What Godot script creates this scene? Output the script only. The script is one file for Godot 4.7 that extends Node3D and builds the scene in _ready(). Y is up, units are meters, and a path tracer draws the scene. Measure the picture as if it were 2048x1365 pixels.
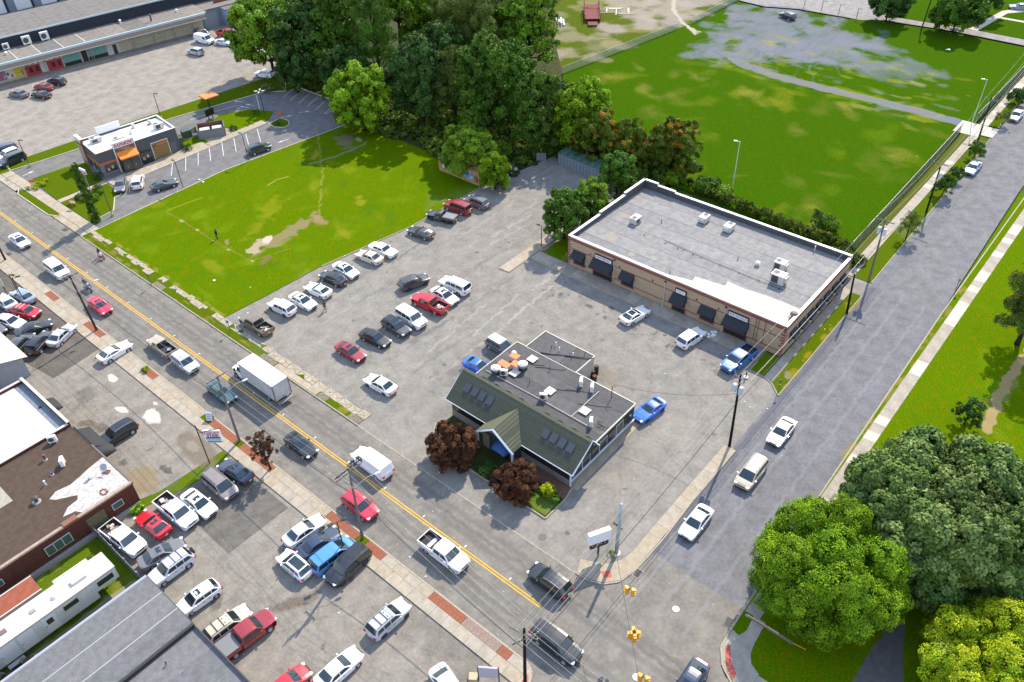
extends Node3D

const UPV:=Vector3.UP
var used:={}
var mats:={}
var tex:={}
var protos:={}
var clusters:={}
var near_map: ImageTexture
var far_map: ImageTexture
var rng:=RandomNumberGenerator.new()


# ------------------------------------------------------------------ mesh builder
class Mb:
	var st:=SurfaceTool.new()
	func _init(smooth:=false) -> void:
		st.begin(Mesh.PRIMITIVE_TRIANGLES)
		st.set_smooth_group(0 if smooth else -1)
	func tri(a: Vector3,b: Vector3,c: Vector3) -> void:
		st.add_vertex(a)
		st.add_vertex(b)
		st.add_vertex(c)
	func quad(a: Vector3,b: Vector3,c: Vector3,d: Vector3) -> void:
		tri(a,b,c)
		tri(a,c,d)
	# a face turned so that it looks along n
	func face(a: Vector3,b: Vector3,c: Vector3,d: Vector3,n: Vector3) -> void:
		if Plane(a,b,c).normal.dot(n)<0.0:
			quad(d,c,b,a)
		else:
			quad(a,b,c,d)
	func tface(a: Vector3,b: Vector3,c: Vector3,n: Vector3) -> void:
		if Plane(a,b,c).normal.dot(n)<0.0:
			tri(c,b,a)
		else:
			tri(a,b,c)
	# a quad with texture coordinates: a top left, b top right, c bottom right, d bottom left
	func pic(a: Vector3,b: Vector3,c: Vector3,d: Vector3) -> void:
		var p:=[a,b,c,a,c,d]
		var u:=[Vector2(0,0),Vector2(1,0),Vector2(1,1),Vector2(0,0),Vector2(1,1),Vector2(0,1)]
		for i in 6:
			st.set_uv(u[i])
			st.add_vertex(p[i])
	func box(c: Vector3,s: Vector3,b:=Basis()) -> void:
		var h:=s*0.5
		for ax in 3:
			var n:=Vector3.ZERO
			n[ax]=1.0
			var u:=Vector3.ZERO
			u[(ax+1) % 3]=h[(ax+1) % 3]
			var v:=Vector3.ZERO
			v[(ax+2) % 3]=h[(ax+2) % 3]
			for sg in [-1.0,1.0]:
				var o: Vector3=n*h[ax]*sg
				face(c+b*(o-u-v),c+b*(o+u-v),c+b*(o+u+v),c+b*(o-u+v),b*(n*sg))
	# box from two corners
	func span(a: Vector3,b: Vector3) -> void:
		box((a+b)*0.5,(b-a).abs())
	func tube(pts: Array,r0: float,r1: float,sides:=8,caps:=true) -> void:
		var rings:=[]
		for i in pts.size():
			var d: Vector3=(pts[mini(i+1,pts.size()-1)]-pts[maxi(i-1,0)]).normalized()
			var s:=d.cross(Vector3.UP if absf(d.y)<0.9 else Vector3.RIGHT).normalized()
			var t:=s.cross(d)
			var r:=lerpf(r0,r1,float(i)/maxi(1,pts.size()-1))
			var ring:=[]
			for k in sides:
				var a:=TAU*k/sides
				ring.append(pts[i]+(s*cos(a)+t*sin(a))*r)
			rings.append(ring)
		for i in pts.size()-1:
			var m: Vector3=(pts[i]+pts[i+1])*0.5
			for k in sides:
				var k2:=(k+1) % sides
				var a: Vector3=rings[i][k]
				var c: Vector3=rings[i+1][k2]
				face(a,rings[i][k2],c,rings[i+1][k],(a+c)*0.5-m)
		if caps:
			for k in range(1,sides-1):
				tface(rings[0][0],rings[0][k],rings[0][k+1],pts[0]-pts[1])
				tface(rings[-1][0],rings[-1][k],rings[-1][k+1],pts[-1]-pts[-2])
	# profile of (radius, height) turned round an axis
	func lathe(prof: Array,at:=Vector3.ZERO,b:=Basis(),sides:=14) -> void:
		for i in prof.size()-1:
			for k in sides:
				var a0:=TAU*k/sides
				var a1:=TAU*(k+1)/sides
				var p:=func(q: Vector2,a: float) -> Vector3: return Vector3(cos(a)*q.x,q.y,sin(a)*q.x)
				var q0: Vector2=prof[i]
				var q1: Vector2=prof[i+1]
				var d:=q1-q0
				var n2:=Vector2(d.y,-d.x)
				var am:=(a0+a1)*0.5
				var n:=b*Vector3(cos(am)*n2.x,n2.y,sin(am)*n2.x)
				if q0.x<0.0005:
					tface(at+b*p.call(q0,a0),at+b*p.call(q1,a0),at+b*p.call(q1,a1),n)
				elif q1.x<0.0005:
					tface(at+b*p.call(q0,a0),at+b*p.call(q1,a0),at+b*p.call(q0,a1),n)
				else:
					face(at+b*p.call(q0,a0),at+b*p.call(q1,a0),at+b*p.call(q1,a1),at+b*p.call(q0,a1),n)
	# flat polygon (x, z) between two heights
	func prism(poly: PackedVector2Array,y0: float,y1: float,bottom:=false) -> void:
		cap(poly,y1,Vector3.UP)
		if bottom:
			cap(poly,y0,Vector3.DOWN)
		var sgn:=-1.0 if Geometry2D.is_polygon_clockwise(poly) else 1.0
		for i in poly.size():
			var a:=poly[i]
			var b:=poly[(i+1) % poly.size()]
			var n:=Vector3(b.y-a.y,0,a.x-b.x)*sgn
			face(Vector3(a.x,y0,a.y),Vector3(b.x,y0,b.y),Vector3(b.x,y1,b.y),Vector3(a.x,y1,a.y),n)
	func cap(poly: PackedVector2Array,y: float,n: Vector3) -> void:
		var ix:=Geometry2D.triangulate_polygon(poly)
		for i in range(0,ix.size(),3):
			tface(Vector3(poly[ix[i]].x,y,poly[ix[i]].y),Vector3(poly[ix[i+1]].x,y,poly[ix[i+1]].y),Vector3(poly[ix[i+2]].x,y,poly[ix[i+2]].y),n)
	# polygon in the (x, y) plane between two z
	func slice(poly: PackedVector2Array,z0: float,z1: float) -> void:
		var ix:=Geometry2D.triangulate_polygon(poly)
		for z in [z0,z1]:
			for i in range(0,ix.size(),3):
				tface(Vector3(poly[ix[i]].x,poly[ix[i]].y,z),Vector3(poly[ix[i+1]].x,poly[ix[i+1]].y,z),Vector3(poly[ix[i+2]].x,poly[ix[i+2]].y,z),Vector3(0,0,signf(z-(z0+z1)*0.5)))
		var sgn:=-1.0 if Geometry2D.is_polygon_clockwise(poly) else 1.0
		for i in poly.size():
			var a:=poly[i]
			var b:=poly[(i+1) % poly.size()]
			face(Vector3(a.x,a.y,z0),Vector3(b.x,b.y,z0),Vector3(b.x,b.y,z1),Vector3(a.x,a.y,z1),Vector3(b.y-a.y,a.x-b.x,0)*sgn)
	func done() -> ArrayMesh:
		st.generate_normals()
		return st.commit()


func numbered(n: String) -> String:
	if not used.has(n):
		used[n]=0
		return n
	used[n] += 1
	return "%s_%03d" % [n,used[n]]


func tag(o: Node,label:="",category:="",group:="",kind:="") -> void:
	if label: o.set_meta("label",label)
	if category: o.set_meta("category",category)
	if group: o.set_meta("group",group)
	if kind: o.set_meta("kind",kind)


func thing(called: String,label: String,category: String,at:=Vector3.ZERO,deg:=0.0,group:="") -> Node3D:
	var o:=Node3D.new()
	o.name=numbered(called)
	add_child(o)
	o.position=at
	o.rotation_degrees.y=deg
	tag(o,label,category,group)
	return o


func part(called: String,mesh: Mesh,m: Material,parent: Node,at:=Vector3.ZERO) -> MeshInstance3D:
	var o:=MeshInstance3D.new()
	var n:=called
	if parent==self:
		n=numbered(called)
	else:
		var c: Dictionary=parent.get_meta("c_",{})
		if c.has(called):
			n="%s_%03d" % [called,c[called]]
		c[called]=c.get(called,0)+1
		parent.set_meta("c_",c)
	o.name=n
	o.mesh=mesh
	o.material_override=null
	if m and mesh.get_surface_count(): o.set_surface_override_material(0,m)
	parent.add_child(o,true)
	o.position=at
	return o


func struct(called: String,mesh: Mesh,m: Material) -> MeshInstance3D:
	var o:=part(called,mesh,m,self)
	tag(o,"","","","structure")
	return o


func dup(o: Node3D) -> Node3D:
	var c: Node3D=o.duplicate()
	c.name=numbered(String(o.name).rstrip("0123456789").trim_suffix("_"))
	add_child(c)
	return c


func lin(r: float,g: float,b: float,a:=1.0) -> Color:
	var c:=Color(r,g,b).linear_to_srgb()
	c.a=a
	return c


func mat(n: String,c:=Color.BLACK,rough:=0.8,metal:=0.0) -> StandardMaterial3D:
	if mats.has(n):
		return mats[n]
	var m:=StandardMaterial3D.new()
	m.resource_name=n
	m.albedo_color=c
	m.roughness=rough
	m.metallic=metal
	m.metallic_specular=0.5
	mats[n]=m
	return m


# a matte surface with a seamless texture laid on from the three axes, tile metres wide
func tmat(n: String,c: Color,t: String,tile: float,rough:=0.9,bump:=0.0) -> StandardMaterial3D:
	if mats.has(n):
		return mats[n]
	var m:=mat(n,c,rough)
	m.albedo_texture=tex[t]
	m.uv1_triplanar=true
	m.uv1_world_triplanar=true
	m.uv1_triplanar_sharpness=6.0
	m.uv1_scale=Vector3.ONE/tile
	m.metallic_specular=0.3
	if bump>0.0:
		m.heightmap_enabled=true
		m.heightmap_texture=tex[t]
		m.heightmap_scale=bump
	return m


# ground: as tmat, with the marks of one zone over it
func gmat(n: String,c: Color,t: String,tile: float,zone: ImageTexture) -> StandardMaterial3D:
	var m:=tmat(n,c,t,tile,0.95)
	m.metallic_specular=0.06 if t=="grass" else 0.2
	m.detail_enabled=true
	m.detail_albedo=zone
	m.detail_uv_layer=BaseMaterial3D.DETAIL_UV_2
	m.detail_blend_mode=BaseMaterial3D.BLEND_MODE_MIX
	return m


const NX0:=-152.0
const NZ0:=-116.0
const NW:=162.0
const NH:=128.0
const FX0:=-280.0
const FZ0:=-280.0
const FW:=290.0
const FH:=200.0


func uv2(p: Vector3,z: ImageTexture) -> Vector2:
	if z==near_map:
		return Vector2((p.x-NX0)/NW,(p.z-NZ0)/NH)
	return Vector2((p.x-FX0)/FW,(p.z-FZ0)/FH)


# one flat or raised piece of ground; y1 is its top, y0 the foot of its edges
func ground(called: String,poly: PackedVector2Array,y1: float,m: Material,zone: ImageTexture,y0:=99.0,parent: Node=self) -> MeshInstance3D:
	var st:=SurfaceTool.new()
	st.begin(Mesh.PRIMITIVE_TRIANGLES)
	st.set_smooth_group(-1)
	var add:=func(a: Vector3,b: Vector3,c: Vector3,n: Vector3) -> void:
		var l:=[a,b,c] if Plane(a,b,c).normal.dot(n)>0.0 else [c,b,a]
		for p: Vector3 in l:
			st.set_normal(n.normalized())
			st.set_uv2(uv2(p,zone))
			st.add_vertex(p)
	var ix:=Geometry2D.triangulate_polygon(poly)
	for i in range(0,ix.size(),3):
		var q:=[]
		for k in 3:
			q.append(Vector3(poly[ix[i+k]].x,y1,poly[ix[i+k]].y))
		add.call(q[0],q[1],q[2],UPV)
	if y0<90.0:
		var sgn:=-1.0 if Geometry2D.is_polygon_clockwise(poly) else 1.0
		for i in poly.size():
			var a:=poly[i]
			var b:=poly[(i+1) % poly.size()]
			var n:=Vector3(b.y-a.y,0,a.x-b.x)*sgn
			var p:=[Vector3(a.x,y0,a.y),Vector3(b.x,y0,b.y),Vector3(b.x,y1,b.y),Vector3(a.x,y1,a.y)]
			add.call(p[0],p[1],p[2],n)
			add.call(p[0],p[2],p[3],n)
	var o:=part(called,st.commit(),m,parent)
	if parent==self:
		tag(o,"","","","structure")
	return o


func rect(x0: float,z0: float,x1: float,z1: float) -> PackedVector2Array:
	return PackedVector2Array([Vector2(x0,z0),Vector2(x1,z0),Vector2(x1,z1),Vector2(x0,z1)])


# a kerb: a bevelled bar along a path, one stone at a time under one parent
func kerb(pts: Array,w: float,h: float,m: Material,parent: Node,step:=3.0) -> void:
	for i in pts.size()-1:
		var a: Vector2=pts[i]
		var b: Vector2=pts[i+1]
		var n:=maxi(1,roundi(a.distance_to(b)/step))
		for k in n:
			var p:=a.lerp(b,float(k)/n)
			var q:=a.lerp(b,float(k+1)/n)
			var d:=(q-p).normalized()
			var s:=Vector2(-d.y,d.x)*w*0.5
			var g:=d*0.008
			var o:=Mb.new()
			var hh:=h+rng.randf_range(-0.008,0.008)
			o.prism(PackedVector2Array([p+s+g,q+s-g,q-s-g,p-s+g]),-0.05,hh-0.02)
			var s2:=s*0.8
			var c:=[p+s+g,q+s-g,q-s-g,p-s+g]
			var e:=[p+s2+g*2.0,q+s2-g*2.0,q-s2-g*2.0,p-s2+g*2.0]
			var V:=func(v: Vector2,y: float) -> Vector3: return Vector3(v.x,y,v.y)
			for j in 4:
				var j2:=(j+1) % 4
				o.face(V.call(c[j],hh-0.02),V.call(c[j2],hh-0.02),V.call(e[j2],hh),V.call(e[j],hh),V.call((c[j]+c[j2])*0.5-(p+q)*0.5,0.5))
			o.cap(PackedVector2Array(e),hh,UPV)
			part("kerbstone",o.done(),m,parent)


# slabs: a strip from (x0,z0) to (x1,z1) cut into pieces along x or z
func slabs(x0: float,z0: float,x1: float,z1: float,along_x: bool,piece: float,y: float,ms: Array,parent: Node,rough:=0.01) -> void:
	var len:=absf(x1-x0) if along_x else absf(z1-z0)
	var n:=maxi(1,roundi(len/piece))
	for i in n:
		var a:=float(i)/n
		var b:=float(i+1)/n
		var r:=rect(lerpf(x0,x1,a)+0.012,z0+0.012,lerpf(x0,x1,b)-0.012,z1-0.012) if along_x else rect(x0+0.012,lerpf(z0,z1,a)+0.012,x1-0.012,lerpf(z0,z1,b)-0.012)
		var o:=Mb.new()
		o.prism(r,-0.04,y+rng.randf_range(-rough,rough))
		part("slab",o.done(),ms[rng.randi() % ms.size()],parent)


func group_node(called: String) -> Node3D:
	var o:=Node3D.new()
	o.name=numbered(called)
	add_child(o)
	tag(o,"","","","structure")
	return o


func text(s: String,size: float,depth:=0.03,bold:=true) -> TextMesh:
	var t:=TextMesh.new()
	var f:=SystemFont.new()
	f.font_names=PackedStringArray(["Droid Sans"])
	f.font_weight=800 if bold else 400
	t.font=f
	t.text=s
	t.font_size=48
	t.pixel_size=size/36.0
	t.depth=depth
	t.curve_step=4.0
	return t


# ------------------------------------------------------------------ textures
func noise(seed_: int,freq: float,oct:=4,kind:=FastNoiseLite.TYPE_SIMPLEX_SMOOTH) -> FastNoiseLite:
	var n:=FastNoiseLite.new()
	n.seed=seed_
	n.noise_type=kind
	n.frequency=freq
	n.fractal_octaves=oct
	return n


func bytes(seed_: int,freq: float,size: int,oct:=4) -> PackedByteArray:
	var im:=noise(seed_,freq,oct).get_seamless_image(size,size)
	im.convert(Image.FORMAT_L8)
	return im.get_data()


# mixes a coarse, a middle and a fine noise into a colour tile; col gets (coarse, middle, fine) in -1..1
func tile(n: String,size: int,f0: float,f1: float,f2: float,col: Callable) -> void:
	var a:=bytes(hash(n) % 1000,f0,size,3)
	var b:=bytes(hash(n) % 1000+7,f1,size,3)
	var c:=bytes(hash(n) % 1000+13,f2,size,2)
	var d:=PackedByteArray()
	d.resize(size*size*3)
	for i in size*size:
		var v: Color=col.call(a[i]/127.5-1.0,b[i]/127.5-1.0,c[i]/127.5-1.0)
		d[i*3]=clampi(int(v.r*255.0),0,255)
		d[i*3+1]=clampi(int(v.g*255.0),0,255)
		d[i*3+2]=clampi(int(v.b*255.0),0,255)
	tex[n]=ImageTexture.create_from_image(Image.create_from_data(size,size,false,Image.FORMAT_RGB8,d))


func make_tiles() -> void:
	tile("asphalt",768,0.006,0.03,0.22,func(a,b,c): var v: float=0.86+a*0.07+b*0.06+c*0.11; return Color(v,v*0.995,v*0.985))
	tile("concrete",512,0.008,0.04,0.2,func(a,b,c): var v: float=0.88+a*0.06+b*0.05+c*0.06; return Color(v,v*0.985,v*0.96))
	tile("grass",768,0.012,0.06,0.3,func(a,b,c): var v: float=0.8+b*0.13+c*0.26; var y: float=maxf(a,0.0); return Color(v*(0.93+0.28*y),v*(1.0-0.02*y),v*(0.9-0.2*y)))
	tile("soil",512,0.01,0.05,0.25,func(a,b,c): var v: float=0.8+a*0.12+b*0.12+c*0.14; return Color(v,v*0.97,v*0.93))
	tile("stucco",256,0.01,0.06,0.3,func(a,b,c): var v: float=0.9+a*0.03+b*0.03+c*0.04; return Color(v,v,v))
	tile("bark",256,0.02,0.08,0.3,func(a,b,c): var v: float=0.7+a*0.15+b*0.2+c*0.15; return Color(v,v,v))
	# brickwork with mortar, for walls whose bricks are too small to tell apart
	var im:=Image.create(256,256,false,Image.FORMAT_RGB8)
	im.fill(Color(0.55,0.5,0.46))
	var r:=RandomNumberGenerator.new()
	r.seed=5
	for row in 16:
		for k in 8:
			var v:=r.randf_range(0.75,1.0)
			var x:=k*32+(16 if row % 2 else 0)
			for dx in [0,-256]:
				im.fill_rect(Rect2i(x+dx,row*16,29,13),Color(v,v*r.randf_range(0.9,1.0),v*0.93))
	tex["brick"]=ImageTexture.create_from_image(im)
	# corrugated sheet: light and dark ribs are relief, so only a height map
	im=Image.create(128,8,false,Image.FORMAT_L8)
	for x in 128:
		var v:=0.5+0.5*sin(TAU*x/16.0)
		for y in 8:
			im.set_pixel(x,y,Color(v,v,v))
	tex["ribs"]=ImageTexture.create_from_image(im)


# ------------------------------------------------------------------ the marks on the ground
class Marks:
	var w: int
	var h: int
	var s: float
	var x0: float
	var z0: float
	var d:=PackedByteArray()
	var nz:=FastNoiseLite.new()
	var rng:=RandomNumberGenerator.new()
	func _init(ax: float,az: float,ww: float,hh: float,res: float) -> void:
		x0=ax
		z0=az
		s=1.0/res
		w=int(ww*s)
		h=int(hh*s)
		d.resize(w*h*4)
		d.fill(0)
		nz.seed=11
		nz.frequency=0.35
		nz.fractal_octaves=4
		rng.seed=4
	func put(i: int,c: Color,a: float) -> void:
		var o:=d[i+3]/255.0
		var na:=a+o*(1.0-a)
		if na <= 0.003:
			return
		d[i]=clampi(int((c.r*a+d[i]/255.0*o*(1.0-a))/na*255.0),0,255)
		d[i+1]=clampi(int((c.g*a+d[i+1]/255.0*o*(1.0-a))/na*255.0),0,255)
		d[i+2]=clampi(int((c.b*a+d[i+2]/255.0*o*(1.0-a))/na*255.0),0,255)
		d[i+3]=clampi(int(na*255.0),0,255)
	# a ragged patch; rag 0 is a clean ellipse, grain lets the ground show through in specks
	func blob(c: Vector2,rx: float,rz: float,deg: float,col: Color,a: float,rag:=0.6,grain:=0.3,soft:=0.35,freq:=1.0) -> void:
		var r:=maxf(rx,rz)*1.3
		var ca:=cos(deg_to_rad(deg))
		var sa:=sin(deg_to_rad(deg))
		for py in range(maxi(0,int((c.y-r-z0)*s)),mini(h,int((c.y+r-z0)*s)+1)):
			for px in range(maxi(0,int((c.x-r-x0)*s)),mini(w,int((c.x+r-x0)*s)+1)):
				var X:=px/s+x0
				var Z:=py/s+z0
				var u:=X-c.x
				var v:=Z-c.y
				var e:=Vector2((u*ca+v*sa)/rx,(v*ca-u*sa)/rz).length()
				if e>1.35:
					continue
				var n:=nz.get_noise_2d(X*freq,Z*freq)
				var k:=clampf((1.0-e+n*rag)/soft,0.0,1.0)*a
				if grain>0.0:
					k *= 1.0-grain*(0.5+nz.get_noise_2d(X*9.0+50.0,Z*9.0)*1.6)
				if k>0.004:
					put((py*w+px)*4,col,clampf(k,0.0,1.0))
	func line(pts: Array,width: float,col: Color,a: float,wob:=0.0,broken:=0.0) -> void:
		for i in pts.size()-1:
			var p: Vector2=pts[i]
			var q: Vector2=pts[i+1]
			var n:=int(p.distance_to(q)*s*1.5)+1
			var side:=(q-p).normalized().orthogonal()
			for k in n:
				var c:=p.lerp(q,float(k)/n)
				c += side*nz.get_noise_2d(c.x*1.5+i*17.0,c.y*1.5)*wob
				if broken>0.0 and nz.get_noise_2d(c.x*2.0+90.0,c.y*2.0)<broken*2.0-1.0:
					continue
				var hw:=width*0.5*s
				var cx:=(c.x-x0)*s
				var cy:=(c.y-z0)*s
				for py in range(int(cy-hw-1),int(cy+hw+2)):
					for px in range(int(cx-hw-1),int(cx+hw+2)):
						if px<0 or py<0 or px >= w or py >= h:
							continue
						var e:=Vector2(px+0.5-cx,py+0.5-cy).length()
						var f:=clampf(hw+0.5-e,0.0,1.0)*minf(1.0,hw*2.0)
						if f>0.02:
							put((py*w+px)*4,col,f*a*0.5)
	func crack(from: Vector2,deg: float,length: float,col: Color,a: float,wide:=0.07) -> void:
		var p:=from
		var ang:=deg_to_rad(deg)
		var pts:=[p]
		var n:=int(length/1.2)+1
		for i in n:
			p += Vector2(cos(ang),sin(ang))*1.2
			ang += rng.randf_range(-0.35,0.35)
			pts.append(p)
			if rng.randf()<0.16 and length>4.0:
				crack(p,rad_to_deg(ang)+rng.randf_range(40,80)*(1 if rng.randf()<0.5 else -1),length*0.35,col,a*0.8,wide*0.8)
		line(pts,wide,col,a,0.25)
	func texture() -> ImageTexture:
		return ImageTexture.create_from_image(Image.create_from_data(w,h,false,Image.FORMAT_RGBA8,d))


func V2(a: Array) -> PackedVector2Array:
	var o:=PackedVector2Array()
	for i in range(0,a.size(),2):
		o.append(Vector2(a[i],a[i+1]))
	return o


func make_marks() -> void:
	var m:=Marks.new(NX0,NZ0,NW,NH,0.1)
	var r:=RandomNumberGenerator.new()
	r.seed=21
	var dark:=Color(0.38,0.375,0.37)
	var deep:=Color(0.19,0.19,0.2)
	var pale:=Color(0.62,0.6,0.55)
	var tan_:=Color(0.58,0.53,0.45)
	var white:=Color(0.7,0.68,0.64)
	var earth:=Color(0.53,0.44,0.33)
	var straw:=Color(0.55,0.53,0.16)
	# broad wear of the central lot
	for i in 60:
		m.blob(Vector2(r.randf_range(-90,-25),r.randf_range(-104,-40)),r.randf_range(2,9),r.randf_range(1.5,5),r.randf_range(0,180),[dark,pale,pale,tan_][r.randi() % 4],r.randf_range(0.06,0.17),0.9,0.5,0.8,0.5)
	# wheel-worn streaks that run up the aisles
	for i in 46:
		var x:=r.randf_range(-86,-58)
		var z:=r.randf_range(-95,-45)
		m.line([Vector2(x,z),Vector2(x+r.randf_range(-1,1),z-r.randf_range(6,16))],r.randf_range(0.2,0.6),[dark,pale][r.randi() % 2],r.randf_range(0.08,0.22),0.5,0.3)
	# parking stalls: oil drips
	for i in 70:
		m.blob(Vector2(r.randf_range(-88,-26),r.randf_range(-82,-42)),r.randf_range(0.1,0.45),r.randf_range(0.1,0.3),r.randf_range(0,180),deep,r.randf_range(0.2,0.6),0.9,0.2)
	for i in 26:
		m.blob(Vector2(r.randf_range(-60,-28),r.randf_range(-77,-74)),r.randf_range(0.2,0.7),r.randf_range(0.15,0.4),r.randf_range(0,180),deep,r.randf_range(0.3,0.7),1.2,0.2,0.3,2.0)
	# cracks of the lots
	for q in [[-87,-70,-20,22],[-85,-60,10,26],[-75,-66,-15,24],[-60,-70,12,30],[-55,-66,3,26],[-48,-72,-8,22],[-40,-56,70,14],[-33,-66,95,22],[-30,-50,85,16],[-28,-58,15,8],[-70,-48,25,14],[-64,-45,60,9],[-58,-43,75,10],[-80,-80,-30,18],[-70,-88,10,12],[-33,-60,20,12],[-44,-66,40,12],[-32,-44,20,9],[-84,-50,30,12],[-65,-58,-50,9]]:
		m.crack(Vector2(q[0],q[1]),q[2],q[3],deep,0.5,0.08)
	# a darker repaired strip round the restaurant and a square patch by the sign
	m.blob(Vector2(-33.5,-53),1.6,8,2,dark,0.35,0.3,0.3,0.5)
	m.blob(Vector2(-56,-57),3,7,20,Color(0.33,0.32,0.31),0.5,0.7,0.3,0.5)
	m.blob(Vector2(-54,-62),1.6,3.4,60,Color(0.5,0.38,0.24),0.5,0.9,0.4,0.7)
	m.blob(Vector2(-42,-65),3,2,0,Color(0.42,0.36,0.28),0.45,0.9,0.4,0.7)
	m.blob(Vector2(-27.2,-43),1.1,2.6,0,dark,0.5,0.2,0.2,0.3)
	m.blob(Vector2(-28,-47),1.2,1.8,0,Color(0.4,0.37,0.33),0.5,0.3,0.2,0.3)
	# main road: polished wheel paths, tar seams across the lanes, faint drips down each lane
	for z in [-30.6,-32.4,-35.6,-37.3]:
		m.line([Vector2(-150,z),Vector2(8,z)],0.7,Color(0.38,0.37,0.355),0.16,0.3,0.15)
	for z in [-31.5,-36.4]:
		m.line([Vector2(-150,z),Vector2(8,z)],0.5,Color(0.35,0.34,0.33),0.2,0.4,0.3)
	for x in [-148,-141,-133,-118,-109,-99,-92,-81,-72,-63,-54,-44,-37,-33,-29]:
		m.crack(Vector2(x+r.randf_range(-1,1),-38.6),90+r.randf_range(-8,8),r.randf_range(4,9.4),deep,0.42,0.07)
	m.line([Vector2(-150,-33.3),Vector2(-27,-33.4)],0.05,deep,0.35,0.2,0.4)
	m.line([Vector2(-26,-39.5),Vector2(-12,-36.6),Vector2(4,-35.5)],0.08,deep,0.55,0.3)
	m.line([Vector2(-24,-29.2),Vector2(-18,-39),Vector2(-15,-60)],0.06,dark,0.4,0.3,0.3)
	for i in 16:
		m.blob(Vector2(r.randf_range(-148,-20),r.randf_range(-38,-29.5)),r.randf_range(0.5,2.5),r.randf_range(0.2,0.8),0,[dark,pale][r.randi() % 2],0.2,0.9,0.4,0.6)
	# junction
	for i in 10:
		m.blob(Vector2(r.randf_range(-22,-8),r.randf_range(-42,-28)),r.randf_range(1,3),r.randf_range(0.6,1.6),r.randf_range(0,180),[dark,pale][r.randi() % 2],0.16,0.9,0.4,0.8)
	# side road
	for x in [-21.4,-18.7,-15.6]:
		m.line([Vector2(x,-40),Vector2(x-0.4,-115)],0.5,Color(0.5,0.5,0.51),0.12,0.3,0.3)
	m.line([Vector2(-18.3,-42),Vector2(-18.6,-115)],0.09,Color(0.33,0.33,0.34),0.4,0.15,0.15)
	m.line([Vector2(-22.9,-46),Vector2(-23.1,-115)],0.8,Color(0.36,0.36,0.38),0.3,0.3,0.2)
	for q in [[-21.3,-70,8,7],[-20,-88,0,5],[-16,-76,-20,3],[-14.5,-62,60,6],[-19,-56,20,5]]:
		m.crack(Vector2(q[0],q[1]),q[2],q[3],deep,0.4,0.06)
	m.line([Vector2(-21.4,-69.4),Vector2(-19.9,-69.8),Vector2(-20.1,-71.3),Vector2(-21.6,-71)],0.09,deep,0.5)
	# lots south of the road
	for i in 70:
		m.blob(Vector2(r.randf_range(-112,-26),r.randf_range(-26,6)),r.randf_range(0.8,5),r.randf_range(0.6,2.4),r.randf_range(0,180),[dark,tan_,pale,tan_][r.randi() % 4],r.randf_range(0.06,0.2),0.9,0.5,0.7,0.7)
	for i in 60:
		m.blob(Vector2(r.randf_range(-100,-30),r.randf_range(-25,2)),r.randf_range(0.1,0.7),r.randf_range(0.1,0.4),r.randf_range(0,180),deep,r.randf_range(0.2,0.6),1.0,0.2,0.4,2.0)
	for q in [[-97,-23,10,22],[-92,-20,60,9],[-84,-24,100,12],[-62,-24,90,20],[-54,-25,70,24],[-48,-22,20,14],[-44,-20,150,12],[-40,-24,120,16],[-36,-22,100,12],[-50,-12,30,14],[-38,-14,60,14],[-58,-18,10,10],[-42,-24,10,12],[-34,-20,160,9],[-36,-16,60,6]]:
		m.crack(Vector2(q[0],q[1]),q[2],q[3],deep,0.5,0.08)
	for q in [[Vector2(-95.52,-26.5),1.3,0.7,30],[Vector2(-91.75,-24.58),1.2,0.5,5],[Vector2(-85.26,-22.23),1.3,0.45,-15],[Vector2(-81.06,-23.94),1.6,1.0,10],[Vector2(-82.97,-25.56),0.5,0.25,0]]:
		m.blob(q[0],q[1],q[2],q[3],white,0.95,0.5,0.05,0.2)
	m.blob(Vector2(-91.35,-20.67),3.2,1.5,20,Color(0.3,0.29,0.27),0.6,1.2,0.5,0.7)
	m.blob(Vector2(-85.5,-18.6),2.4,0.9,-20,Color(0.3,0.27,0.22),0.75,1.2,0.4,0.5)
	m.blob(Vector2(-72.14,-20.38),1.0,0.5,0,deep,0.7,1.3,0.3,0.4,2.0)
	m.blob(Vector2(-76.92,-17.77),0.9,0.6,0,deep,0.6,1.3,0.3,0.4,2.0)
	m.blob(Vector2(-71.79,-24.44),4.6,1.6,4,Color(0.41,0.375,0.31),0.8,0.25,0.2,0.2)
	m.blob(Vector2(-72.96,-24.52),1.3,0.7,4,Color(0.53,0.5,0.45),0.7,0.5,0.2,0.3)
	m.blob(Vector2(-72.58,-17.91),2.8,1.7,5,Color(0.5,0.43,0.3),0.7,0.25,0.3,0.25)
	m.blob(Vector2(-46.57,-19.07),3.0,0.8,-62,Color(0.33,0.29,0.24),0.75,0.6,0.3,0.4)
	m.blob(Vector2(-52.68,-14.04),1.6,0.6,60,Color(0.3,0.29,0.27),0.6,1.0,0.3,0.5)
	m.blob(Vector2(-31.75,-25.51),6.5,3.0,5,Color(0.3,0.29,0.28),0.4,0.7,0.4,0.6)
	m.line([Vector2(-98.02,-22.05),Vector2(-65.89,-19.67),Vector2(-63.81,-19.59)],0.12,deep,0.1)
	# vacant green lot: dry patches, an old slab, worn tracks, straight edges of a lost foundation
	for i in 90:
		m.blob(Vector2(r.randf_range(-128,-91),r.randf_range(-90,-42)),r.randf_range(0.8,4.5),r.randf_range(0.5,2.2),r.randf_range(0,180),[straw,Color(0.42,0.5,0.1),Color(0.2,0.34,0.06)][r.randi() % 3],r.randf_range(0.12,0.4),1.0,0.6,0.8,0.6)
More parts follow.
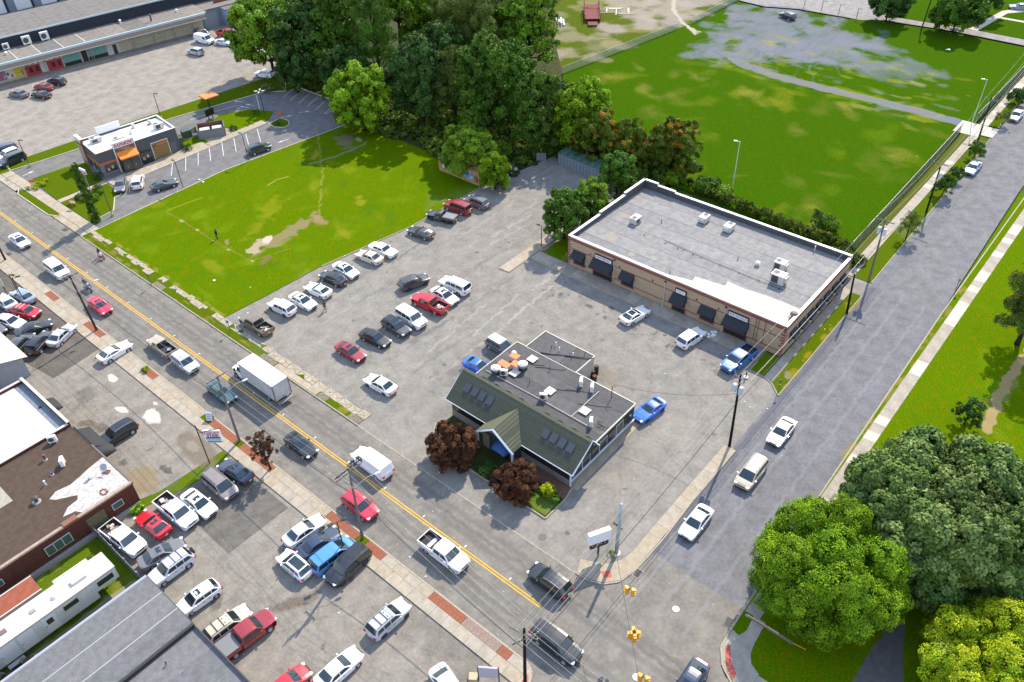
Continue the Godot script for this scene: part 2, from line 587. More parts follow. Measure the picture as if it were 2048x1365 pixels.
	m.line([Vector2(-131,-90),Vector2(-113.6,-77.6),Vector2(-106,-70.8),Vector2(-101,-66)],0.45,Color(0.5,0.48,0.22),0.28,0.5,0.4)
	m.blob(Vector2(-120.5,-88.5),4.5,1.8,25,Color(0.45,0.4,0.33),0.9,0.8,0.4,0.5)
	m.blob(Vector2(-118.3,-90.5),1.8,0.6,25,Color(0.62,0.59,0.53),0.8,0.8,0.4,0.4)
	m.line([Vector2(-117.76,-77.99),Vector2(-116,-86.12),Vector2(-116.18,-90.69)],0.55,Color(0.47,0.44,0.33),0.6,0.4,0.15)
	m.blob(Vector2(-119.71,-80.98),3.0,1.0,50,Color(0.56,0.5,0.2),0.75,0.9,0.5,0.6)
	m.blob(Vector2(-101.8,-61),7.4,1.5,82,Color(0.5,0.44,0.33),0.95,0.7,0.35,0.35)
	m.blob(Vector2(-100.9,-66.5),1.8,1.6,60,earth,0.9,0.9,0.4,0.4)
	m.blob(Vector2(-102.8,-55.3),2.3,1.4,80,Color(0.62,0.56,0.48),0.85,0.9,0.1,0.25)
	m.blob(Vector2(-103.1,-57.6),1.3,0.7,50,Color(0.68,0.64,0.58),0.85,0.7,0.05,0.2)
	m.blob(Vector2(-98.3,-53.6),1.5,0.7,70,Color(0.42,0.36,0.26),0.9,0.8,0.3,0.4)
	m.blob(Vector2(-107.42,-53.02),1.0,0.4,30,earth,0.8,0.9,0.4,0.5)
	m.line([Vector2(-124.08,-51.95),Vector2(-118.94,-52.09),Vector2(-114.32,-51.97),Vector2(-109.73,-51.76),Vector2(-105.24,-51.98),Vector2(-99.87,-52.12),Vector2(-97.72,-58.43)],0.22,Color(0.45,0.42,0.2),0.75,0.12,0.25)
	m.line([Vector2(-124.11,-52.35),Vector2(-123.1,-58.65)],0.3,Color(0.53,0.5,0.15),0.6,0.2,0.3)
	for q in [[Vector2(-119.01,-52.04),0.5],[Vector2(-114.45,-52.06),0.45],[Vector2(-109.6,-51.86),0.4],[Vector2(-105.43,-51.83),0.5],[Vector2(-99.69,-52.27),0.4]]:
		m.blob(q[0],q[1],q[1]*0.6,0,Color(0.6,0.53,0.42),0.9,0.8,0.2,0.4)
	m.line([Vector2(-117.46,-68.35),Vector2(-117.97,-70.47),Vector2(-117.23,-72.67)],0.35,Color(0.55,0.5,0.25),0.7,0.2,0.2)
	m.blob(Vector2(-100.21,-74.71),2.2,1.2,40,Color(0.53,0.48,0.14),0.7,0.9,0.5,0.6)
	m.blob(Vector2(-110.34,-63.48),5,2.0,60,Color(0.5,0.5,0.1),0.55,0.9,0.5,0.7)
	m.blob(Vector2(-107.04,-58.05),4,1.5,70,Color(0.5,0.48,0.12),0.55,0.9,0.5,0.7)
	for i in 26:
		m.blob(Vector2(r.randf_range(-127,-92),r.randf_range(-41.8,-41.0)),r.randf_range(0.3,1.6),0.3,0,Color(0.5,0.46,0.2),0.6,0.8,0.4,0.5)
	for i in 40:
		m.blob(Vector2(r.randf_range(-90.9,-87),r.randf_range(-90,-42)),0.3,r.randf_range(0.4,1.2),0,Color(0.4,0.38,0.18),0.4,0.8,0.4,0.5)
	# roadside strips: bare soil in the verges
	for i in 40:
		m.blob(Vector2(r.randf_range(-128,-61),r.randf_range(-40.2,-39.2)),r.randf_range(0.4,1.6),r.randf_range(0.15,0.4),0,[Color(0.5,0.45,0.2),Color(0.45,0.4,0.25)][r.randi() % 2],0.6,1.0,0.4,0.5)
	for i in 20:
		m.blob(Vector2(r.randf_range(-24.6,-23.4),r.randf_range(-100,-75)),0.3,r.randf_range(0.3,1.2),0,Color(0.5,0.44,0.12),0.7,0.9,0.4,0.5)
	for i in 70:
		m.blob(Vector2(r.randf_range(-13.4,-12.6),r.randf_range(-112,-70)),0.35,r.randf_range(0.3,1.1),0,[Color(0.45,0.4,0.24),Color(0.5,0.46,0.2)][r.randi() % 2],0.6,1.1,0.5,0.5)
	m.blob(Vector2(-24.2,-79),0.9,0.5,60,Color(0.5,0.48,0.42),0.7,0.9,0.3,0.4)
	# park lawn
	for i in 60:
		m.blob(Vector2(r.randf_range(-11,9),r.randf_range(-112,-44)),r.randf_range(0.6,3.5),r.randf_range(0.5,1.6),r.randf_range(0,180),[straw,Color(0.4,0.5,0.08),Color(0.18,0.32,0.05)][r.randi() % 3],r.randf_range(0.1,0.35),1.0,0.6,0.8,0.7)
	m.line([Vector2(-2.3,-103),Vector2(-2.8,-94.3),Vector2(-2.5,-88),Vector2(-2.0,-84.6)],1.1,Color(0.55,0.49,0.34),0.75,0.5)
	m.blob(Vector2(-2.6,-92),1.1,7,0,Color(0.52,0.46,0.3),0.6,0.9,0.4,0.6)
	for q in [[3.6,-58.6,0.8,0.5],[4.2,-62.5,0.9,0.4],[1.0,-77,1.3,0.35],[0.2,-80.5,0.8,0.25],[3.5,-66,0.7,0.3]]:
		m.blob(Vector2(q[0],q[1]),q[2],q[3],40,Color(0.55,0.47,0.34),0.8,1.0,0.4,0.4)
	# yard with the trailer: thin grass over gravel
	for i in 130:
		m.blob(Vector2(r.randf_range(-71,-56),r.randf_range(-10.4,8)),r.randf_range(0.2,1.0),r.randf_range(0.2,0.7),r.randf_range(0,180),[Color(0.5,0.48,0.36),Color(0.52,0.5,0.2)][r.randi() % 2],r.randf_range(0.3,0.7),1.1,0.5,0.6,1.5)
	m.line([Vector2(-60.6,-10),Vector2(-60.4,4)],1.6,Color(0.5,0.49,0.36),0.3,0.4,0.3)
	near_map=m.texture()
	# ---------------- the far zone, five pixels to the metre
	m=Marks.new(FX0,FZ0,FW,FH,0.2)
	var gravel:=Color(0.42,0.43,0.455)
	# gravel car park in the field, with worn-through grass
	for q in [[-83,-192,13,20,0,0.95],[-72,-190,12,17,30,0.9],[-80,-176,9,11,0,0.9],[-88,-172,6,9,0,0.8],[-90,-200,6,12,20,0.9],[-64,-196,9,5,0,0.75],[-58,-193,10,3.5,5,0.7],[-48,-189,10,4,10,0.6],[-66,-186,14,9,0,0.7],[-56,-182,12,6,0,0.5],[-70,-182,7,4,0,0.6],[-96,-202,4,6,0,0.9],[-98,-186,3,3,0,0.8],[-86,-206,7,4,0,0.8]]:
		m.blob(Vector2(q[0],q[1]),q[2],q[3],q[4],gravel,q[5],0.8,0.35,0.4,0.3)
	# the track that leads out of it to the street
	m.line([Vector2(-31,-166.2),Vector2(-45,-166.6),Vector2(-58,-166.0),Vector2(-70,-166.2),Vector2(-78,-168),Vector2(-84,-172)],3.0,Color(0.41,0.42,0.44),0.6,0.9)
	for k in 3:
		m.line([Vector2(-34,-167.6+k*1.4),Vector2(-60,-167.2+k*1.2),Vector2(-80,-170+k)],0.4,Color(0.5,0.46,0.3),0.5,0.9,0.4)
	for i in 120:
		m.blob(Vector2(r.randf_range(-88,-33),r.randf_range(-190,-162)),r.randf_range(0.8,4),r.randf_range(0.5,1.6),r.randf_range(-15,15),[Color(0.5,0.5,0.34),Color(0.46,0.47,0.46),Color(0.55,0.53,0.16),Color(0.46,0.5,0.1)][r.randi() % 4],r.randf_range(0.2,0.55),1.1,0.6,0.7,0.5)
	for i in 70:
		m.blob(Vector2(r.randf_range(-100,-32),r.randf_range(-165,-112)),r.randf_range(1.5,8),r.randf_range(1,4),r.randf_range(0,180),[straw,Color(0.44,0.5,0.1),Color(0.23,0.36,0.05),Color(0.5,0.46,0.22)][r.randi() % 4],r.randf_range(0.12,0.35),1.0,0.6,0.8,0.35)
	for q in [[Vector2(-86.89,-142.16),5,3],[Vector2(-69.76,-153.41),5,3],[Vector2(-55.01,-144.57),3.5,2.5],[Vector2(-83.41,-156.49),4,2],[Vector2(-95.31,-152.97),4,1.5],[Vector2(-37.8,-158.47),3,1],[Vector2(-51.12,-159.76),3,1],[Vector2(-65.58,-151.88),3,2]]:
		m.blob(q[0],q[1],q[2],30,Color(0.54,0.5,0.26),0.4,1.0,0.6,0.9,0.4)
	# circles cut by turning cars
	for k in 26:
		var c:=Vector2(-86.0+r.randf_range(-2,2),-172.5+r.randf_range(-3,3)) if k<13 else Vector2(-76+r.randf_range(-7,7),-181+r.randf_range(-6,6))
		var rad:=r.randf_range(3.2,8.0)
		var a0:=r.randf_range(0,TAU)
		var pts:=[]
		for j in 18:
			var a:=a0+j*0.24
			pts.append(c+Vector2(cos(a),sin(a)*1.1)*rad)
		m.line(pts,0.25,[Color(0.5,0.5,0.52),Color(0.35,0.36,0.39)][k % 2],0.28,0.3,0.1)
	for k in 30:
		var p:=Vector2(r.randf_range(-92,-62),r.randf_range(-205,-180))
		m.line([p,p+Vector2(r.randf_range(-3,3),r.randf_range(4,12)),p+Vector2(r.randf_range(-5,5),16)],0.3,[Color(0.48,0.49,0.51),Color(0.36,0.37,0.4)][k % 2],0.25,0.6,0.2)
	# trodden yard beyond the fence
	for i in 26:
		m.blob(Vector2(r.randf_range(-135,-103),r.randf_range(-200,-146)),r.randf_range(3,8),r.randf_range(2,5),r.randf_range(0,180),[Color(0.54,0.49,0.42),Color(0.52,0.49,0.4),Color(0.5,0.47,0.33)][r.randi() % 3],r.randf_range(0.5,0.9),1.0,0.45,0.5,0.3)
	for q in [[-112,-190,9,12],[-106,-184,5,9],[-122,-188,9,8],[-116,-170,5,5],[-108,-200,6,8],[-111,-178,6,5]]:
		m.blob(Vector2(q[0],q[1]),q[2],q[3],20,Color(0.56,0.52,0.48),0.9,0.7,0.3,0.5,0.3)
	for k in 3:
		m.line([Vector2(-96,-178-k),Vector2(-102-k*0.4,-183),Vector2(-110,-190-k*0.5),Vector2(-118,-204)],0.7,Color(0.64,0.6,0.54),0.6,0.4)
	# plaza car park: long scrape marks, faded stall lines and oil
	for i in 60:
		m.blob(Vector2(r.randf_range(-205,-160),r.randf_range(-125,-86)),r.randf_range(0.8,5),r.randf_range(0.5,2.0),r.randf_range(60,110),[dark,pale,tan_][r.randi() % 3],r.randf_range(0.1,0.3),1.0,0.5,0.7,0.6)
	far_map=m.texture()


func make_ground() -> void:
	var lot:=gmat("lot_asphalt",lin(0.285,0.268,0.238),"asphalt",15.0,near_map)
	var road:=gmat("main_road_asphalt",lin(0.245,0.228,0.2),"asphalt",13.0,near_map)
	var side:=gmat("side_road_asphalt",lin(0.205,0.206,0.217),"asphalt",14.0,near_map)
	var side_far:=gmat("side_road_asphalt_far",lin(0.215,0.214,0.22),"asphalt",14.0,far_map)
	var south:=gmat("south_lot_asphalt",lin(0.29,0.265,0.228),"asphalt",11.0,near_map)
	var car_lot:=gmat("dark_lot_asphalt",lin(0.15,0.135,0.118),"asphalt",11.0,near_map)
	var plaza:=gmat("plaza_asphalt",lin(0.33,0.3,0.262),"asphalt",17.0,far_map)
	var drive:=gmat("drive_through_asphalt",lin(0.205,0.2,0.2),"asphalt",12.0,near_map)
	var turf:=gmat("lawn",lin(0.135,0.205,0.002),"grass",14.0,near_map)
	var verge:=gmat("verge_grass",lin(0.115,0.16,0.006),"grass",9.0,near_map)
	var field:=gmat("field_grass",lin(0.062,0.135,0.002),"grass",16.0,far_map)
	var yard:=gmat("yard_grass",lin(0.13,0.185,0.012),"grass",8.0,near_map)
	var soil:=tmat("woodland_floor",lin(0.06,0.075,0.02),"soil",9.0,1.0)
	var conc:=tmat("pale_concrete",lin(0.44,0.39,0.315),"concrete",5.0,0.9)
	var conc2:=tmat("pale_concrete_warm",lin(0.42,0.365,0.28),"concrete",4.3,0.9)
	var conc3:=tmat("pale_concrete_grey",lin(0.41,0.375,0.315),"concrete",5.7,0.9)
	var white_conc:=tmat("new_concrete",lin(0.58,0.55,0.49),"concrete",5.0,0.9)
	var kerb_m:=tmat("kerb_stone",lin(0.42,0.38,0.3),"concrete",2.0,0.9)
	var kerb_w:=tmat("kerb_new",lin(0.62,0.58,0.48),"concrete",2.0,0.9)
	var brick_pave:=tmat("brick_paving",lin(0.36,0.15,0.09),"brick",0.9,0.9)
	var grey_pave:=tmat("grey_block_paving",lin(0.36,0.29,0.26),"brick",0.9,0.9)
	var yellow:=tmat("yellow_road_paint",lin(0.72,0.4,0.035),"stucco",1.4,0.7)
	var whitep:=tmat("white_road_paint",lin(0.66,0.65,0.62),"stucco",1.2,0.7)
	var red_pad:=tmat("red_tactile_pad",lin(0.5,0.12,0.09),"stucco",0.6,0.8)
	var cs:=[conc,conc2,conc3]
	# the wide ground
	ground("ground",rect(-1500,-1500,1500,1500),-0.3,tmat("outer_ground",lin(0.085,0.12,0.03),"grass",30.0,1.0),far_map)
	ground("main_road",rect(-420,-38.95,200,-28.75),0.004,road,near_map)
	ground("side_road",V2([-23.6,-39.0,-12.4,-39.0,-13.2,-79.4,-13.7,-104,-23.75,-104]),0.004,side,near_map)
	ground("side_road",V2([-23.75,-104.0,-13.7,-104.0,-14.9,-145,-15.5,-290,-25.6,-290,-24.3,-150]),0.004,side_far,far_map)
	ground("road_junction",V2([-27.4,-39.2,-25.9,-39.3,-24.5,-39.9,-23.4,-41,-22.9,-43.3,-22.7,-46,-12.4,-46,-12.4,-42,-11.4,-39.6,-9.6,-38.2,-9,-38.0,30,-38.0,30,-28.7,-27.4,-28.7]),0.009,road,near_map)
	ground("side_road",rect(-24.6,-28.8,-12,30),0.004,road,near_map)
	ground("parking_lot",rect(-91.2,-110,-23.5,-38.9),0.0,lot,near_map)
	ground("parking_lot",rect(-112,-26.6,-24.0,30),0.0,south,near_map)
	ground("parking_lot",V2([-150,-26.6,-98.6,-26.6,-97.6,-19.6,-110,-17.6,-150,-17.6]),0.005,car_lot,near_map)
	ground("pavement_patch",rect(-68.2,-25.9,-56.5,-18.2),0.004,gmat("patched_asphalt",lin(0.17,0.158,0.14),"asphalt",9.0,near_map),near_map)
	ground("plaza_car_park",V2([-330,-40,-160.5,-40,-160.2,-56,-158.4,-74,-155.5,-93,-160,-104,-185,-124,-200,-150,-330,-150]),0.0,plaza,far_map)
	ground("drive_through_lane",V2([-163,-39.6,-128.4,-40,-128.6,-67.4,-125.6,-94,-129,-99.5,-135.8,-99.4,-152.8,-99.2,-156,-93,-159,-74,-161.6,-52]),0.008,drive,near_map)
	# lawns
	ground("vacant_lot_lawn",V2([-127.9,-41.2,-91.0,-41.0,-90.6,-47,-90.2,-58,-87.6,-74.3,-87.2,-92.3,-98,-92.8,-104,-95,-112,-95,-125.3,-94,-128.5,-67.4,-128.2,-52.5]),0.09,turf,near_map,-0.05)
	ground("woodland_ground",V2([-86.9,-92.3,-98,-92.8,-104,-95,-125.3,-94,-129,-99.8,-152.6,-99.8,-160,-104.2,-185,-124.5,-200,-150,-200,-215,-150,-215,-135,-170,-108,-141,-84,-110,-86,-98]),0.06,soil,far_map,-0.3)
	ground("field",V2([-84,-110,-61,-103.5,-60,-112,-29.7,-110.2,-29.2,-121.8,-29.4,-150,-29.7,-162,-28.6,-167,-28.4,-214,-49.3,-214.6,-64.1,-212.6,-71.7,-209.6,-84.5,-208.4,-92.5,-205.2,-100,-206,-101,-184,-102,-179,-107,-140]),0.05,field,far_map,-0.3)
	ground("fairground_yard",V2([-101.0,-184,-102.0,-179,-107.1,-139.8,-112,-143,-135,-170,-150,-215,-140,-260,-100.4,-260,-100.6,-207]),0.04,gmat("trodden_grass",lin(0.12,0.15,0.02),"grass",14.0,far_map),far_map,-0.3)
	ground("far_road",V2([-140,-260,-100,-207,-92.5,-206.4,-84.5,-209.6,-71.7,-210.6,-69,-210.6,-64.1,-213.8,-49.3,-215.7,-33,-215.6,-25,-215.8,-25,-219.6,-44,-219.4,-62,-217.6,-66,-222,-70,-232,-80,-260]),0.02,gmat("pale_road",lin(0.33,0.315,0.3),"asphalt",12.0,far_map),far_map)
	ground("far_lawn",V2([-66,-222,-62,-217.8,-44,-219.6,-25,-219.8,-25,-300,-80,-300,-80,-262,-70,-232]),0.05,field,far_map,-0.3)
	ground("far_path",V2([-46.2,-219.2,-44.0,-219.2,-42.0,-236,-43.6,-237]),0.065,white_conc,far_map)
	ground("far_path",V2([-42.6,-231,-28,-231.5,-28,-232.6,-42.6,-232.3]),0.065,white_conc,far_map)
	ground("far_path",V2([-42.0,-236,-43.6,-237,-38,-246,-28,-250,-28,-248,-36,-243]),0.068,white_conc,far_map)
	# park on the east side
	ground("park_lawn",V2([-12.4,-145,-15.3,-290,200,-290,200,-30,-6,-38.6,-9.6,-38.7,-11.2,-39.7,-12.2,-41.2,-12.4,-43.4,-12.5,-48,-13.2,-79,-13.6,-104,-14.6,-145,-13.4,-145]),0.08,turf,near_map,-0.05)
	var pw:=group_node("park_pavement")
	var pz:=-104.0
	slabs(-12.75,-54,-11.3,-145,false,1.6,0.1,[white_conc,conc3],pw,0.004)
	slabs(-10.9-1.5,-46,-10.9,-54,false,1.6,0.1,[conc3],pw,0.004)
	var fix:=Mb.new()
	fix.prism(V2([-12.35,-43.4,-12.2,-41.2,-11.2,-39.75,-9.7,-38.85,-8.4,-39.2,-8.4,-41.0,-9.4,-41.5,-9.9,-42.3,-10.1,-43.4,-10.3,-45.99,-11.5,-45.99,-11.3,-44.2,-11.6,-43.3]),-0.05,0.1)
	part("corner_pavement",fix.done(),conc3,pw)
	slabs(-8.39,-40.9,6,-39.3,true,1.6,0.1,[conc3,conc],pw,0.004)
	var pad:=Mb.new()
	pad.prism(V2([-12.1,-41.6,-11.75,-41.9,-11.0,-40.7,-9.95,-39.7,-10.0,-39.0,-11.25,-40.1]),0.05,0.106)
	part("tactile_pad",pad.done(),red_pad,pw)
	ground("park_footpath",V2([5.0,-72,6.0,-62.7,6.4,-59.6,7.2,-59.8,7.1,-62.7,6.3,-71,5.4,-80,3.6,-90,2.6,-90,4.2,-80]),0.094,tmat("path_asphalt",lin(0.3,0.26,0.21),"concrete",3.0,0.9),near_map)
	ground("park_footpath",V2([-1.2,-40.5,-1.8,-46,-1.7,-50.4,-1.4,-51.4,-2.3,-53.4,-0.3,-54.4,0.4,-52,0.9,-50.4,1.8,-48.2,2.2,-41]),0.094,tmat("old_path_asphalt",lin(0.15,0.14,0.13),"asphalt",5.0,0.9),near_map)
	var pk:=group_node("park_kerb")
	kerb([Vector2(-13.68,-145),Vector2(-13.62,-104),Vector2(-13.2,-79.4),Vector2(-12.6,-48),Vector2(-12.5,-43.5),Vector2(-12.3,-41.2),Vector2(-11.3,-39.7),Vector2(-9.7,-38.65),Vector2(-6,-38.3),Vector2(20,-38.1)],0.18,0.11,kerb_m,pk,3.0)
	# pavement on the south side of the main road: walk, furniture strip, kerb
	var sw:=group_node("south_pavement")
	slabs(-150,-27.62,-24.6,-26.35,true,1.55,0.12,cs,sw,0.006)
	var segs:=[[-150,-117,"c"],[-117,-114,"b"],[-114,-105.4,"c"],[-105.4,-100.6,"b"],[-100.6,-89.9,"c"],[-89.9,-87.0,"b"],[-87,-76.2,"c"],[-76.2,-74.4,"g"],[-74.4,-69.3,"b"],[-69.3,-68.2,"g"],[-68.2,-62.2,"b"],[-62.2,-52.4,"c"],[-52.4,-47.6,"b"],[-47.6,-46.3,"g"],[-46.3,-43.6,"b"],[-43.6,-36.8,"c"],[-36.8,-32.4,"b"],[-32.4,-27.9,"p"],[-27.9,-26.6,"b"],[-26.6,-24.6,"c"]]
	for s in segs:
		if s[2]=="c":
			slabs(s[0],-28.58,s[1],-27.62,true,1.55,0.12,cs,sw,0.006)
		elif s[2]=="g":
			ground("grass_pit",rect(s[0],-28.58,s[1],-27.62),0.115,verge,near_map,-0.02,sw)
		else:
			var o:=Mb.new()
			o.prism(rect(s[0]+0.02,-28.57,s[1]-0.02,-27.64),-0.02,0.117)
			part("brick_strip",o.done(),brick_pave if s[2]=="b" else grey_pave,sw)
	var ramp:=Mb.new()
	ramp.prism(V2([-24.6,-28.6,-24.0,-28.0,-23.4,-26.6,-23.2,-24,-23.2,20,-24.6,20]),-0.02,0.12)
	part("corner_slab",ramp.done(),conc,sw)
	var rp:=Mb.new()
	rp.prism(V2([-24.3,-27.9,-23.9,-27.4,-23.5,-26,-24.0,-26,-24.3,-27]),0.1,0.127)
	part("tactile_pad",rp.done(),red_pad,sw)
	var sk:=group_node("south_kerb")
	kerb([Vector2(-150,-28.68),Vector2(-24.9,-28.68),Vector2(-24.1,-28.2),Vector2(-23.4,-26.8),Vector2(-23.1,-24),Vector2(-23.1,15)],0.2,0.125,kerb_m,sk,2.4)
	# north side: lawn strip with a broken footway, kerb, flush stones at the lot's mouth
	ground("verge",rect(-128.0,-41.15,-60.2,-38.95),0.075,verge,near_map,-0.05)
	var nk:=group_node("north_kerb")
	kerb([Vector2(-128,-38.98),Vector2(-60,-38.98)],0.17,0.13,kerb_m,nk,2.4)
	kerb([Vector2(-60,-38.98),Vector2(-27.4,-39.08)],0.16,0.02,kerb_m,nk,1.2)
	kerb([Vector2(-27.4,-39.1),Vector2(-25.9,-39.2),Vector2(-24.5,-39.8),Vector2(-23.45,-41),Vector2(-22.95,-43.3),Vector2(-22.85,-48.2),Vector2(-23.5,-63.9)],0.18,0.12,kerb_m,nk,1.5)
	var old:=group_node("broken_footway")
	var x:=-128.0
	while x<-60.6:
		var wdt:=rng.randf_range(1.3,2.2)
		if x>-78 or rng.randf()>0.1:
			var shift:=rng.randf_range(-0.1,0.1)
			var z0:=-41.2+shift
			var z1:=-40.05+shift-(rng.randf_range(0,0.5) if x<-80 else 0.0)
			var c:=rng.randf_range(0.35,0.65)
			var mid:=Vector2(x+wdt*c,lerpf(z0,z1,rng.randf_range(0.35,0.65)))
			var rim:=[Vector2(x,z0),Vector2(x+wdt*rng.randf_range(0.4,0.6),z0+rng.randf_range(-0.08,0.08)),Vector2(x+wdt,z0),Vector2(x+wdt,lerpf(z0,z1,0.5)),Vector2(x+wdt,z1),Vector2(x+wdt*0.5,z1+rng.randf_range(-0.08,0.08)),Vector2(x,z1),Vector2(x,lerpf(z0,z1,0.5))]
			var cuts:=[0,2,4,6] if rng.randf()<0.6 else [0,3,5]
			for k in cuts.size():
				if x<-72 and rng.randf()<0.12:
					continue
				var poly:=PackedVector2Array([mid])
				var j: int=cuts[k]
				var e: int=cuts[(k+1) % cuts.size()]
				if e <= j: e += 8
				for q in range(j,e+1):
					poly.append(rim[q % 8])
				var cen:=Vector2.ZERO
				for v in poly: cen += v/poly.size()
				for q in poly.size():
					poly[q]=poly[q].move_toward(cen,0.03)
				var o:=Mb.new()
				o.prism(poly,0.0,0.1+rng.randf_range(-0.015,0.025))
				part("slab_piece",o.done(),cs[rng.randi() % 3],old)
		x += wdt+0.03
	for q in [[-76.8,-40.0,-73.2],[-73.2,-40.0,-68.2]]:
		slabs(q[0],-40.02,q[2],-39.12,true,1.6,0.1,[conc2,conc],old,0.01)
	var soilm:=tmat("bare_verge",lin(0.27,0.245,0.2),"soil",3.0,1.0)
	for q in [[-80,-77],[-68,-66.4],[-62.2,-60.2],[-106.6,-104]]:
		ground("bare_soil",rect(q[0],-40.0,q[1],-39.1),0.082,soilm,near_map)
	# pavement round the corner lot
	var cw:=group_node("corner_pavement")
	slabs(-24.5,-63.7,-23.0,-47.8,false,1.6,0.1,cs,cw,0.004)
	var cr:=Mb.new()
	cr.prism(V2([-28.0,-40.7,-27.3,-39.25,-25.9,-39.35,-24.55,-39.95,-23.55,-41.1,-23.05,-43.3,-23.0,-47.79,-24.5,-47.79,-24.4,-44.8,-24.7,-43.3,-25.5,-42,-27.1,-41.1]),-0.03,0.1)
	part("curved_slab",cr.done(),conc2,cw)
	var pd:=Mb.new()
	pd.prism(V2([-24.9,-40.4,-24.3,-40.9,-24.8,-41.5,-25.5,-40.8]),0.05,0.106)
	part("tactile_pad",pd.done(),red_pad,cw)
	# side street, west side: walk, verge and kerb
	var ww:=group_node("west_pavement")
	slabs(-26.4,-101.5,-25.2,-77.0,false,1.55,0.1,[conc3,conc2],ww,0.005)
	slabs(-27.9,-161.6,-26.4,-104.8,false,1.55,0.1,[white_conc,conc,conc3],ww,0.005)
	slabs(-27.9,-200,-26.4,-167.6,false,1.55,0.1,[white_conc,conc],ww,0.005)
	slabs(-31.0,-167.4,-26.4,-161.7,false,2.8,0.1,[white_conc],ww,0.003)
	slabs(-26.38,-167.4,-24.3,-163.0,false,2.2,0.06,[white_conc],ww,0.003)
	ground("verge",V2([-25.15,-101.0,-23.62,-101.0,-23.45,-75.2,-25.1,-76.6]),0.09,verge,near_map,-0.05)
	ground("verge",V2([-26.35,-104.8,-23.85,-104.8,-24.25,-146,-24.5,-162.4,-26.35,-162.4]),0.09,verge,near_map,-0.05)
	ground("verge",V2([-26.35,-168,-24.7,-168,-25.4,-200,-26.35,-200]),0.09,verge,far_map,-0.05)
	ground("verge",V2([-29.4,-161.5,-27.95,-161.5,-27.95,-104.8,-29.5,-104.8]),0.085,gmat("dry_verge",lin(0.14,0.15,0.03),"grass",7.0,far_map),far_map,-0.05)
	ground("driveway",V2([-26.6,-104.8,-23.7,-104.8,-23.65,-101.0,-26.6,-101.0]),0.03,lot,near_map)
	var wk:=group_node("west_kerb")
	kerb([Vector2(-25.2,-76.7),Vector2(-23.45,-75.1),Vector2(-23.62,-101.0)],0.14,0.12,kerb_m,wk,2.5)
	kerb([Vector2(-23.8,-104.9),Vector2(-24.25,-146),Vector2(-24.5,-162.4)],0.14,0.12,kerb_m,wk,3.5)
	kerb([Vector2(-24.7,-168),Vector2(-25.6,-215)],0.14,0.12,kerb_m,wk,4.5)
	# strip-mall forecourt: walk, kerb, small lawns
	var mw:=group_node("storefront_pavement")
	slabs(-66.5,-81.7,-28.6,-79.6,true,1.9,0.1,[conc3,tmat("worn_concrete",lin(0.34,0.31,0.26),"concrete",4.0,0.9)],mw,0.004)
	slabs(-68.4,-90.5,-66.7,-74.6,false,2.0,0.1,[conc2,conc],mw,0.005)
	ground("lawn_corner",V2([-66.0,-82.0,-61.3,-82.0,-61.3,-88,-66.0,-88]),0.11,turf,near_map,-0.02)
	ground("lawn_corner",V2([-28.4,-81.6,-26.5,-81.6,-26.5,-77.2,-28.3,-77.1]),0.11,turf,near_map,-0.02)
	ground("mulch_bed",V2([-28.4,-104.2,-26.45,-104.2,-26.45,-81.6,-26.55,-81.6,-28.4,-81.6]),0.105,soil,near_map,-0.02)
	var mk:=group_node("storefront_kerb")
	kerb([Vector2(-66.6,-79.5),Vector2(-28.5,-79.5)],0.14,0.12,kerb_m,mk,3.0)
	kerb([Vector2(-66.62,-79.4),Vector2(-66.62,-74.6),Vector2(-68.45,-74.4),Vector2(-68.45,-90)],0.14,0.12,kerb_m,mk,2.5)
	kerb([Vector2(-28.4,-79.4),Vector2(-28.4,-77.1),Vector2(-26.5,-77.1),Vector2(-25.2,-76.7)],0.14,0.12,kerb_m,mk,2.5)
	# kerb along the edge of the green lot
	var gk:=group_node("lot_kerb")
	kerb([Vector2(-90.1,-58),Vector2(-87.5,-74.3),Vector2(-87.1,-92.2)],0.16,0.13,kerb_m,gk,2.6)
	kerb([Vector2(-127.95,-41.3),Vector2(-128.3,-52.5),Vector2(-128.6,-67.4),Vector2(-125.4,-94.2)],0.15,0.13,kerb_w,gk,3.0)
	# restaurant garden
	ground("garden_bed",V2([-47.2,-42.5,-34.0,-42.5,-34.0,-45.6,-37.6,-45.9,-41,-46.2,-41,-47.3,-52.2,-47.4,-52.6,-45]),0.1,soil,near_map,-0.02)
	ground("garden_lawn",V2([-38.8,-42.7,-34.15,-42.7,-34.15,-44.8,-36.4,-45.2,-38.8,-44.6]),0.115,turf,near_map,0.0)
	var rw:=group_node("garden_kerb")
	kerb([Vector2(-53,-45.2),Vector2(-51.6,-43.2),Vector2(-47.3,-42.4),Vector2(-33.9,-42.4),Vector2(-33.85,-45.7),Vector2(-34.2,-47.5)],0.15,0.16,kerb_m,rw,1.6)
	var patio:=Mb.new()
	patio.prism(V2([-40.9,-46.2,-37.6,-45.9,-34.05,-45.65,-34.2,-47.45,-40.9,-47.45]),0.0,0.125)
	struct("brick_walk",patio.done(),tmat("dull_brick_paving",lin(0.22,0.13,0.1),"brick",1.0,0.9))
	ground("side_walk",V2([-34.4,-47.6,-33.6,-47.6,-33.9,-61,-34.9,-61]),0.07,conc2,near_map,-0.02)
	# coffee-shop plot
	ground("shop_lawn",V2([-154.2,-42.9,-142.8,-42.2,-143.2,-51,-146.5,-51,-152.2,-52.4,-153.6,-49.5]),0.1,verge,near_map,-0.02)
	ground("shop_lawn",V2([-141.4,-42.2,-130.9,-42.2,-131.6,-46.6,-135.6,-48.9,-135.7,-50.2,-141.4,-50.9]),0.1,verge,near_map,-0.02)
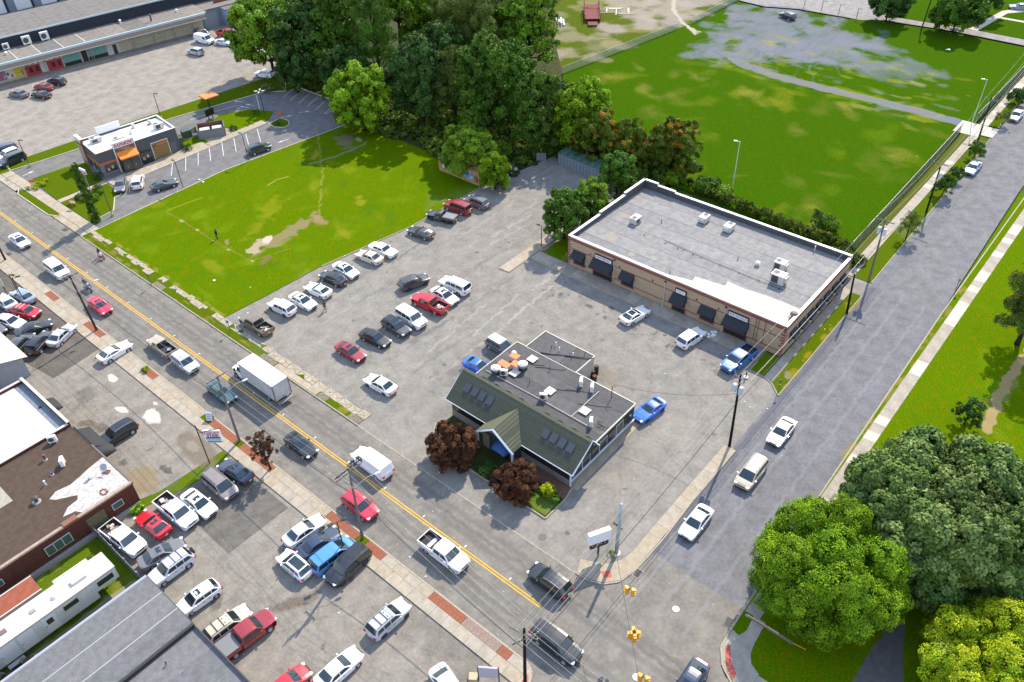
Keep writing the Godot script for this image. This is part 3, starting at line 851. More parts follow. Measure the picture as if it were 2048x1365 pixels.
	ground("shop_lawn",V2([-151.9,-39.6,-150.5,-38.95,-139,-38.95,-137,-39.9,-138.6,-40.2,-151.2,-40.2]),0.1,verge,near_map,-0.02)
	ground("shop_lawn",V2([-143.4,-67.6,-139.9,-68.2,-141.4,-73,-146.0,-71.6,-148.6,-70.6,-148.4,-68]),0.1,turf,near_map,-0.02)
	ground("shop_lawn",V2([-147.2,-74.5,-143.2,-78.4,-141.0,-78.2,-139.9,-85.0,-142.6,-88.2,-147.5,-85.6,-150.1,-80.2]),0.1,turf,near_map,-0.02)
	ground("shop_lawn",V2([-138.3,-84.0,-136.2,-83.9,-134.5,-84.8,-134.8,-86.2,-136.2,-87.2,-138.6,-87.1]),0.1,verge,near_map,-0.02)
	ground("boundary_verge",V2([-164.2,-40,-160.7,-40,-159.4,-51.6,-156.7,-74,-152.6,-93,-149.2,-96.2,-149,-99.2,-158.4,-102.4,-159.2,-93,-161.4,-74,-163,-56]),0.1,verge,far_map,-0.05)
	var dw:=group_node("shop_pavement")
	slabs(-163.5,-42.1,-128,-40.25,true,1.7,0.09,[conc,conc2],dw,0.004)
	slabs(-138,-40.2,-128,-39.05,true,1.7,0.07,[conc,conc2],dw,0.004)
	slabs(-162,-40.2,-152.2,-39.05,true,1.7,0.07,[conc3,conc],dw,0.004)
	slabs(-142.75,-51.0,-141.45,-42.2,false,1.7,0.095,[conc,conc2],dw,0.004)
	slabs(-142.3,-70.9,-139.1,-51.1,false,1.8,0.105,[conc2,conc],dw,0.004)
	slabs(-140.9,-84.0,-139.2,-71,false,1.8,0.105,[conc2,conc],dw,0.004)
	slabs(-145.2,-77.4,-140.95,-71.8,false,2.8,0.104,[conc2],dw,0.004)
	var dk:=group_node("shop_kerb")
	kerb([Vector2(-164,-42.6),Vector2(-160.6,-42),Vector2(-159.3,-51.6),Vector2(-156.6,-74),Vector2(-152.5,-93),Vector2(-149.1,-96.3),Vector2(-152.9,-99.3)],0.16,0.14,kerb_w,dk,4.0)
	kerb([Vector2(-152.7,-99.3),Vector2(-136,-99.4),Vector2(-128.8,-99.4)],0.16,0.14,kerb_w,dk,4.0)
	kerb([Vector2(-152.1,-39.7),Vector2(-150.6,-38.85),Vector2(-139.2,-38.85),Vector2(-137,-39.8)],0.16,0.14,kerb_w,dk,2.6)
	kerb([Vector2(-130.9,-42.2),Vector2(-131.5,-46.6),Vector2(-135.5,-49),Vector2(-135.6,-50.3),Vector2(-139.0,-51.2),Vector2(-139.05,-84)],0.15,0.13,kerb_w,dk,3.0)
	kerb([Vector2(-138.4,-83.9),Vector2(-136.2,-83.8),Vector2(-134.4,-84.8),Vector2(-134.7,-86.3),Vector2(-136.2,-87.3),Vector2(-138.7,-87.2),Vector2(-138.4,-83.9)],0.15,0.13,kerb_w,dk,2.0)
	# trailer yard, with a strip of grass and rubble behind it
	ground("yard_lawn",V2([-72.6,-11.0,-60.0,-10.9,-56.6,-10.4,-56.6,25,-78,25,-72.2,3]),0.03,yard,near_map,-0.02)
	ground("weed_strip",V2([-69.3,-26.2,-67.9,-26.2,-67.5,-22,-68.0,-19,-69.0,-15.5,-70,-13,-70.6,-13,-70.4,-15.8,-69.6,-18]),0.04,yard,near_map,-0.02)
	# painted lines
	var paint:=group_node("road_markings")
	for z in [-33.83,-34.13]:
		for k in 12:
			var a:=-260.0+k*19.35
			ground("yellow_line",rect(a,z-0.07,a+19.35,z+0.07),0.0135,yellow,near_map,99.0,paint)
	for k in 20:
		var mx:=-148.0+k*6.1
		ground("road_stud",rect(mx,-34.62,mx+0.16,-34.3),0.014,whitep,near_map,99.0,paint)
	for s in [[Vector2(-135.27,-51.64),Vector2(-140.54,-54.92)],[Vector2(-135.02,-54.31),Vector2(-139.87,-57.34)],[Vector2(-134.72,-59.64),Vector2(-139.59,-62.95)],[Vector2(-134.29,-62.36),Vector2(-139.42,-65.61)],[Vector2(-134.49,-65.13),Vector2(-139.87,-68.62)],[Vector2(-133.77,-70.19),Vector2(-138.98,-73.28)],[Vector2(-133.44,-72.76),Vector2(-138.76,-75.89)],[Vector2(-133.82,-75.88),Vector2(-138.35,-78.41)],[Vector2(-133.02,-78.1),Vector2(-138.4,-81.18)],[Vector2(-134,-67.5),Vector2(-138.9,-70.41)],[Vector2(-148.77,-98.44),Vector2(-147,-94.13)],[Vector2(-146.56,-98.75),Vector2(-144.18,-93.68)],[Vector2(-143.86,-98.78),Vector2(-141.71,-94.26)],[Vector2(-141,-98.64),Vector2(-138.72,-94)],[Vector2(-138.3,-98.74),Vector2(-135.99,-93.91)],[Vector2(-135.33,-98.43),Vector2(-133.05,-94)],[Vector2(-133.05,-94),Vector2(-132.85,-96.89)],[Vector2(-134.83,-96.94),Vector2(-133.19,-96.64)],[Vector2(-134.09,-95.65),Vector2(-132.23,-95.83)],[Vector2(-153.37,-91.65),Vector2(-145.97,-87.3)],[Vector2(-153.05,-75.28),Vector2(-152.27,-81.92)],[Vector2(-152.27,-81.92),Vector2(-150.83,-86.13)]]:
		stripe(s[0],s[1],0.12,0.0125,whitep,paint,"stall_line")
	for q in [[Vector3(-152.88,0,-86.81),200.0],[Vector3(-149.45,0,-85.91),200.0],[Vector3(-137.16,0,-92.11),60.0],[Vector3(-138.4,0,-88.46),60.0],[Vector3(-129.84,0,-81.06),260.0],[Vector3(-157,0,-43.66),100.0],[Vector3(-153.8,0,-44.21),100.0],[Vector3(-149.28,0,-87.29),200.0]]:
		var ar:=Mb.new()
		var bs:=Basis(UPV,deg_to_rad(q[1]))
		var pts:=[Vector2(-1.2,0.07),Vector2(0.2,0.07),Vector2(0.2,0.3),Vector2(1.2,0.0),Vector2(0.2,-0.3),Vector2(0.2,-0.07),Vector2(-1.2,-0.07)]
		var pl:=PackedVector2Array()
		for v in pts:
			var w: Vector3=bs*Vector3(v.x,0,v.y)+q[0]
			pl.append(Vector2(w.x,w.z))
		ar.cap(pl,0.0125,UPV)
		part("painted_arrow",ar.done(),whitep,paint)
	# faded stall lines of the plaza
	for k in 9:
		stripe(Vector2(-164-k*1.2,-50-k*4.2),Vector2(-170-k*1.2,-51-k*4.2),0.12,0.006,tmat("faded_paint",lin(0.36,0.33,0.27),"asphalt",4.0,0.9),paint,"stall_line")
	# iron covers and grates
	var iron:=tmat("cast_iron",lin(0.16,0.15,0.14),"stucco",0.7,0.7)
	var pale_iron:=tmat("painted_cover",lin(0.6,0.58,0.54),"stucco",0.7,0.8)
	for q in [[Vector3(-32.68,0,-40.4),0.42,"iron manhole cover in the lot entrance beside the garden",false],[Vector3(-17.57,0,-41.99),0.42,"pale round manhole cover on the side road near the big trees",true],[Vector3(-16.68,0,-33.9),0.42,"pale round manhole cover below the double traffic signal",true]]:
		var t:=thing("manhole_cover",q[2],"manhole cover",q[0],0.0,"manhole covers in the road")
		var lid:=Mb.new()
		lid.lathe([Vector2(0,0.022),Vector2(q[1]*0.86,0.022),Vector2(q[1]*0.88,0.014)],Vector3.ZERO,Basis(),20)
		part("lid",lid.done(),pale_iron if q[3] else iron,t)
		var ring:=Mb.new()
		ring.lathe([Vector2(q[1]*0.9,0.012),Vector2(q[1]*0.92,0.018),Vector2(q[1],0.018),Vector2(q[1]*1.02,0.0)],Vector3.ZERO,Basis(),20)
		part("ring",ring.done(),iron,t)
	for q in [[Vector3(-22.57,0,-42.99),0.0,"storm drain grate at the kerb of the rounded street corner"],[Vector3(-12.98,0,-43.92),8.0,"dark storm drain grate at the park kerb under the trees"],[Vector3(-132.18,0,-38.38),90.0,"storm drain grate beside the coffee shop driveway"],[Vector3(-132.32,0,-29.06),90.0,"storm drain grate by the far end of the south kerb"],[Vector3(-80.91,0,-14.03),0.0,""]]:
		if q[2]=="":
			continue
		var t:=thing("storm_drain",q[2],"drain",q[0],q[1],"storm drains at the kerbs")
		var fr:=Mb.new()
		for s in [-1.0,1.0]:
			fr.box(Vector3(s*0.36,0.02,0),Vector3(0.08,0.04,1.1))
			fr.box(Vector3(0,0.02,s*0.51),Vector3(0.64,0.04,0.08))
		part("frame",fr.done(),kerb_m if q[0].x>-30 and q[0].x<-20 else iron,t)
		var pit:=Mb.new()
		pit.box(Vector3(0,0.008,0),Vector3(0.66,0.012,0.96))
		part("pit",pit.done(),mat("dark_pit",lin(0.015,0.015,0.015),0.9),t)
		for k in 6:
			var bar:=Mb.new()
			bar.box(Vector3(-0.27+k*0.108,0.024,0),Vector3(0.05,0.02,0.94))
			part("grate_bar",bar.done(),iron,t)


func stripe(a: Vector2,b: Vector2,w: float,y: float,m: Material,parent: Node,called: String) -> void:
	var s:=(b-a).normalized().orthogonal()*w*0.5
	ground(called,PackedVector2Array([a+s,b+s,b-s,a-s]),y,m,near_map,99.0,parent)


# ------------------------------------------------------------------ vehicles
# every kind: length, width, wheelbase, front overhang, wheel radius, top line of the lower body from nose to tail,
# the greenhouse (foot of windscreen, top of it, roof crown, top of rear glass, foot of rear glass), pillars, roof width share
var kinds:={
	"sedan": {"l": 4.8,"w": 1.84,"b": 2.8,"o": 0.92,"r": 0.33,"top": [2.4,.5,2.38,.66,2.15,.76,1.6,.86,1.08,.95,-1.6,.99,-2.1,1.02,-2.33,.98,-2.4,.78,-2.38,.5],"cab": [1.1,.93,.28,1.41,-.35,1.46,-1.0,1.41,-1.82,.98],"pil": [-.3],"rw": .72,"seats": 1},
	"coupe": {"l": 4.7,"w": 1.9,"b": 2.75,"o": 0.95,"r": 0.35,"top": [2.35,.48,2.33,.64,2.05,.78,1.4,.88,.7,.96,-1.4,1.0,-1.95,1.04,-2.28,1.0,-2.35,.76,-2.32,.5],"cab": [.75,.94,-.05,1.32,-.55,1.37,-1.1,1.32,-1.95,1.0],"pil": [-.95],"rw": .7},
	"hatch": {"l": 4.35,"w": 1.8,"b": 2.62,"o": 0.88,"r": 0.33,"top": [2.17,.5,2.15,.68,1.95,.8,1.5,.92,1.15,1.0,-1.8,1.04,-2.1,1.0,-2.17,.72,-2.14,.48],"cab": [1.2,.97,.4,1.46,-.4,1.52,-1.5,1.44,-2.05,1.02],"pil": [-.25,-1.15],"rw": .73},
	"suv": {"l": 4.7,"w": 1.9,"b": 2.75,"o": 0.92,"r": 0.37,"top": [2.35,.55,2.33,.84,2.12,.95,1.6,1.03,1.15,1.08,-2.05,1.1,-2.28,1.04,-2.35,.75,-2.31,.5],"cab": [1.2,1.05,.45,1.62,-.5,1.71,-1.8,1.64,-2.25,1.08],"pil": [-.2,-1.15],"rw": .77},
	"big_suv": {"l": 5.2,"w": 2.02,"b": 3.0,"o": 0.98,"r": 0.4,"top": [2.6,.6,2.58,.95,2.4,1.06,1.8,1.14,1.4,1.18,-2.35,1.18,-2.55,1.12,-2.6,.78,-2.57,.55],"cab": [1.42,1.15,.8,1.8,-.3,1.88,-2.25,1.82,-2.53,1.17],"pil": [.1,-.95],"rw": .82},
	"minivan": {"l": 5.1,"w": 1.98,"b": 3.0,"o": 0.98,"r": 0.35,"top": [2.55,.5,2.52,.78,2.3,.93,1.9,1.03,1.6,1.07,-2.25,1.1,-2.5,1.04,-2.55,.7,-2.51,.48],"cab": [1.75,1.04,.75,1.66,-.4,1.76,-2.05,1.69,-2.47,1.08],"pil": [.25,-1.05],"rw": .78},
	"van": {"l": 5.7,"w": 2.02,"b": 3.45,"o": 1.0,"r": 0.37,"top": [2.85,.55,2.83,.9,2.65,1.05,2.2,1.15,1.9,1.2,-2.6,1.22,-2.8,1.2,-2.85,.8,-2.82,.55],"cab": [1.95,1.16,1.2,1.98,0,2.1,-2.55,2.06,-2.79,1.2],"pil": [.55],"rw": .84,"blind": true},
	"pickup": {"l": 5.85,"w": 2.02,"b": 3.65,"o": 0.98,"r": 0.4,"top": [2.92,.62,2.9,1.02,2.75,1.1,2.1,1.17,1.6,1.2,-.92,1.22,-.95,.78,-2.86,.78,-2.92,.74,-2.9,.55],"cab": [1.6,1.17,.95,1.82,.1,1.9,-.66,1.86,-.9,1.2],"pil": [.4],"rw": .8,"bed": [-.97,-2.9,1.24]},
	"short_pickup": {"l": 5.2,"w": 1.85,"b": 3.0,"o": 0.9,"r": 0.36,"top": [2.6,.58,2.58,.9,2.4,.98,1.8,1.05,1.2,1.08,-.35,1.1,-.38,.74,-2.54,.74,-2.6,.7,-2.58,.52],"cab": [1.25,1.05,.65,1.6,.1,1.66,-.2,1.62,-.36,1.08],"pil": [],"rw": .78,"bed": [-.4,-2.58,1.12]},
	"old_sedan": {"l": 5.1,"w": 1.86,"b": 2.85,"o": 1.0,"r": 0.34,"top": [2.55,.5,2.54,.76,2.4,.85,1.7,.9,1.0,.94,-1.5,.95,-2.3,.95,-2.52,.9,-2.55,.7,-2.52,.5],"cab": [1.0,.93,.42,1.37,-.3,1.42,-1.1,1.38,-1.6,.95],"pil": [-.25],"rw": .76},
}


func glass_m() -> StandardMaterial3D:
	var m:=mat("car_glass",lin(0.012,0.022,0.024),0.06)
	m.metallic_specular=0.9
	return m


func paint_m(n: String) -> StandardMaterial3D:
	if mats.has("paint_"+n):
		return mats["paint_"+n]
	var c: Color={
		"white": lin(0.72,0.72,0.71),"pearl": lin(0.66,0.64,0.6),"cream": lin(0.58,0.52,0.42),"silver": lin(0.42,0.43,0.45),"pale_silver": lin(0.55,0.57,0.6),"grey": lin(0.13,0.13,0.135),"dark_grey": lin(0.05,0.052,0.056),
		"black": lin(0.012,0.013,0.015),"navy": lin(0.02,0.035,0.07),"blue": lin(0.03,0.14,0.42),"sky_blue": lin(0.06,0.22,0.48),"bright_blue": lin(0.012,0.12,0.62),"deep_blue": lin(0.015,0.07,0.3),"red": lin(0.46,0.012,0.02),"dark_red": lin(0.24,0.018,0.022),"scarlet": lin(0.55,0.01,0.04),
		"teal": lin(0.03,0.085,0.09),"green": lin(0.025,0.045,0.042),"beige": lin(0.48,0.42,0.31),"tan": lin(0.36,0.31,0.22),"taupe": lin(0.2,0.17,0.155),"brown": lin(0.16,0.12,0.08),"steel_blue": lin(0.22,0.28,0.36),"olive": lin(0.18,0.16,0.11),
	}[n]
	var m:=mat("paint_"+n,c,0.32,0.0)
	m.metallic_specular=0.5
	m.clearcoat_enabled=true
	m.clearcoat=0.8
	m.clearcoat_roughness=0.06
	return m


# two-dimensional outline swept across the width; zf(point, t) gives the place of each point, t from -1 to 1
func sweep(o: Mb,outline: PackedVector2Array,ts: Array,zf: Callable) -> void:
	var g:=[]
	for t in ts:
		var ring:=[]
		for p in outline:
			ring.append(zf.call(p,t))
		g.append(ring)
	var n:=outline.size()
	var cw:=Geometry2D.is_polygon_clockwise(outline)
	for i in ts.size()-1:
		for k in n:
			var k2:=(k+1) % n
			if cw:
				o.quad(g[i][k],g[i][k2],g[i+1][k2],g[i+1][k])
			else:
				o.quad(g[i+1][k],g[i+1][k2],g[i][k2],g[i][k])
	var ix:=Geometry2D.triangulate_polygon(outline)
	for side in [0,ts.size()-1]:
		for i in range(0,ix.size(),3):
			o.tface(g[side][ix[i]],g[side][ix[i+1]],g[side][ix[i+2]],Vector3(0,0,-1.0 if side==0 else 1.0))


func make_vehicle(kind: String) -> Dictionary:
	var d: Dictionary=kinds[kind]
	var L: float=d.l
	var W: float=d.w
	var r: float=d.r
	var xf: float=L*0.5-d.o
	var xr: float=xf-d.b
	var gnd:=0.2 if r<0.36 else 0.27
	# lower body: top line, then along the bottom with both wheel arches
	var out:=PackedVector2Array()
	var tp: Array=d.top
	for i in range(0,tp.size(),2):
		out.append(Vector2(tp[i],tp[i+1]))
	out.append(Vector2(-L*0.5+0.14,gnd+0.06))
	for ax in [xr,xf]:
		var ra:=r+0.055
		var y0:=gnd-r
		var a0:=PI-asin(y0/ra) if absf(y0)<ra else PI
		var a1:=asin(y0/ra) if absf(y0)<ra else 0.0
		for k in 9:
			var a:=lerpf(a0,a1,k/8.0)
			out.append(Vector2(ax+cos(a)*ra,r+sin(a)*ra))
	out.append(Vector2(L*0.5-0.14,gnd+0.05))
	var body_at:=func(p: Vector2,t: float) -> Vector3:
		var e:=clampf((absf(p.x)-(L*0.5-0.75))/0.75,0.0,1.0)
		var hw:=W*0.5*(1.0-0.13*e*e)
		var x:=p.x-signf(p.x)*0.16*e*e*t*t*t*t
		var y:=p.y-(0.07*pow(absf(t),8.0) if p.y>gnd+0.45 else 0.0)
		if p.y<gnd+0.12:
			hw *= 0.97
		return Vector3(x,y,t*hw)
	var o:=Mb.new(true)
	var ts:=[-1.0,-0.97,-0.88,-0.6,0.0,0.6,0.88,0.97,1.0]
	o.st.set_smooth_group(-1)
	sweep(o,out,ts,body_at)
	# greenhouse
	var c: Array=d.cab
	var belt: float=minf(c[1],c[9])-0.04
	var top: float=c[5]
	var wb:=W*0.47
	var wr: float=W*0.5*d.rw
	var cab_at:=func(p: Vector2,t: float) -> Vector3:
		var f:=clampf((p.y-belt)/(top-belt),0.0,1.0)
		var s:=pow(absf(t),5.0)
		return Vector3(p.x-signf(p.x-(c[0]+c[8])*0.5)*0.07*s*(1.0-f*0.3),p.y-0.05*f*s,t*lerpf(wb,wr,f))
	var co:=PackedVector2Array([Vector2(c[0],c[1]-0.05),Vector2(c[2],c[3]),Vector2(c[2]*0.6+c[4]*0.4,lerpf(c[3],c[5],0.7)),Vector2(c[4],c[5]),Vector2(c[4]*0.5+c[6]*0.5,lerpf(c[7],c[5],0.75)),Vector2(c[6],c[7]),Vector2(c[8],c[9]-0.05)])
	sweep(o,co,[-1.0,-0.93,-0.7,0.0,0.7,0.93,1.0],cab_at)
	if d.has("bed"):
		var b: Array=d.bed
		for s in [-1.0,1.0]:
			o.box(Vector3((b[0]+b[1])*0.5,(0.7+b[2])*0.5,s*(W*0.5-0.075)),Vector3(b[0]-b[1],b[2]-0.7,0.11))
		o.box(Vector3(b[1]+0.03,(0.62+b[2])*0.5,0),Vector3(0.07,b[2]-0.62,W*0.9))
	var made:={"body": o.done()}
	# glass
	var pane:=func(x0: float,y0: float,x1: float,y1: float,f0: float,f1: float) -> ArrayMesh:
		var q:=Mb.new(true)
		var n:=Vector2(y1-y0,x0-x1).normalized()
		if n.y<0: n=-n
		var us:=[-0.88,-0.6,-0.2,0.2,0.6,0.88]
		for i in 5:
			var P:=func(f: float,t: float) -> Vector3:
				var v:=Vector2(lerpf(x0,x1,f),lerpf(y0,y1,f))
				var w: Vector3=cab_at.call(v,t)
				return w+Vector3(n.x,n.y,0)*0.014
			q.face(P.call(f0,us[i]),P.call(f0,us[i+1]),P.call(f1,us[i+1]),P.call(f1,us[i]),Vector3(n.x,n.y,0))
		return q.done()
	made["windscreen"]=pane.call(c[0],c[1],c[2],c[3],0.1,0.96)
	if not d.get("blind",false):
		made["rear_window"]=pane.call(c[8],c[9],c[6],c[7],0.16,0.92)
	# side windows between the pillars
	var xs: Array=[c[0]]+d.pil+[c[8]]
	var sides:=[]
	var yl: float=belt+0.1
	var yh: float=minf(c[3],c[7])-0.06
	var xat:=func(y: float,front: bool) -> float:
		return lerpf(c[0],c[2],clampf((y-c[1])/(c[3]-c[1]),0,1)) if front else lerpf(c[8],c[6],clampf((y-c[9])/(c[7]-c[9]),0,1))
	for s in [-1.0,1.0]:
		for i in xs.size()-1:
			if d.get("blind",false) and i>0:
				continue
			var p:=PackedVector2Array()
			if i==0:
				p.append(Vector2(xat.call(yl,true)-0.13,yl))
				p.append(Vector2(xat.call(yh,true)-0.1,yh))
			else:
				p.append(Vector2(xs[i]-0.04,yl))
				p.append(Vector2(xs[i]-0.04,yh))
			if i==xs.size()-2:
				p.append(Vector2(xat.call(yh,false)+0.12,yh))
				p.append(Vector2(xat.call(yl,false)+0.22,yl))
			else:
				p.append(Vector2(xs[i+1]+0.04,yh))
				p.append(Vector2(xs[i+1]+0.04,yl))
			var q:=Mb.new()
			var v:=[]
			for e in p:
				var w: Vector3=cab_at.call(e,s)
				v.append(w+Vector3(0,0.003,s*0.012))
			q.face(v[0],v[1],v[2],v[3],Vector3(0,0.2,s))
			sides.append(q.done())
	made["sides"]=sides
	# doors: thin skins that stand a little proud, each with its handle
	var doors:=[]
	var dx: Array=[c[0]-0.05]+(d.pil.slice(0,1) if d.pil.size() else [])+[maxf(c[8]+0.35,xr+r+0.1)]
	if d.has("bed"):
		dx[-1]=c[8]+0.04
	for s in [-1.0,1.0]:
		for i in dx.size()-1:
			if d.get("blind",false) and i>0:
				continue
			var q:=Mb.new()
			q.box(Vector3((dx[i]+dx[i+1])*0.5,(gnd+0.12+belt-0.09)*0.5,s*(W*0.5+0.002)),Vector3(absf(dx[i]-dx[i+1])-0.03,belt-0.09-gnd-0.12,0.012))
			var h:=Mb.new()
			h.box(Vector3(dx[i+1]+0.2,belt-0.2,s*(W*0.5+0.022)),Vector3(0.2,0.035,0.03))
			doors.append([q.done(),h.done()])
	made["doors"]=doors
	# wheels
	var ty:=Mb.new(true)
	ty.st.set_smooth_group(-1)
	ty.lathe([Vector2(r*0.62,-0.11),Vector2(r*0.94,-0.11),Vector2(r,-0.07),Vector2(r,0.07),Vector2(r*0.94,0.11),Vector2(r*0.62,0.11)],Vector3.ZERO,Basis(Vector3.RIGHT,PI/2),18)
	made["tyre"]=ty.done()
	var rim:=Mb.new()
	for s in [-1.0,1.0]:
		var bb:=Basis(Vector3.RIGHT,PI/2*s)
		rim.lathe([Vector2(0,0.085),Vector2(r*0.2,0.085),Vector2(r*0.28,0.06),Vector2(r*0.5,0.075),Vector2(r*0.64,0.112)],Vector3.ZERO,bb,10)
	made["rim"]=rim.done()
	made["wheels"]=[Vector3(xf,r,W*0.5-0.13),Vector3(xf,r,-W*0.5+0.13),Vector3(xr,r,W*0.5-0.13),Vector3(xr,r,-W*0.5+0.13)]
	# lamps, grille, plates, mirrors
	var hy: float=lerpf(tp[1],tp[5],0.72)
	var lamp:=func(s: float,front: bool) -> ArrayMesh:
		var q:=Mb.new()
		if front:
			q.box(Vector3(L*0.5-0.15,hy,s*W*0.35),Vector3(0.3,0.13,0.3),Basis(UPV,s*0.42))
		else:
			q.box(Vector3(-L*0.5+0.1,belt-0.2,s*W*0.37),Vector3(0.22,0.17 if not d.has("bed") else 0.3,0.26 if not d.has("bed") else 0.14),Basis(UPV,-s*0.3))
		return q.done()
	made["headlights"]=[lamp.call(-1.0,true),lamp.call(1.0,true)]
	made["taillights"]=[lamp.call(-1.0,false),lamp.call(1.0,false)]
	var gr:=Mb.new()
	gr.box(Vector3(L*0.5-0.02,hy-0.06,0),Vector3(0.08,0.16,W*0.42))
	gr.box(Vector3(L*0.5-0.05,gnd+0.16,0),Vector3(0.1,0.12,W*0.6))
	made["grille"]=gr.done()
	var pl:=Mb.new()
	pl.box(Vector3(-L*0.5-0.005,belt-0.33,0),Vector3(0.03,0.15,0.32))
	made["plate"]=pl.done()
	var mirrors:=[]
	for s in [-1.0,1.0]:
		var q:=Mb.new()
		q.box(Vector3(c[0]-0.42,belt+0.12,s*(W*0.5+0.08)),Vector3(0.13,0.15,0.2))
		mirrors.append(q.done())
	made["mirrors"]=mirrors
	var sr:=Mb.new()
	var sp:=func(x: float,z: float) -> Vector3: return (cab_at.call(Vector2(x,lerpf(c[3],c[5],clampf((c[2]-x)/maxf(0.1,c[2]-c[4]),0,1))+0.012),0.0) as Vector3)+Vector3(0,0,z)
	sr.face(sp.call(c[2]-0.18,-0.38),sp.call(c[2]-0.18,0.38),sp.call(c[2]-0.68,0.38),sp.call(c[2]-0.68,-0.38),UPV)
	made["sunroof"]=sr.done()
	var glr:=Mb.new()
	var ps:=[c[2]-0.1,c[4],c[6]+0.1]
	for i in 2:
		var ya: float=lerpf(c[3],c[5],0.3) if i==0 else c[5]
		var yb: float=c[5] if i==0 else lerpf(c[7],c[5],0.3)
		glr.face(Vector3(ps[i],ya+0.02,-wr*0.72),Vector3(ps[i],ya+0.02,wr*0.72),Vector3(ps[i+1],yb+0.02,wr*0.72),Vector3(ps[i+1],yb+0.02,-wr*0.72),UPV)
	made["glass_roof"]=glr.done()
	var rails:=[]
	for s in [-1.0,1.0]:
		var q:=Mb.new()
		q.tube([Vector3(c[2]-0.1,c[3]-0.02,s*wr*0.86),Vector3(c[2]-0.25,c[3]+0.06,s*wr*0.86),Vector3(c[4],c[5]+0.03,s*wr*0.86),Vector3(c[6]+0.2,c[7]+0.06,s*wr*0.86),Vector3(c[6]+0.05,c[7],s*wr*0.86)],0.025,0.025,6)
		rails.append(q.done())
	made["rails"]=rails
	var bars:=[]
	for fx in [0.35,0.75]:
		var q:=Mb.new()
		var x:=lerpf(c[2]-0.2,c[6]+0.2,fx)
		q.box(Vector3(x,c[5]+0.045,0),Vector3(0.07,0.03,wr*1.76))
		bars.append(q.done())
	made["bars"]=bars
	if d.has("bed"):
		var b: Array=d.bed
		var q:=Mb.new()
		q.box(Vector3((b[0]+b[1])*0.5,0.79,0),Vector3(b[0]-b[1]-0.1,0.014,W-0.27))
		q.box(Vector3(b[0]-0.02,1.0,0),Vector3(0.03,0.42,W-0.28))
		for s in [-1.0,1.0]:
			q.box(Vector3((b[0]+b[1])*0.5,0.98,s*(W*0.5-0.138)),Vector3(b[0]-b[1]-0.1,0.4,0.012))
			q.box(Vector3(xr,0.88,s*(W*0.5-0.24)),Vector3(0.8,0.2,0.2))
		q.box(Vector3(b[1]+0.072,0.98,0),Vector3(0.012,0.4,W-0.3))
		made["bed_liner"]=q.done()
		var cv:=Mb.new()
		cv.box(Vector3((b[0]+b[1])*0.5,b[2]+0.015,0),Vector3(b[0]-b[1]-0.02,0.03,W-0.08))
		made["bed_cover"]=cv.done()
	return made


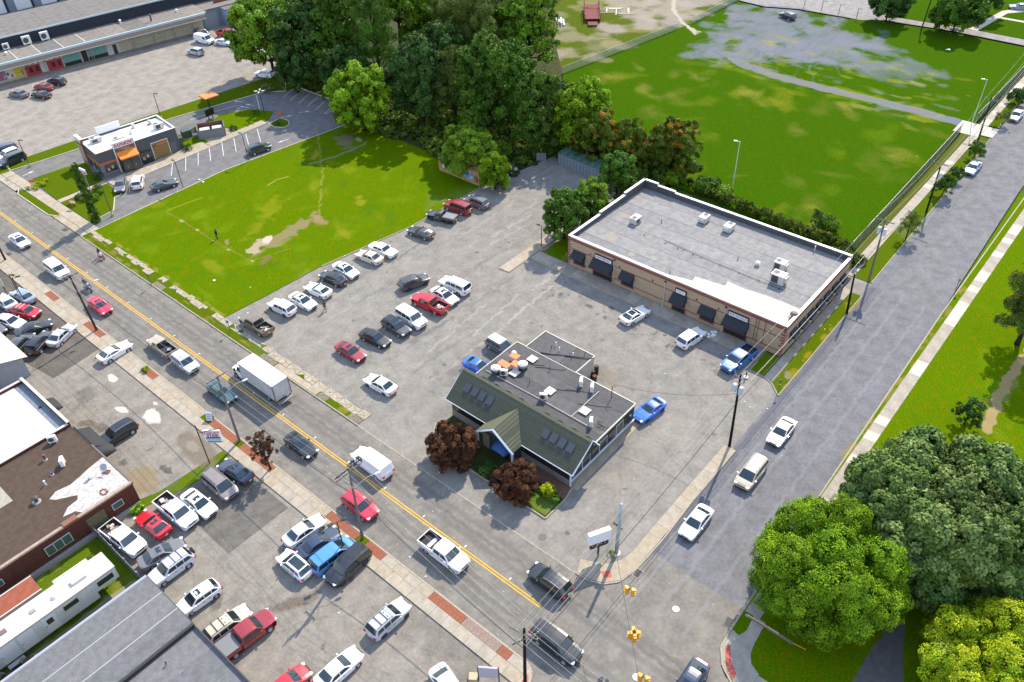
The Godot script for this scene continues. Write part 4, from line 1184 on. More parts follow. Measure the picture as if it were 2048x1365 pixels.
func car(kind: String,paint: String,x: float,z: float,deg: float,label: String,group:="",opts:="",category:="") -> Node3D:
	if not protos.has(kind):
		protos[kind]=make_vehicle(kind)
	var m: Dictionary=protos[kind]
	var nm: String={"suv": "suv","big_suv": "suv","minivan": "minivan","van": "cargo_van","pickup": "pickup_truck","short_pickup": "pickup_truck"}.get(kind,"car")
	var t:=thing(nm,label,category if category else nm.replace("_"," ") if nm != "car" else "car",Vector3(x,0.006,z),deg,group)
	var pm:=paint_m(paint)
	var gm:=glass_m()
	var chrome:=mat("chrome",lin(0.5,0.5,0.5),0.25,1.0)
	var blackp:=mat("black_plastic",lin(0.018,0.018,0.019),0.55)
	part("body",m.body,pm,t)
	if opts.contains("two_tone"):
		var c: Array=kinds[kind].cab
		var q:=Mb.new()
		q.box(Vector3((c[2]+c[6])*0.5,c[5]+0.01,0),Vector3(c[2]-c[6]-0.1,0.03,kinds[kind].w*kinds[kind].rw*0.92))
		part("roof_panel",q.done(),paint_m("white"),t)
	part("windscreen",m.windscreen,gm,t)
	if m.has("rear_window"):
		part("rear_window",m.rear_window,gm,t)
	for s in m.sides:
		part("side_window",s,gm,t)
	for s in m.doors:
		var dr:=part("door",s[0],pm,t)
		part("handle",s[1],chrome if opts.contains("chrome") else blackp,dr)
	for w in m.wheels:
		var wh:=part("wheel",m.tyre,mat("tyre_rubber",lin(0.016,0.016,0.017),0.85),t,w)
		part("rim",m.rim,mat("dark_rim",lin(0.05,0.05,0.055),0.4,0.6) if opts.contains("dark_rims") else mat("alloy_rim",lin(0.42,0.42,0.44),0.35,0.7),wh)
	var head:=mat("headlight_glass",lin(0.62,0.64,0.66),0.12)
	var tail:=mat("taillight_red",lin(0.4,0.012,0.012),0.2)
	for s in m.headlights:
		part("headlight",s,head,t)
	for s in m.taillights:
		part("taillight",s,tail,t)
	part("grille",m.grille,chrome if opts.contains("chrome") else blackp,t)
	part("number_plate",m.plate,mat("plate_white",lin(0.6,0.58,0.45),0.6),t)
	for s in m.mirrors:
		part("wing_mirror",s,pm,t)
	if opts.contains("sunroof"):
		part("sunroof",m.sunroof,gm,t)
	if opts.contains("glass_roof"):
		part("glass_roof",m.glass_roof,gm,t)
	if opts.contains("rails") or opts.contains("bars"):
		for s in m.rails:
			part("roof_rail",s,chrome if opts.contains("silver_rails") else blackp,t)
	if opts.contains("bars"):
		for s in m.bars:
			part("crossbar",s,paint_m("white") if opts.contains("white_bars") else blackp,t)
	if m.has("bed_liner"):
		part("bed_liner",m.bed_liner,mat("bed_lining",lin(0.022,0.022,0.024),0.8),t)
		if opts.contains("cover"):
			part("bed_cover",m.bed_cover,mat("bed_cover_grey",lin(0.16,0.165,0.17),0.6),t)
		if opts.contains("load"):
			for k in 5:
				var q:=Mb.new()
				q.box(Vector3(-1.5-k*0.27,0.9+0.05*(k % 2),rng.randf_range(-0.3,0.3)),Vector3(rng.randf_range(0.3,0.8),0.16,rng.randf_range(0.1,0.5)),Basis(UPV,rng.randf_range(0,3)))
				part("load",q.done(),mat("load_%d" % (k % 3),[lin(0.5,0.46,0.4),lin(0.3,0.2,0.12),lin(0.45,0.3,0.28)][k % 3],0.8),t)
	if opts.contains("spare"):
		var q:=part("spare_wheel",m.tyre,mat("tyre_rubber"),t,Vector3(-kinds[kind].l*0.5-0.1,0.95,0.0) if not m.has("bed_liner") else Vector3(-1.9,1.12,0.1))
		q.rotation_degrees=Vector3(0,90,0) if not m.has("bed_liner") else Vector3(70,20,0)
		part("rim",m.rim,mat("alloy_rim"),q)
	return t


func make_cars() -> void:
	var g:="vehicles driving along the main road"
	car("sedan","pale_silver",-133.7,-31.77,0,"pale silver sedan with sunroof driving past the grass verge, farthest up the road",g,"sunroof")
	car("big_suv","white",-120.59,-31.57,0,"white SUV driving ahead of the motorcycle, dark sunroof in its roof",g,"sunroof")
	car("sedan","scarlet",-106.81,-31.12,0,"bright red sedan driving just behind the motorcycle",g,"sunroof")
	car("short_pickup","tan",-91.36,-31.8,180,"tan open-backed off-road truck with a spare wheel in its bed, nose up the road",g,"spare","truck")
	car("suv","silver",-86,-31.93,0,"silver SUV in front of the tan open-backed truck on the road",g,"sunroof")
	car("sedan","teal",-77.36,-31.68,0,"dark teal sedan driving beside the white box truck",g,"dark_rims")
	car("coupe","black",-62.29,-32.31,0,"glossy black four-door car driving alone past the purple street tree",g)
	car("suv","scarlet",-50.2,-30.76,0,"bright red SUV behind the tall utility pole with double crossarms",g)
	car("pickup","white",-38.93,-32.21,0,"white crew-cab pickup truck driving with an empty black bed",g)
	car("big_suv","black",-24.03,-31.62,0,"black SUV entering the junction under the overhead wires",g)
	car("van","white",-53.65,-35.67,180,"white cargo van with two dark rear windows heading up the road",g)
	car("suv","black",-28.54,-36.42,180,"black SUV with red tail lamps beside the rounded street corner",g,"rails silver_rails dark_rims")
	g="cars on the side road"
	car("sedan","pearl",-20.21,-69.17,-89,"pearl white sedan coming down the side road, farthest of the three below the pole",g)
	car("minivan","beige",-19.93,-61.38,-89,"beige minivan with a white roof coming down the side road",g,"rails")
	car("sedan","pale_silver",-21.17,-51.67,-89,"silver white sedan on the side road beside the pale corner pavement",g)
	car("sedan","steel_blue",-23.27,-147.81,-90,"blue grey car parked at the side road kerb by the small street trees",g)
	car("sedan","silver",-23.47,-174.35,-90,"silver car parked farthest up the side road",g)
	car("sedan","navy",-12.65,-36.16,-88,"dark car at the bottom edge of the junction",g)
	g="cars parked nose-in along the green lot"
	car("pickup","brown",-85.21,-42.67,-179,"brown pickup truck with cluttered black bed at the row end by the road",g,"load")
	car("suv","white",-85.63,-47.39,-175,"white SUV parked between the brown pickup and a white sedan with sunroof",g,"dark_rims")
	car("sedan","white",-84.55,-50.2,2,"white sedan with sunroof, bonnet pointing at the aisle near the person walking",g,"sunroof")
	car("coupe","white",-84.98,-53.32,-174,"white fastback car, next to the black sedan in the row by the grass",g)
	car("sedan","black",-85.47,-56.6,-175,"black sedan parked in the grass-side row between two white cars",g)
	car("sedan","white",-85.65,-59.17,0,"white sedan with sunroof backed up to the grass beside the black sedan",g,"sunroof")
	car("sedan","cream",-85.5,-63.8,-173,"cream coloured sedan nosed in to the grass next to the boxy old white car",g)
	car("old_sedan","white",-85.35,-66.46,5,"boxy old white sedan backed up to the grass edge",g,"chrome")
	car("coupe","dark_grey",-84.24,-73.63,-172,"dark grey fastback car parked alone along the lot kerb",g)
	car("short_pickup","dark_grey",-84.91,-79.18,-164,"small dark pickup truck with grey bed cover and raised bonnet",g,"cover dark_rims")
	car("big_suv","dark_red",-84.82,-82.89,-176,"dark red SUV with roof rails near the graffiti wall",g,"rails")
	car("suv","grey",-83.5,-86.08,-178,"grey SUV at the far end of the row by the graffiti wall",g,"rails")
	g="cars parked in the middle of the lot"
	car("suv","dark_grey",-75.33,-63.32,73,"dark grey SUV standing across the aisle, headlamps towards the strip mall",g,"dark_rims")
	car("big_suv","white",-69.9,-66.44,-177,"long white SUV with roof rack and black rear window beside the pearl sedan",g,"rails","")
	car("sedan","pearl",-69.47,-63.76,-3,"pearl sedan with sunroof between the long white SUV and the red pickup",g,"sunroof")
	car("pickup","red",-69.73,-61.07,-176,"red crew-cab pickup truck with bags in its black bed",g,"load")
	car("big_suv","white",-69.46,-57.13,-3,"white SUV with a black sunroof beside the dark SUV with roof glass",g,"sunroof")
	car("suv","dark_grey",-69.7,-54.47,-1,"charcoal SUV with roof glass and rails beside the black sedan",g,"glass_roof rails")
	car("sedan","black",-70.22,-51.09,6,"black sedan at the row's end behind the dark red sedan",g)
	car("sedan","dark_red",-70.64,-47.12,1,"dark red sedan with sunroof near the roadside footway",g,"sunroof")
	car("sedan","white",-62.79,-45.28,-176,"white sedan parked alone in the open middle of the lot",g,"dark_rims")
	car("suv","grey",-55.69,-60.31,-2,"grey SUV with a white roof and bonnet behind the restaurant",g,"two_tone")
	car("coupe","bright_blue",-55.2,-55.55,4,"blue car half hidden behind the restaurant's green roof",g)
	g="cars beside the strip mall and restaurant"
	car("coupe","white",-45.75,-76.92,79,"white fastback car with glass roof parked at the strip mall kerb",g,"glass_roof")
	car("suv","white",-37.19,-77.35,82,"white SUV with small sunroof parked at the strip mall",g,"sunroof")
	car("pickup","blue",-30.21,-77.47,-98,"blue crew-cab pickup truck by the small lawn at the mall corner",g)
	car("coupe","bright_blue",-34.05,-62.58,-98,"vivid blue coupe parked at the restaurant's back corner",g,"dark_rims")
	g="cars on the lots south of the road"
	car("coupe","white",-95.5,-27.21,93,"white coupe crossing the pavement onto the road",g)
	car("suv","black",-80.94,-19.62,-90,"black SUV with roof rails pulled up under the black awning",g,"rails silver_rails")
	car("sedan","navy",-64.88,-25.09,-173,"navy sedan with sunroof at the corner of the car lot beside the weeds",g,"sunroof")
	car("minivan","taupe",-64.57,-22.78,0,"grey brown minivan between the navy sedan and a white sedan",g,"rails")
	car("sedan","white",-64.06,-19.8,3,"white sedan with long dark sunroof next to the minivan",g,"sunroof")
	car("pickup","white",-64.96,-17.6,3,"white crew-cab pickup with tools in its bed by the white sedan",g,"load")
	car("coupe","red",-65.5,-15.08,-175,"red two-door car with sunroof and silver bonnet",g,"sunroof")
	car("pickup","white",-66.1,-12.11,6,"white long pickup loaded with timber beside the trailer yard fence",g,"load")
	car("sedan","grey",-61.32,-13.64,78,"grey sedan with sunroof parked across from the long white pickup",g,"sunroof")
	car("suv","pale_silver",-59.04,-13.35,-91,"silver white SUV with roof bars and a rear spare wheel",g,"bars spare")
	car("hatch","white",-53.88,-13.18,-94,"white three-door hatchback with a black roof hatch",g,"sunroof")
	car("suv","beige",-49.1,-13.23,86,"beige SUV with black roof bars next to the red pickup",g,"bars sunroof")
	car("pickup","dark_red",-46.86,-13.73,86,"dark red crew-cab pickup with a grey covered bed",g,"cover chrome")
	car("suv","silver",-37.8,-23.41,88,"silver SUV with roof bars and sunroof parked alone near the pavement",g,"bars sunroof dark_rims")
	car("sedan","white",-37.59,-17.14,88,"white sedan at the bottom edge of the car lot",g)
	car("hatch","red",-39.95,-13.26,85,"bright red car cut off by the bottom edge",g)
	car("sedan","pale_silver",-28.68,-22.27,-14,"pale car with its windscreen showing at the bottom edge",g)
	g="cars lined up along the south pavement"
	car("sedan","pale_silver",-52.21,-24.83,86,"pale silver sedan nearest the tree end of the pavement row",g)
	car("sedan","navy",-49.82,-24.82,82,"dark blue sedan between the silver sedan and blue minivan",g)
	car("minivan","sky_blue",-47.51,-24.67,86,"sky blue minivan with ridged roof under the black lamp post",g)
	car("big_suv","black",-45.31,-24.94,-88,"black SUV at the pavement end of the row, backed in",g,"dark_rims")
	car("hatch","white",-49.58,-21.54,-179,"white car with a black glass roof behind the blue minivan",g,"glass_roof")
	g="cars crowded on the used car lot"
	car("sedan","pale_silver",-118.64,-22.91,-178,"silver sedan with dark rear window at the left edge of the used car lot",g)
	car("sedan","steel_blue",-118.08,-25.21,-175,"pale blue sedan under the doubled lamp posts",g)
	car("hatch","red",-113.89,-23.73,22,"red estate car with white roof bars",g,"bars white_bars")
	car("sedan","white",-113.34,-21.23,17,"white sedan between the red estate and the black hatchback",g)
	car("sedan","black",-109.16,-22.57,77,"black sedan with headlamps facing the pavement on the used car lot",g)
	car("sedan","grey",-113.99,-19.08,7,"grey car cut off by the left edge beside the building",g)
	car("suv","dark_grey",-107.04,-19.77,120,"dark car half hidden by the pale roof eave",g)
	car("suv","black",-105.29,-21.65,123,"black SUV with a red tail lamp by the pale roof",g,"rails")
	car("sedan","silver",-104.62,-24.38,116,"silver sedan turned towards the driveway of the used car lot",g)
	g="cars scattered over the plaza car park"
	car("sedan","grey",-194.23,-58.97,200,"dark grey sedan alone at the left of the plaza car park",g)
	car("sedan","dark_red",-193.57,-64.22,200,"dark red sedan between two black cars in the plaza car park",g)
	car("sedan","black",-189.6,-61.78,200,"black car in front of the dark red sedan",g)
	car("suv","black",-193.99,-67.4,200,"black SUV behind the dark red sedan, nearest the red shop front",g)
	car("suv","silver",-184.47,-97.08,190,"small silver SUV with a spare wheel out in the open plaza",g,"spare")
	car("van","white",-189.66,-102.83,10,"white panel van parked near the loading end of the plaza",g)
	car("minivan","grey",-194.26,-105.12,0,"grey minivan parked behind the white panel van",g)
	car("pickup","red",-188.52,-108.86,20,"red pickup truck half behind the big green tree",g)
	car("sedan","pale_silver",-184.47,-104.93,20,"pale sedan peeking out from the big green tree",g)
	car("suv","white",-159.3,-98.58,200,"white SUV standing in the shade below the big green tree",g)
	car("big_suv","black",-163.23,-43.73,-84,"black SUV in the corner by the lamp post at the left edge",g)
	car("suv","white",-166.09,-44.2,-87,"white SUV parked behind the black one at the left edge",g)
	car("suv","navy",-168.87,-44.8,-103,"dark blue SUV at the back of the trio by the left edge",g)
	g="cars at the coffee shop"
	car("sedan","grey",-137.8,-51.62,-35,"grey sedan facing out of the first coffee shop stall",g)
	car("suv","pearl",-136.25,-54.08,146,"pearl white SUV nosed in to the coffee shop pavement",g)
	car("coupe","green",-131.6,-56.5,76,"dark green coupe driving along the coffee shop lane",g)
	car("suv","green",-129.63,-75.35,79,"dark green SUV by the far end of the coffee shop stalls",g,"rails")
	g="cars far off beyond the field"
	car("suv","black",-83.59,-201.15,160,"black SUV alone on the gravel by the far road",g)
	car("sedan","steel_blue",-40.7,-240.85,200,"pale blue car in the far top right corner",g)
	make_truck()
	make_motorcycle()


func make_truck() -> void:
	var t:=thing("box_truck","white box truck heading up the road with plain white cargo box","truck",Vector3(-74.9,0.006,-35.95),180.0,"vehicles driving along the main road")
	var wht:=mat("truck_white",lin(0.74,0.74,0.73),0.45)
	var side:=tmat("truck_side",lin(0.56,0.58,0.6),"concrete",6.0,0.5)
	var blackp:=mat("black_plastic",lin(0.018,0.018,0.019),0.55)
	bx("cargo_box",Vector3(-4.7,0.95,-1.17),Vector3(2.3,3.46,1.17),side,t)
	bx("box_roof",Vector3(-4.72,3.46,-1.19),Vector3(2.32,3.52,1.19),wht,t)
	for s in [-1.0,1.0]:
		bx("corner_rail",Vector3(-4.76,0.9,s*1.19-0.04),Vector3(-4.66,3.5,s*1.19+0.04),mat("rail_dark",lin(0.12,0.1,0.09),0.6),t)
		bx("bottom_rail",Vector3(-4.7,0.86,s*1.17-0.03),Vector3(2.3,0.97,s*1.17+0.03),blackp,t)
	var dr:=bx("roller_door",Vector3(-4.74,1.0,-1.05),Vector3(-4.7,3.35,1.05),side,t)
	bx("handle",Vector3(-4.78,1.15,-0.1),Vector3(-4.74,1.22,0.1),blackp,dr)
	bx("bumper_step",Vector3(-5.3,0.62,-1.1),Vector3(-4.7,0.74,1.1),mat("step_steel",lin(0.22,0.22,0.22),0.5,0.4),t)
	bx("chassis",Vector3(-4.6,0.55,-0.45),Vector3(4.2,0.85,0.45),blackp,t)
	var cab:=Mb.new()
	var co:=PackedVector2Array([Vector2(2.4,0.5),Vector2(4.75,0.5),Vector2(4.85,0.75),Vector2(4.8,1.25),Vector2(4.6,1.38),Vector2(3.75,1.5),Vector2(3.3,2.28),Vector2(2.4,2.38)])
	sweep(cab,co,[-1.0,-0.94,-0.7,0.0,0.7,0.94,1.0],func(p: Vector2,k: float) -> Vector3: return Vector3(p.x-(0.12*k*k*k*k if p.x>3.2 else 0.0),p.y-0.04*k*k*k*k,k*(1.05 if p.y<1.6 else 0.95)))
	part("cab",cab.done(),wht,t)
	var gl:=glass_m()
	var ws:=Mb.new()
	ws.face(Vector3(3.74,1.55,-0.88),Vector3(3.74,1.55,0.88),Vector3(3.36,2.24,0.8),Vector3(3.36,2.24,-0.8),Vector3(1,0.5,0))
	part("windscreen",ws.done(),gl,t)
	for s in [-1.0,1.0]:
		var o:=Mb.new()
		o.face(Vector3(2.55,1.5,s*1.06),Vector3(3.55,1.5,s*1.06),Vector3(3.2,2.2,s*0.97),Vector3(2.55,2.25,s*0.97),Vector3(0,0,s))
		part("side_window",o.done(),gl,t)
		var d:=bx("door",Vector3(2.5,0.7,s*1.05-0.012),Vector3(3.6,1.48,s*1.05+0.012),wht,t)
		bx("handle",Vector3(2.6,1.25,s*1.07-0.02),Vector3(2.8,1.3,s*1.07+0.02),blackp,d)
		bx("wing_mirror",Vector3(3.5,1.5,s*1.3-0.12),Vector3(3.62,1.95,s*1.3+0.12),blackp,t)
		bx("headlight",Vector3(4.74,0.95,s*0.75-0.16),Vector3(4.84,1.15,s*0.75+0.16),mat("headlight_glass",lin(0.62,0.64,0.66),0.12),t)
		bx("taillight",Vector3(-4.78,0.76,s*0.95-0.1),Vector3(-4.7,0.88,s*0.95+0.1),mat("taillight_red",lin(0.4,0.012,0.012),0.2),t)
	bx("grille",Vector3(4.78,0.75,-0.5),Vector3(4.86,1.1,0.5),blackp,t)
	for q in [[3.95,1.0],[-2.9,0.95]]:
		for s in [-1.0,1.0]:
			var wh:=Mb.new()
			wh.lathe([Vector2(0.25,-0.14),Vector2(0.42,-0.14),Vector2(0.46,0),Vector2(0.42,0.14),Vector2(0.25,0.14)],Vector3.ZERO,Basis(Vector3.RIGHT,PI/2),18)
			var w:=part("wheel",wh.done(),mat("tyre_rubber"),t,Vector3(q[0],0.46,s*q[1]))
			var rm:=Mb.new()
			for e in [-1.0,1.0]:
				rm.lathe([Vector2(0,0.09),Vector2(0.12,0.1),Vector2(0.16,0.05),Vector2(0.26,0.12)],Vector3.ZERO,Basis(Vector3.RIGHT,PI/2*e),10)
			part("rim",rm.done(),mat("alloy_rim"),w)


func make_motorcycle() -> void:
	var at:=Vector3(-112.66,0,-32.35)
	at.y=0.006
	var t:=thing("motorcycle","dark touring motorcycle with pale panniers ridden ahead of the red sedan","motorcycle",at,0.0)
	var blackp:=mat("black_plastic")
	var chrome:=mat("chrome")
	for x in [0.78,-0.72]:
		var wh:=Mb.new()
		wh.lathe([Vector2(0.22,-0.06),Vector2(0.3,-0.06),Vector2(0.32,0),Vector2(0.3,0.06),Vector2(0.22,0.06)],Vector3.ZERO,Basis(Vector3.RIGHT,PI/2),16)
		var w:=part("wheel",wh.done(),mat("tyre_rubber"),t,Vector3(x,0.32,0))
		var rm:=Mb.new()
		rm.lathe([Vector2(0,0.03),Vector2(0.22,0.03),Vector2(0.23,-0.03),Vector2(0,-0.03)],Vector3.ZERO,Basis(Vector3.RIGHT,PI/2),10)
		part("rim",rm.done(),chrome,w)
	var o:=Mb.new()
	o.slice(PackedVector2Array([Vector2(-0.9,0.55),Vector2(-0.6,0.4),Vector2(0.35,0.35),Vector2(0.6,0.75),Vector2(0.35,0.95),Vector2(0.05,0.98),Vector2(-0.1,0.78),Vector2(-0.6,0.76),Vector2(-0.95,0.82)]),-0.17,0.17)
	part("frame",o.done(),blackp,t)
	var f:=Mb.new()
	f.slice(PackedVector2Array([Vector2(0.4,0.75),Vector2(0.78,0.7),Vector2(0.72,1.0),Vector2(0.5,1.25),Vector2(0.42,1.22)]),-0.24,0.24)
	part("fairing",f.done(),paint_m("navy"),t)
	var k:=Mb.new()
	k.tube([Vector3(0.78,0.32,0.1),Vector3(0.5,0.95,0.1)],0.03,0.03,6)
	k.tube([Vector3(0.78,0.32,-0.1),Vector3(0.5,0.95,-0.1)],0.03,0.03,6)
	part("fork",k.done(),chrome,t)
	var h:=Mb.new()
	h.tube([Vector3(0.2,1.08,-0.42),Vector3(0.42,1.05,-0.2),Vector3(0.42,1.05,0.2),Vector3(0.2,1.08,0.42)],0.018,0.018,6)
	part("handlebar",h.done(),chrome,t)
	bx("seat",Vector3(-0.7,0.76,-0.16),Vector3(-0.02,0.84,0.16),mat("seat_black",lin(0.02,0.02,0.02),0.7),t)
	for s in [-1.0,1.0]:
		bx("pannier",Vector3(-1.0,0.42,s*0.32-0.1),Vector3(-0.45,0.75,s*0.32+0.1),mat("pale_pannier",lin(0.45,0.46,0.48),0.4),t)
	bx("taillight",Vector3(-1.03,0.7,-0.08),Vector3(-0.98,0.78,0.08),mat("taillight_red"),t)
	bx("headlight",Vector3(0.7,0.82,-0.1),Vector3(0.8,0.98,0.1),mat("headlight_glass"),t)


# ------------------------------------------------------------------ buildings
func bx(called: String,a: Vector3,b: Vector3,m: Material,parent: Node) -> MeshInstance3D:
	var o:=Mb.new()
	o.span(a,b)
	return part(called,o.done(),m,parent)


# the same, with a and b in the world while the parent stands at its own place unturned
func wx(called: String,a: Vector3,b: Vector3,m: Material,parent: Node3D,base: Vector3) -> MeshInstance3D:
	return bx(called,a-base,b-base,m,parent)


# awning: a sloped sheet with thickness, side gores and a valance; along x, out towards +z
func awning(parent: Node,x0: float,x1: float,y1: float,y0: float,z0: float,z1: float,m: Material) -> void:
	var o:=Mb.new()
	var n:=Vector3(0,z1-z0,y1-y0).normalized()*0.03
	var a:=Vector3(x0,y1,z0)
	var b:=Vector3(x1,y1,z0)
	var c:=Vector3(x1,y0,z1)
	var d:=Vector3(x0,y0,z1)
	o.face(a,b,c,d,n)
	o.face(a-n,b-n,c-n,d-n,-n)
	o.face(d,c,c-n,d-n,Vector3(0,-1,1))
	for x in [x0,x1]:
		o.tface(Vector3(x,y1,z0),Vector3(x,y0,z1),Vector3(x,y0,z0),Vector3(signf(x-(x0+x1)*0.5),0,0))
	o.box(Vector3((x0+x1)*0.5,y0-0.11,z1),Vector3(x1-x0,0.22,0.02))
	part("awning",o.done(),m,parent)


func hvac(called: String,label: String,at: Vector3,s: Vector3,deg: float,group: String,fans:=1) -> Node3D:
	var t:=thing(called,label,"air conditioner",at,deg,group)
	var m:=mat("hvac_paint",lin(0.45,0.45,0.42),0.55)
	var dk:=mat("hvac_grille",lin(0.04,0.045,0.045),0.6)
	bx("curb",Vector3(-s.x*0.42,0,-s.z*0.42),Vector3(s.x*0.42,0.14,s.z*0.42),mat("hvac_curb",lin(0.12,0.12,0.12),0.8),t)
	bx("cabinet",Vector3(-s.x*0.5,0.12,-s.z*0.5),Vector3(s.x*0.5,s.y,s.z*0.5),m,t)
	bx("coil",Vector3(-s.x*0.4,0.25,s.z*0.5),Vector3(s.x*0.1,s.y-0.15,s.z*0.5+0.015),dk,t)
	bx("hood",Vector3(s.x*0.5,s.y*0.35,-s.z*0.35),Vector3(s.x*0.5+0.2,s.y*0.85,s.z*0.35),m,t)
	for k in fans:
		var o:=Mb.new()
		var r:=minf(s.x/fans,s.z)*0.32
		var c:=Vector3(-s.x*0.22+k*s.x*0.45,s.y,0)
		o.lathe([Vector2(0,0.03),Vector2(r*0.3,0.03),Vector2(r*0.3,0.015),Vector2(r*0.95,0.015)],c,Basis(),14)
		part("fan",o.done(),dk,t)
		var q:=Mb.new()
		q.lathe([Vector2(r*0.93,0),Vector2(r*0.93,0.05),Vector2(r*1.06,0.05),Vector2(r*1.06,0)],c,Basis(),14)
		part("fan_ring",q.done(),m,t)
	return t


func condenser(label: String,at: Vector3,deg: float,group: String) -> Node3D:
	var t:=thing("outdoor_unit",label,"air conditioner",at,deg,group)
	var m:=mat("condenser_white",lin(0.62,0.62,0.58),0.5)
	bx("cabinet",Vector3(-0.45,0.12,-0.18),Vector3(0.45,1.0,0.18),m,t)
	var o:=Mb.new()
	var b:=Basis(Vector3.RIGHT,PI/2)
	o.lathe([Vector2(0,0.02),Vector2(0.09,0.02),Vector2(0.1,0.01),Vector2(0.31,0.01)],Vector3(-0.1,0.56,0.18),b,14)
	part("fan_guard",o.done(),mat("condenser_dark",lin(0.05,0.055,0.06),0.6),t)
	for x in [-0.32,0.32]:
		bx("foot",Vector3(x-0.05,0,-0.25),Vector3(x+0.05,0.12,0.25),mat("condenser_foot",lin(0.3,0.3,0.3),0.6),t)
	return t


func vent(called: String,label: String,at: Vector3,r: float,h: float,m: Material,group: String,cap:=true) -> Node3D:
	var t:=thing(called,label,"roof vent",at,0,group)
	var o:=Mb.new()
	o.tube([Vector3.ZERO,Vector3(0,h,0)],r,r,10)
	part("pipe",o.done(),m,t)
	if cap:
		var q:=Mb.new()
		q.lathe([Vector2(0,h+r*1.1),Vector2(r*1.0,h+r*0.9),Vector2(r*1.7,h+r*0.3),Vector2(r*1.7,h-r*0.2),Vector2(r*0.9,h-r*0.2)],Vector3.ZERO,Basis(),12)
		part("cap",q.done(),m,t)
	var f:=Mb.new()
	f.lathe([Vector2(r*1.1,0.09),Vector2(r*2.2,0.01),Vector2(r*2.3,0)],Vector3.ZERO,Basis(),10)
	part("flashing",f.done(),mat("vent_flashing",lin(0.2,0.2,0.2),0.7),t)
	return t


func window_set(parent: Node3D,base: Vector3,x0: float,x1: float,y0: float,y1: float,z: float,frame: Material,panes: int,called:="window") -> void:
	var gl:=mat("dark_window_glass",lin(0.012,0.016,0.018),0.06)
	gl.metallic_specular=0.8
	var f:=wx(called,Vector3(x0,y0,z-0.06),Vector3(x1,y1,z+0.03),frame,parent,base)
	var w:=(x1-x0-0.06)/panes
	for k in panes:
		var o:=Mb.new()
		o.span(Vector3(x0+0.06+k*w,y0+0.06,z+0.028)-base,Vector3(x0+k*w+w,y1-0.06,z+0.036)-base)
		part("pane",o.done(),gl,f)


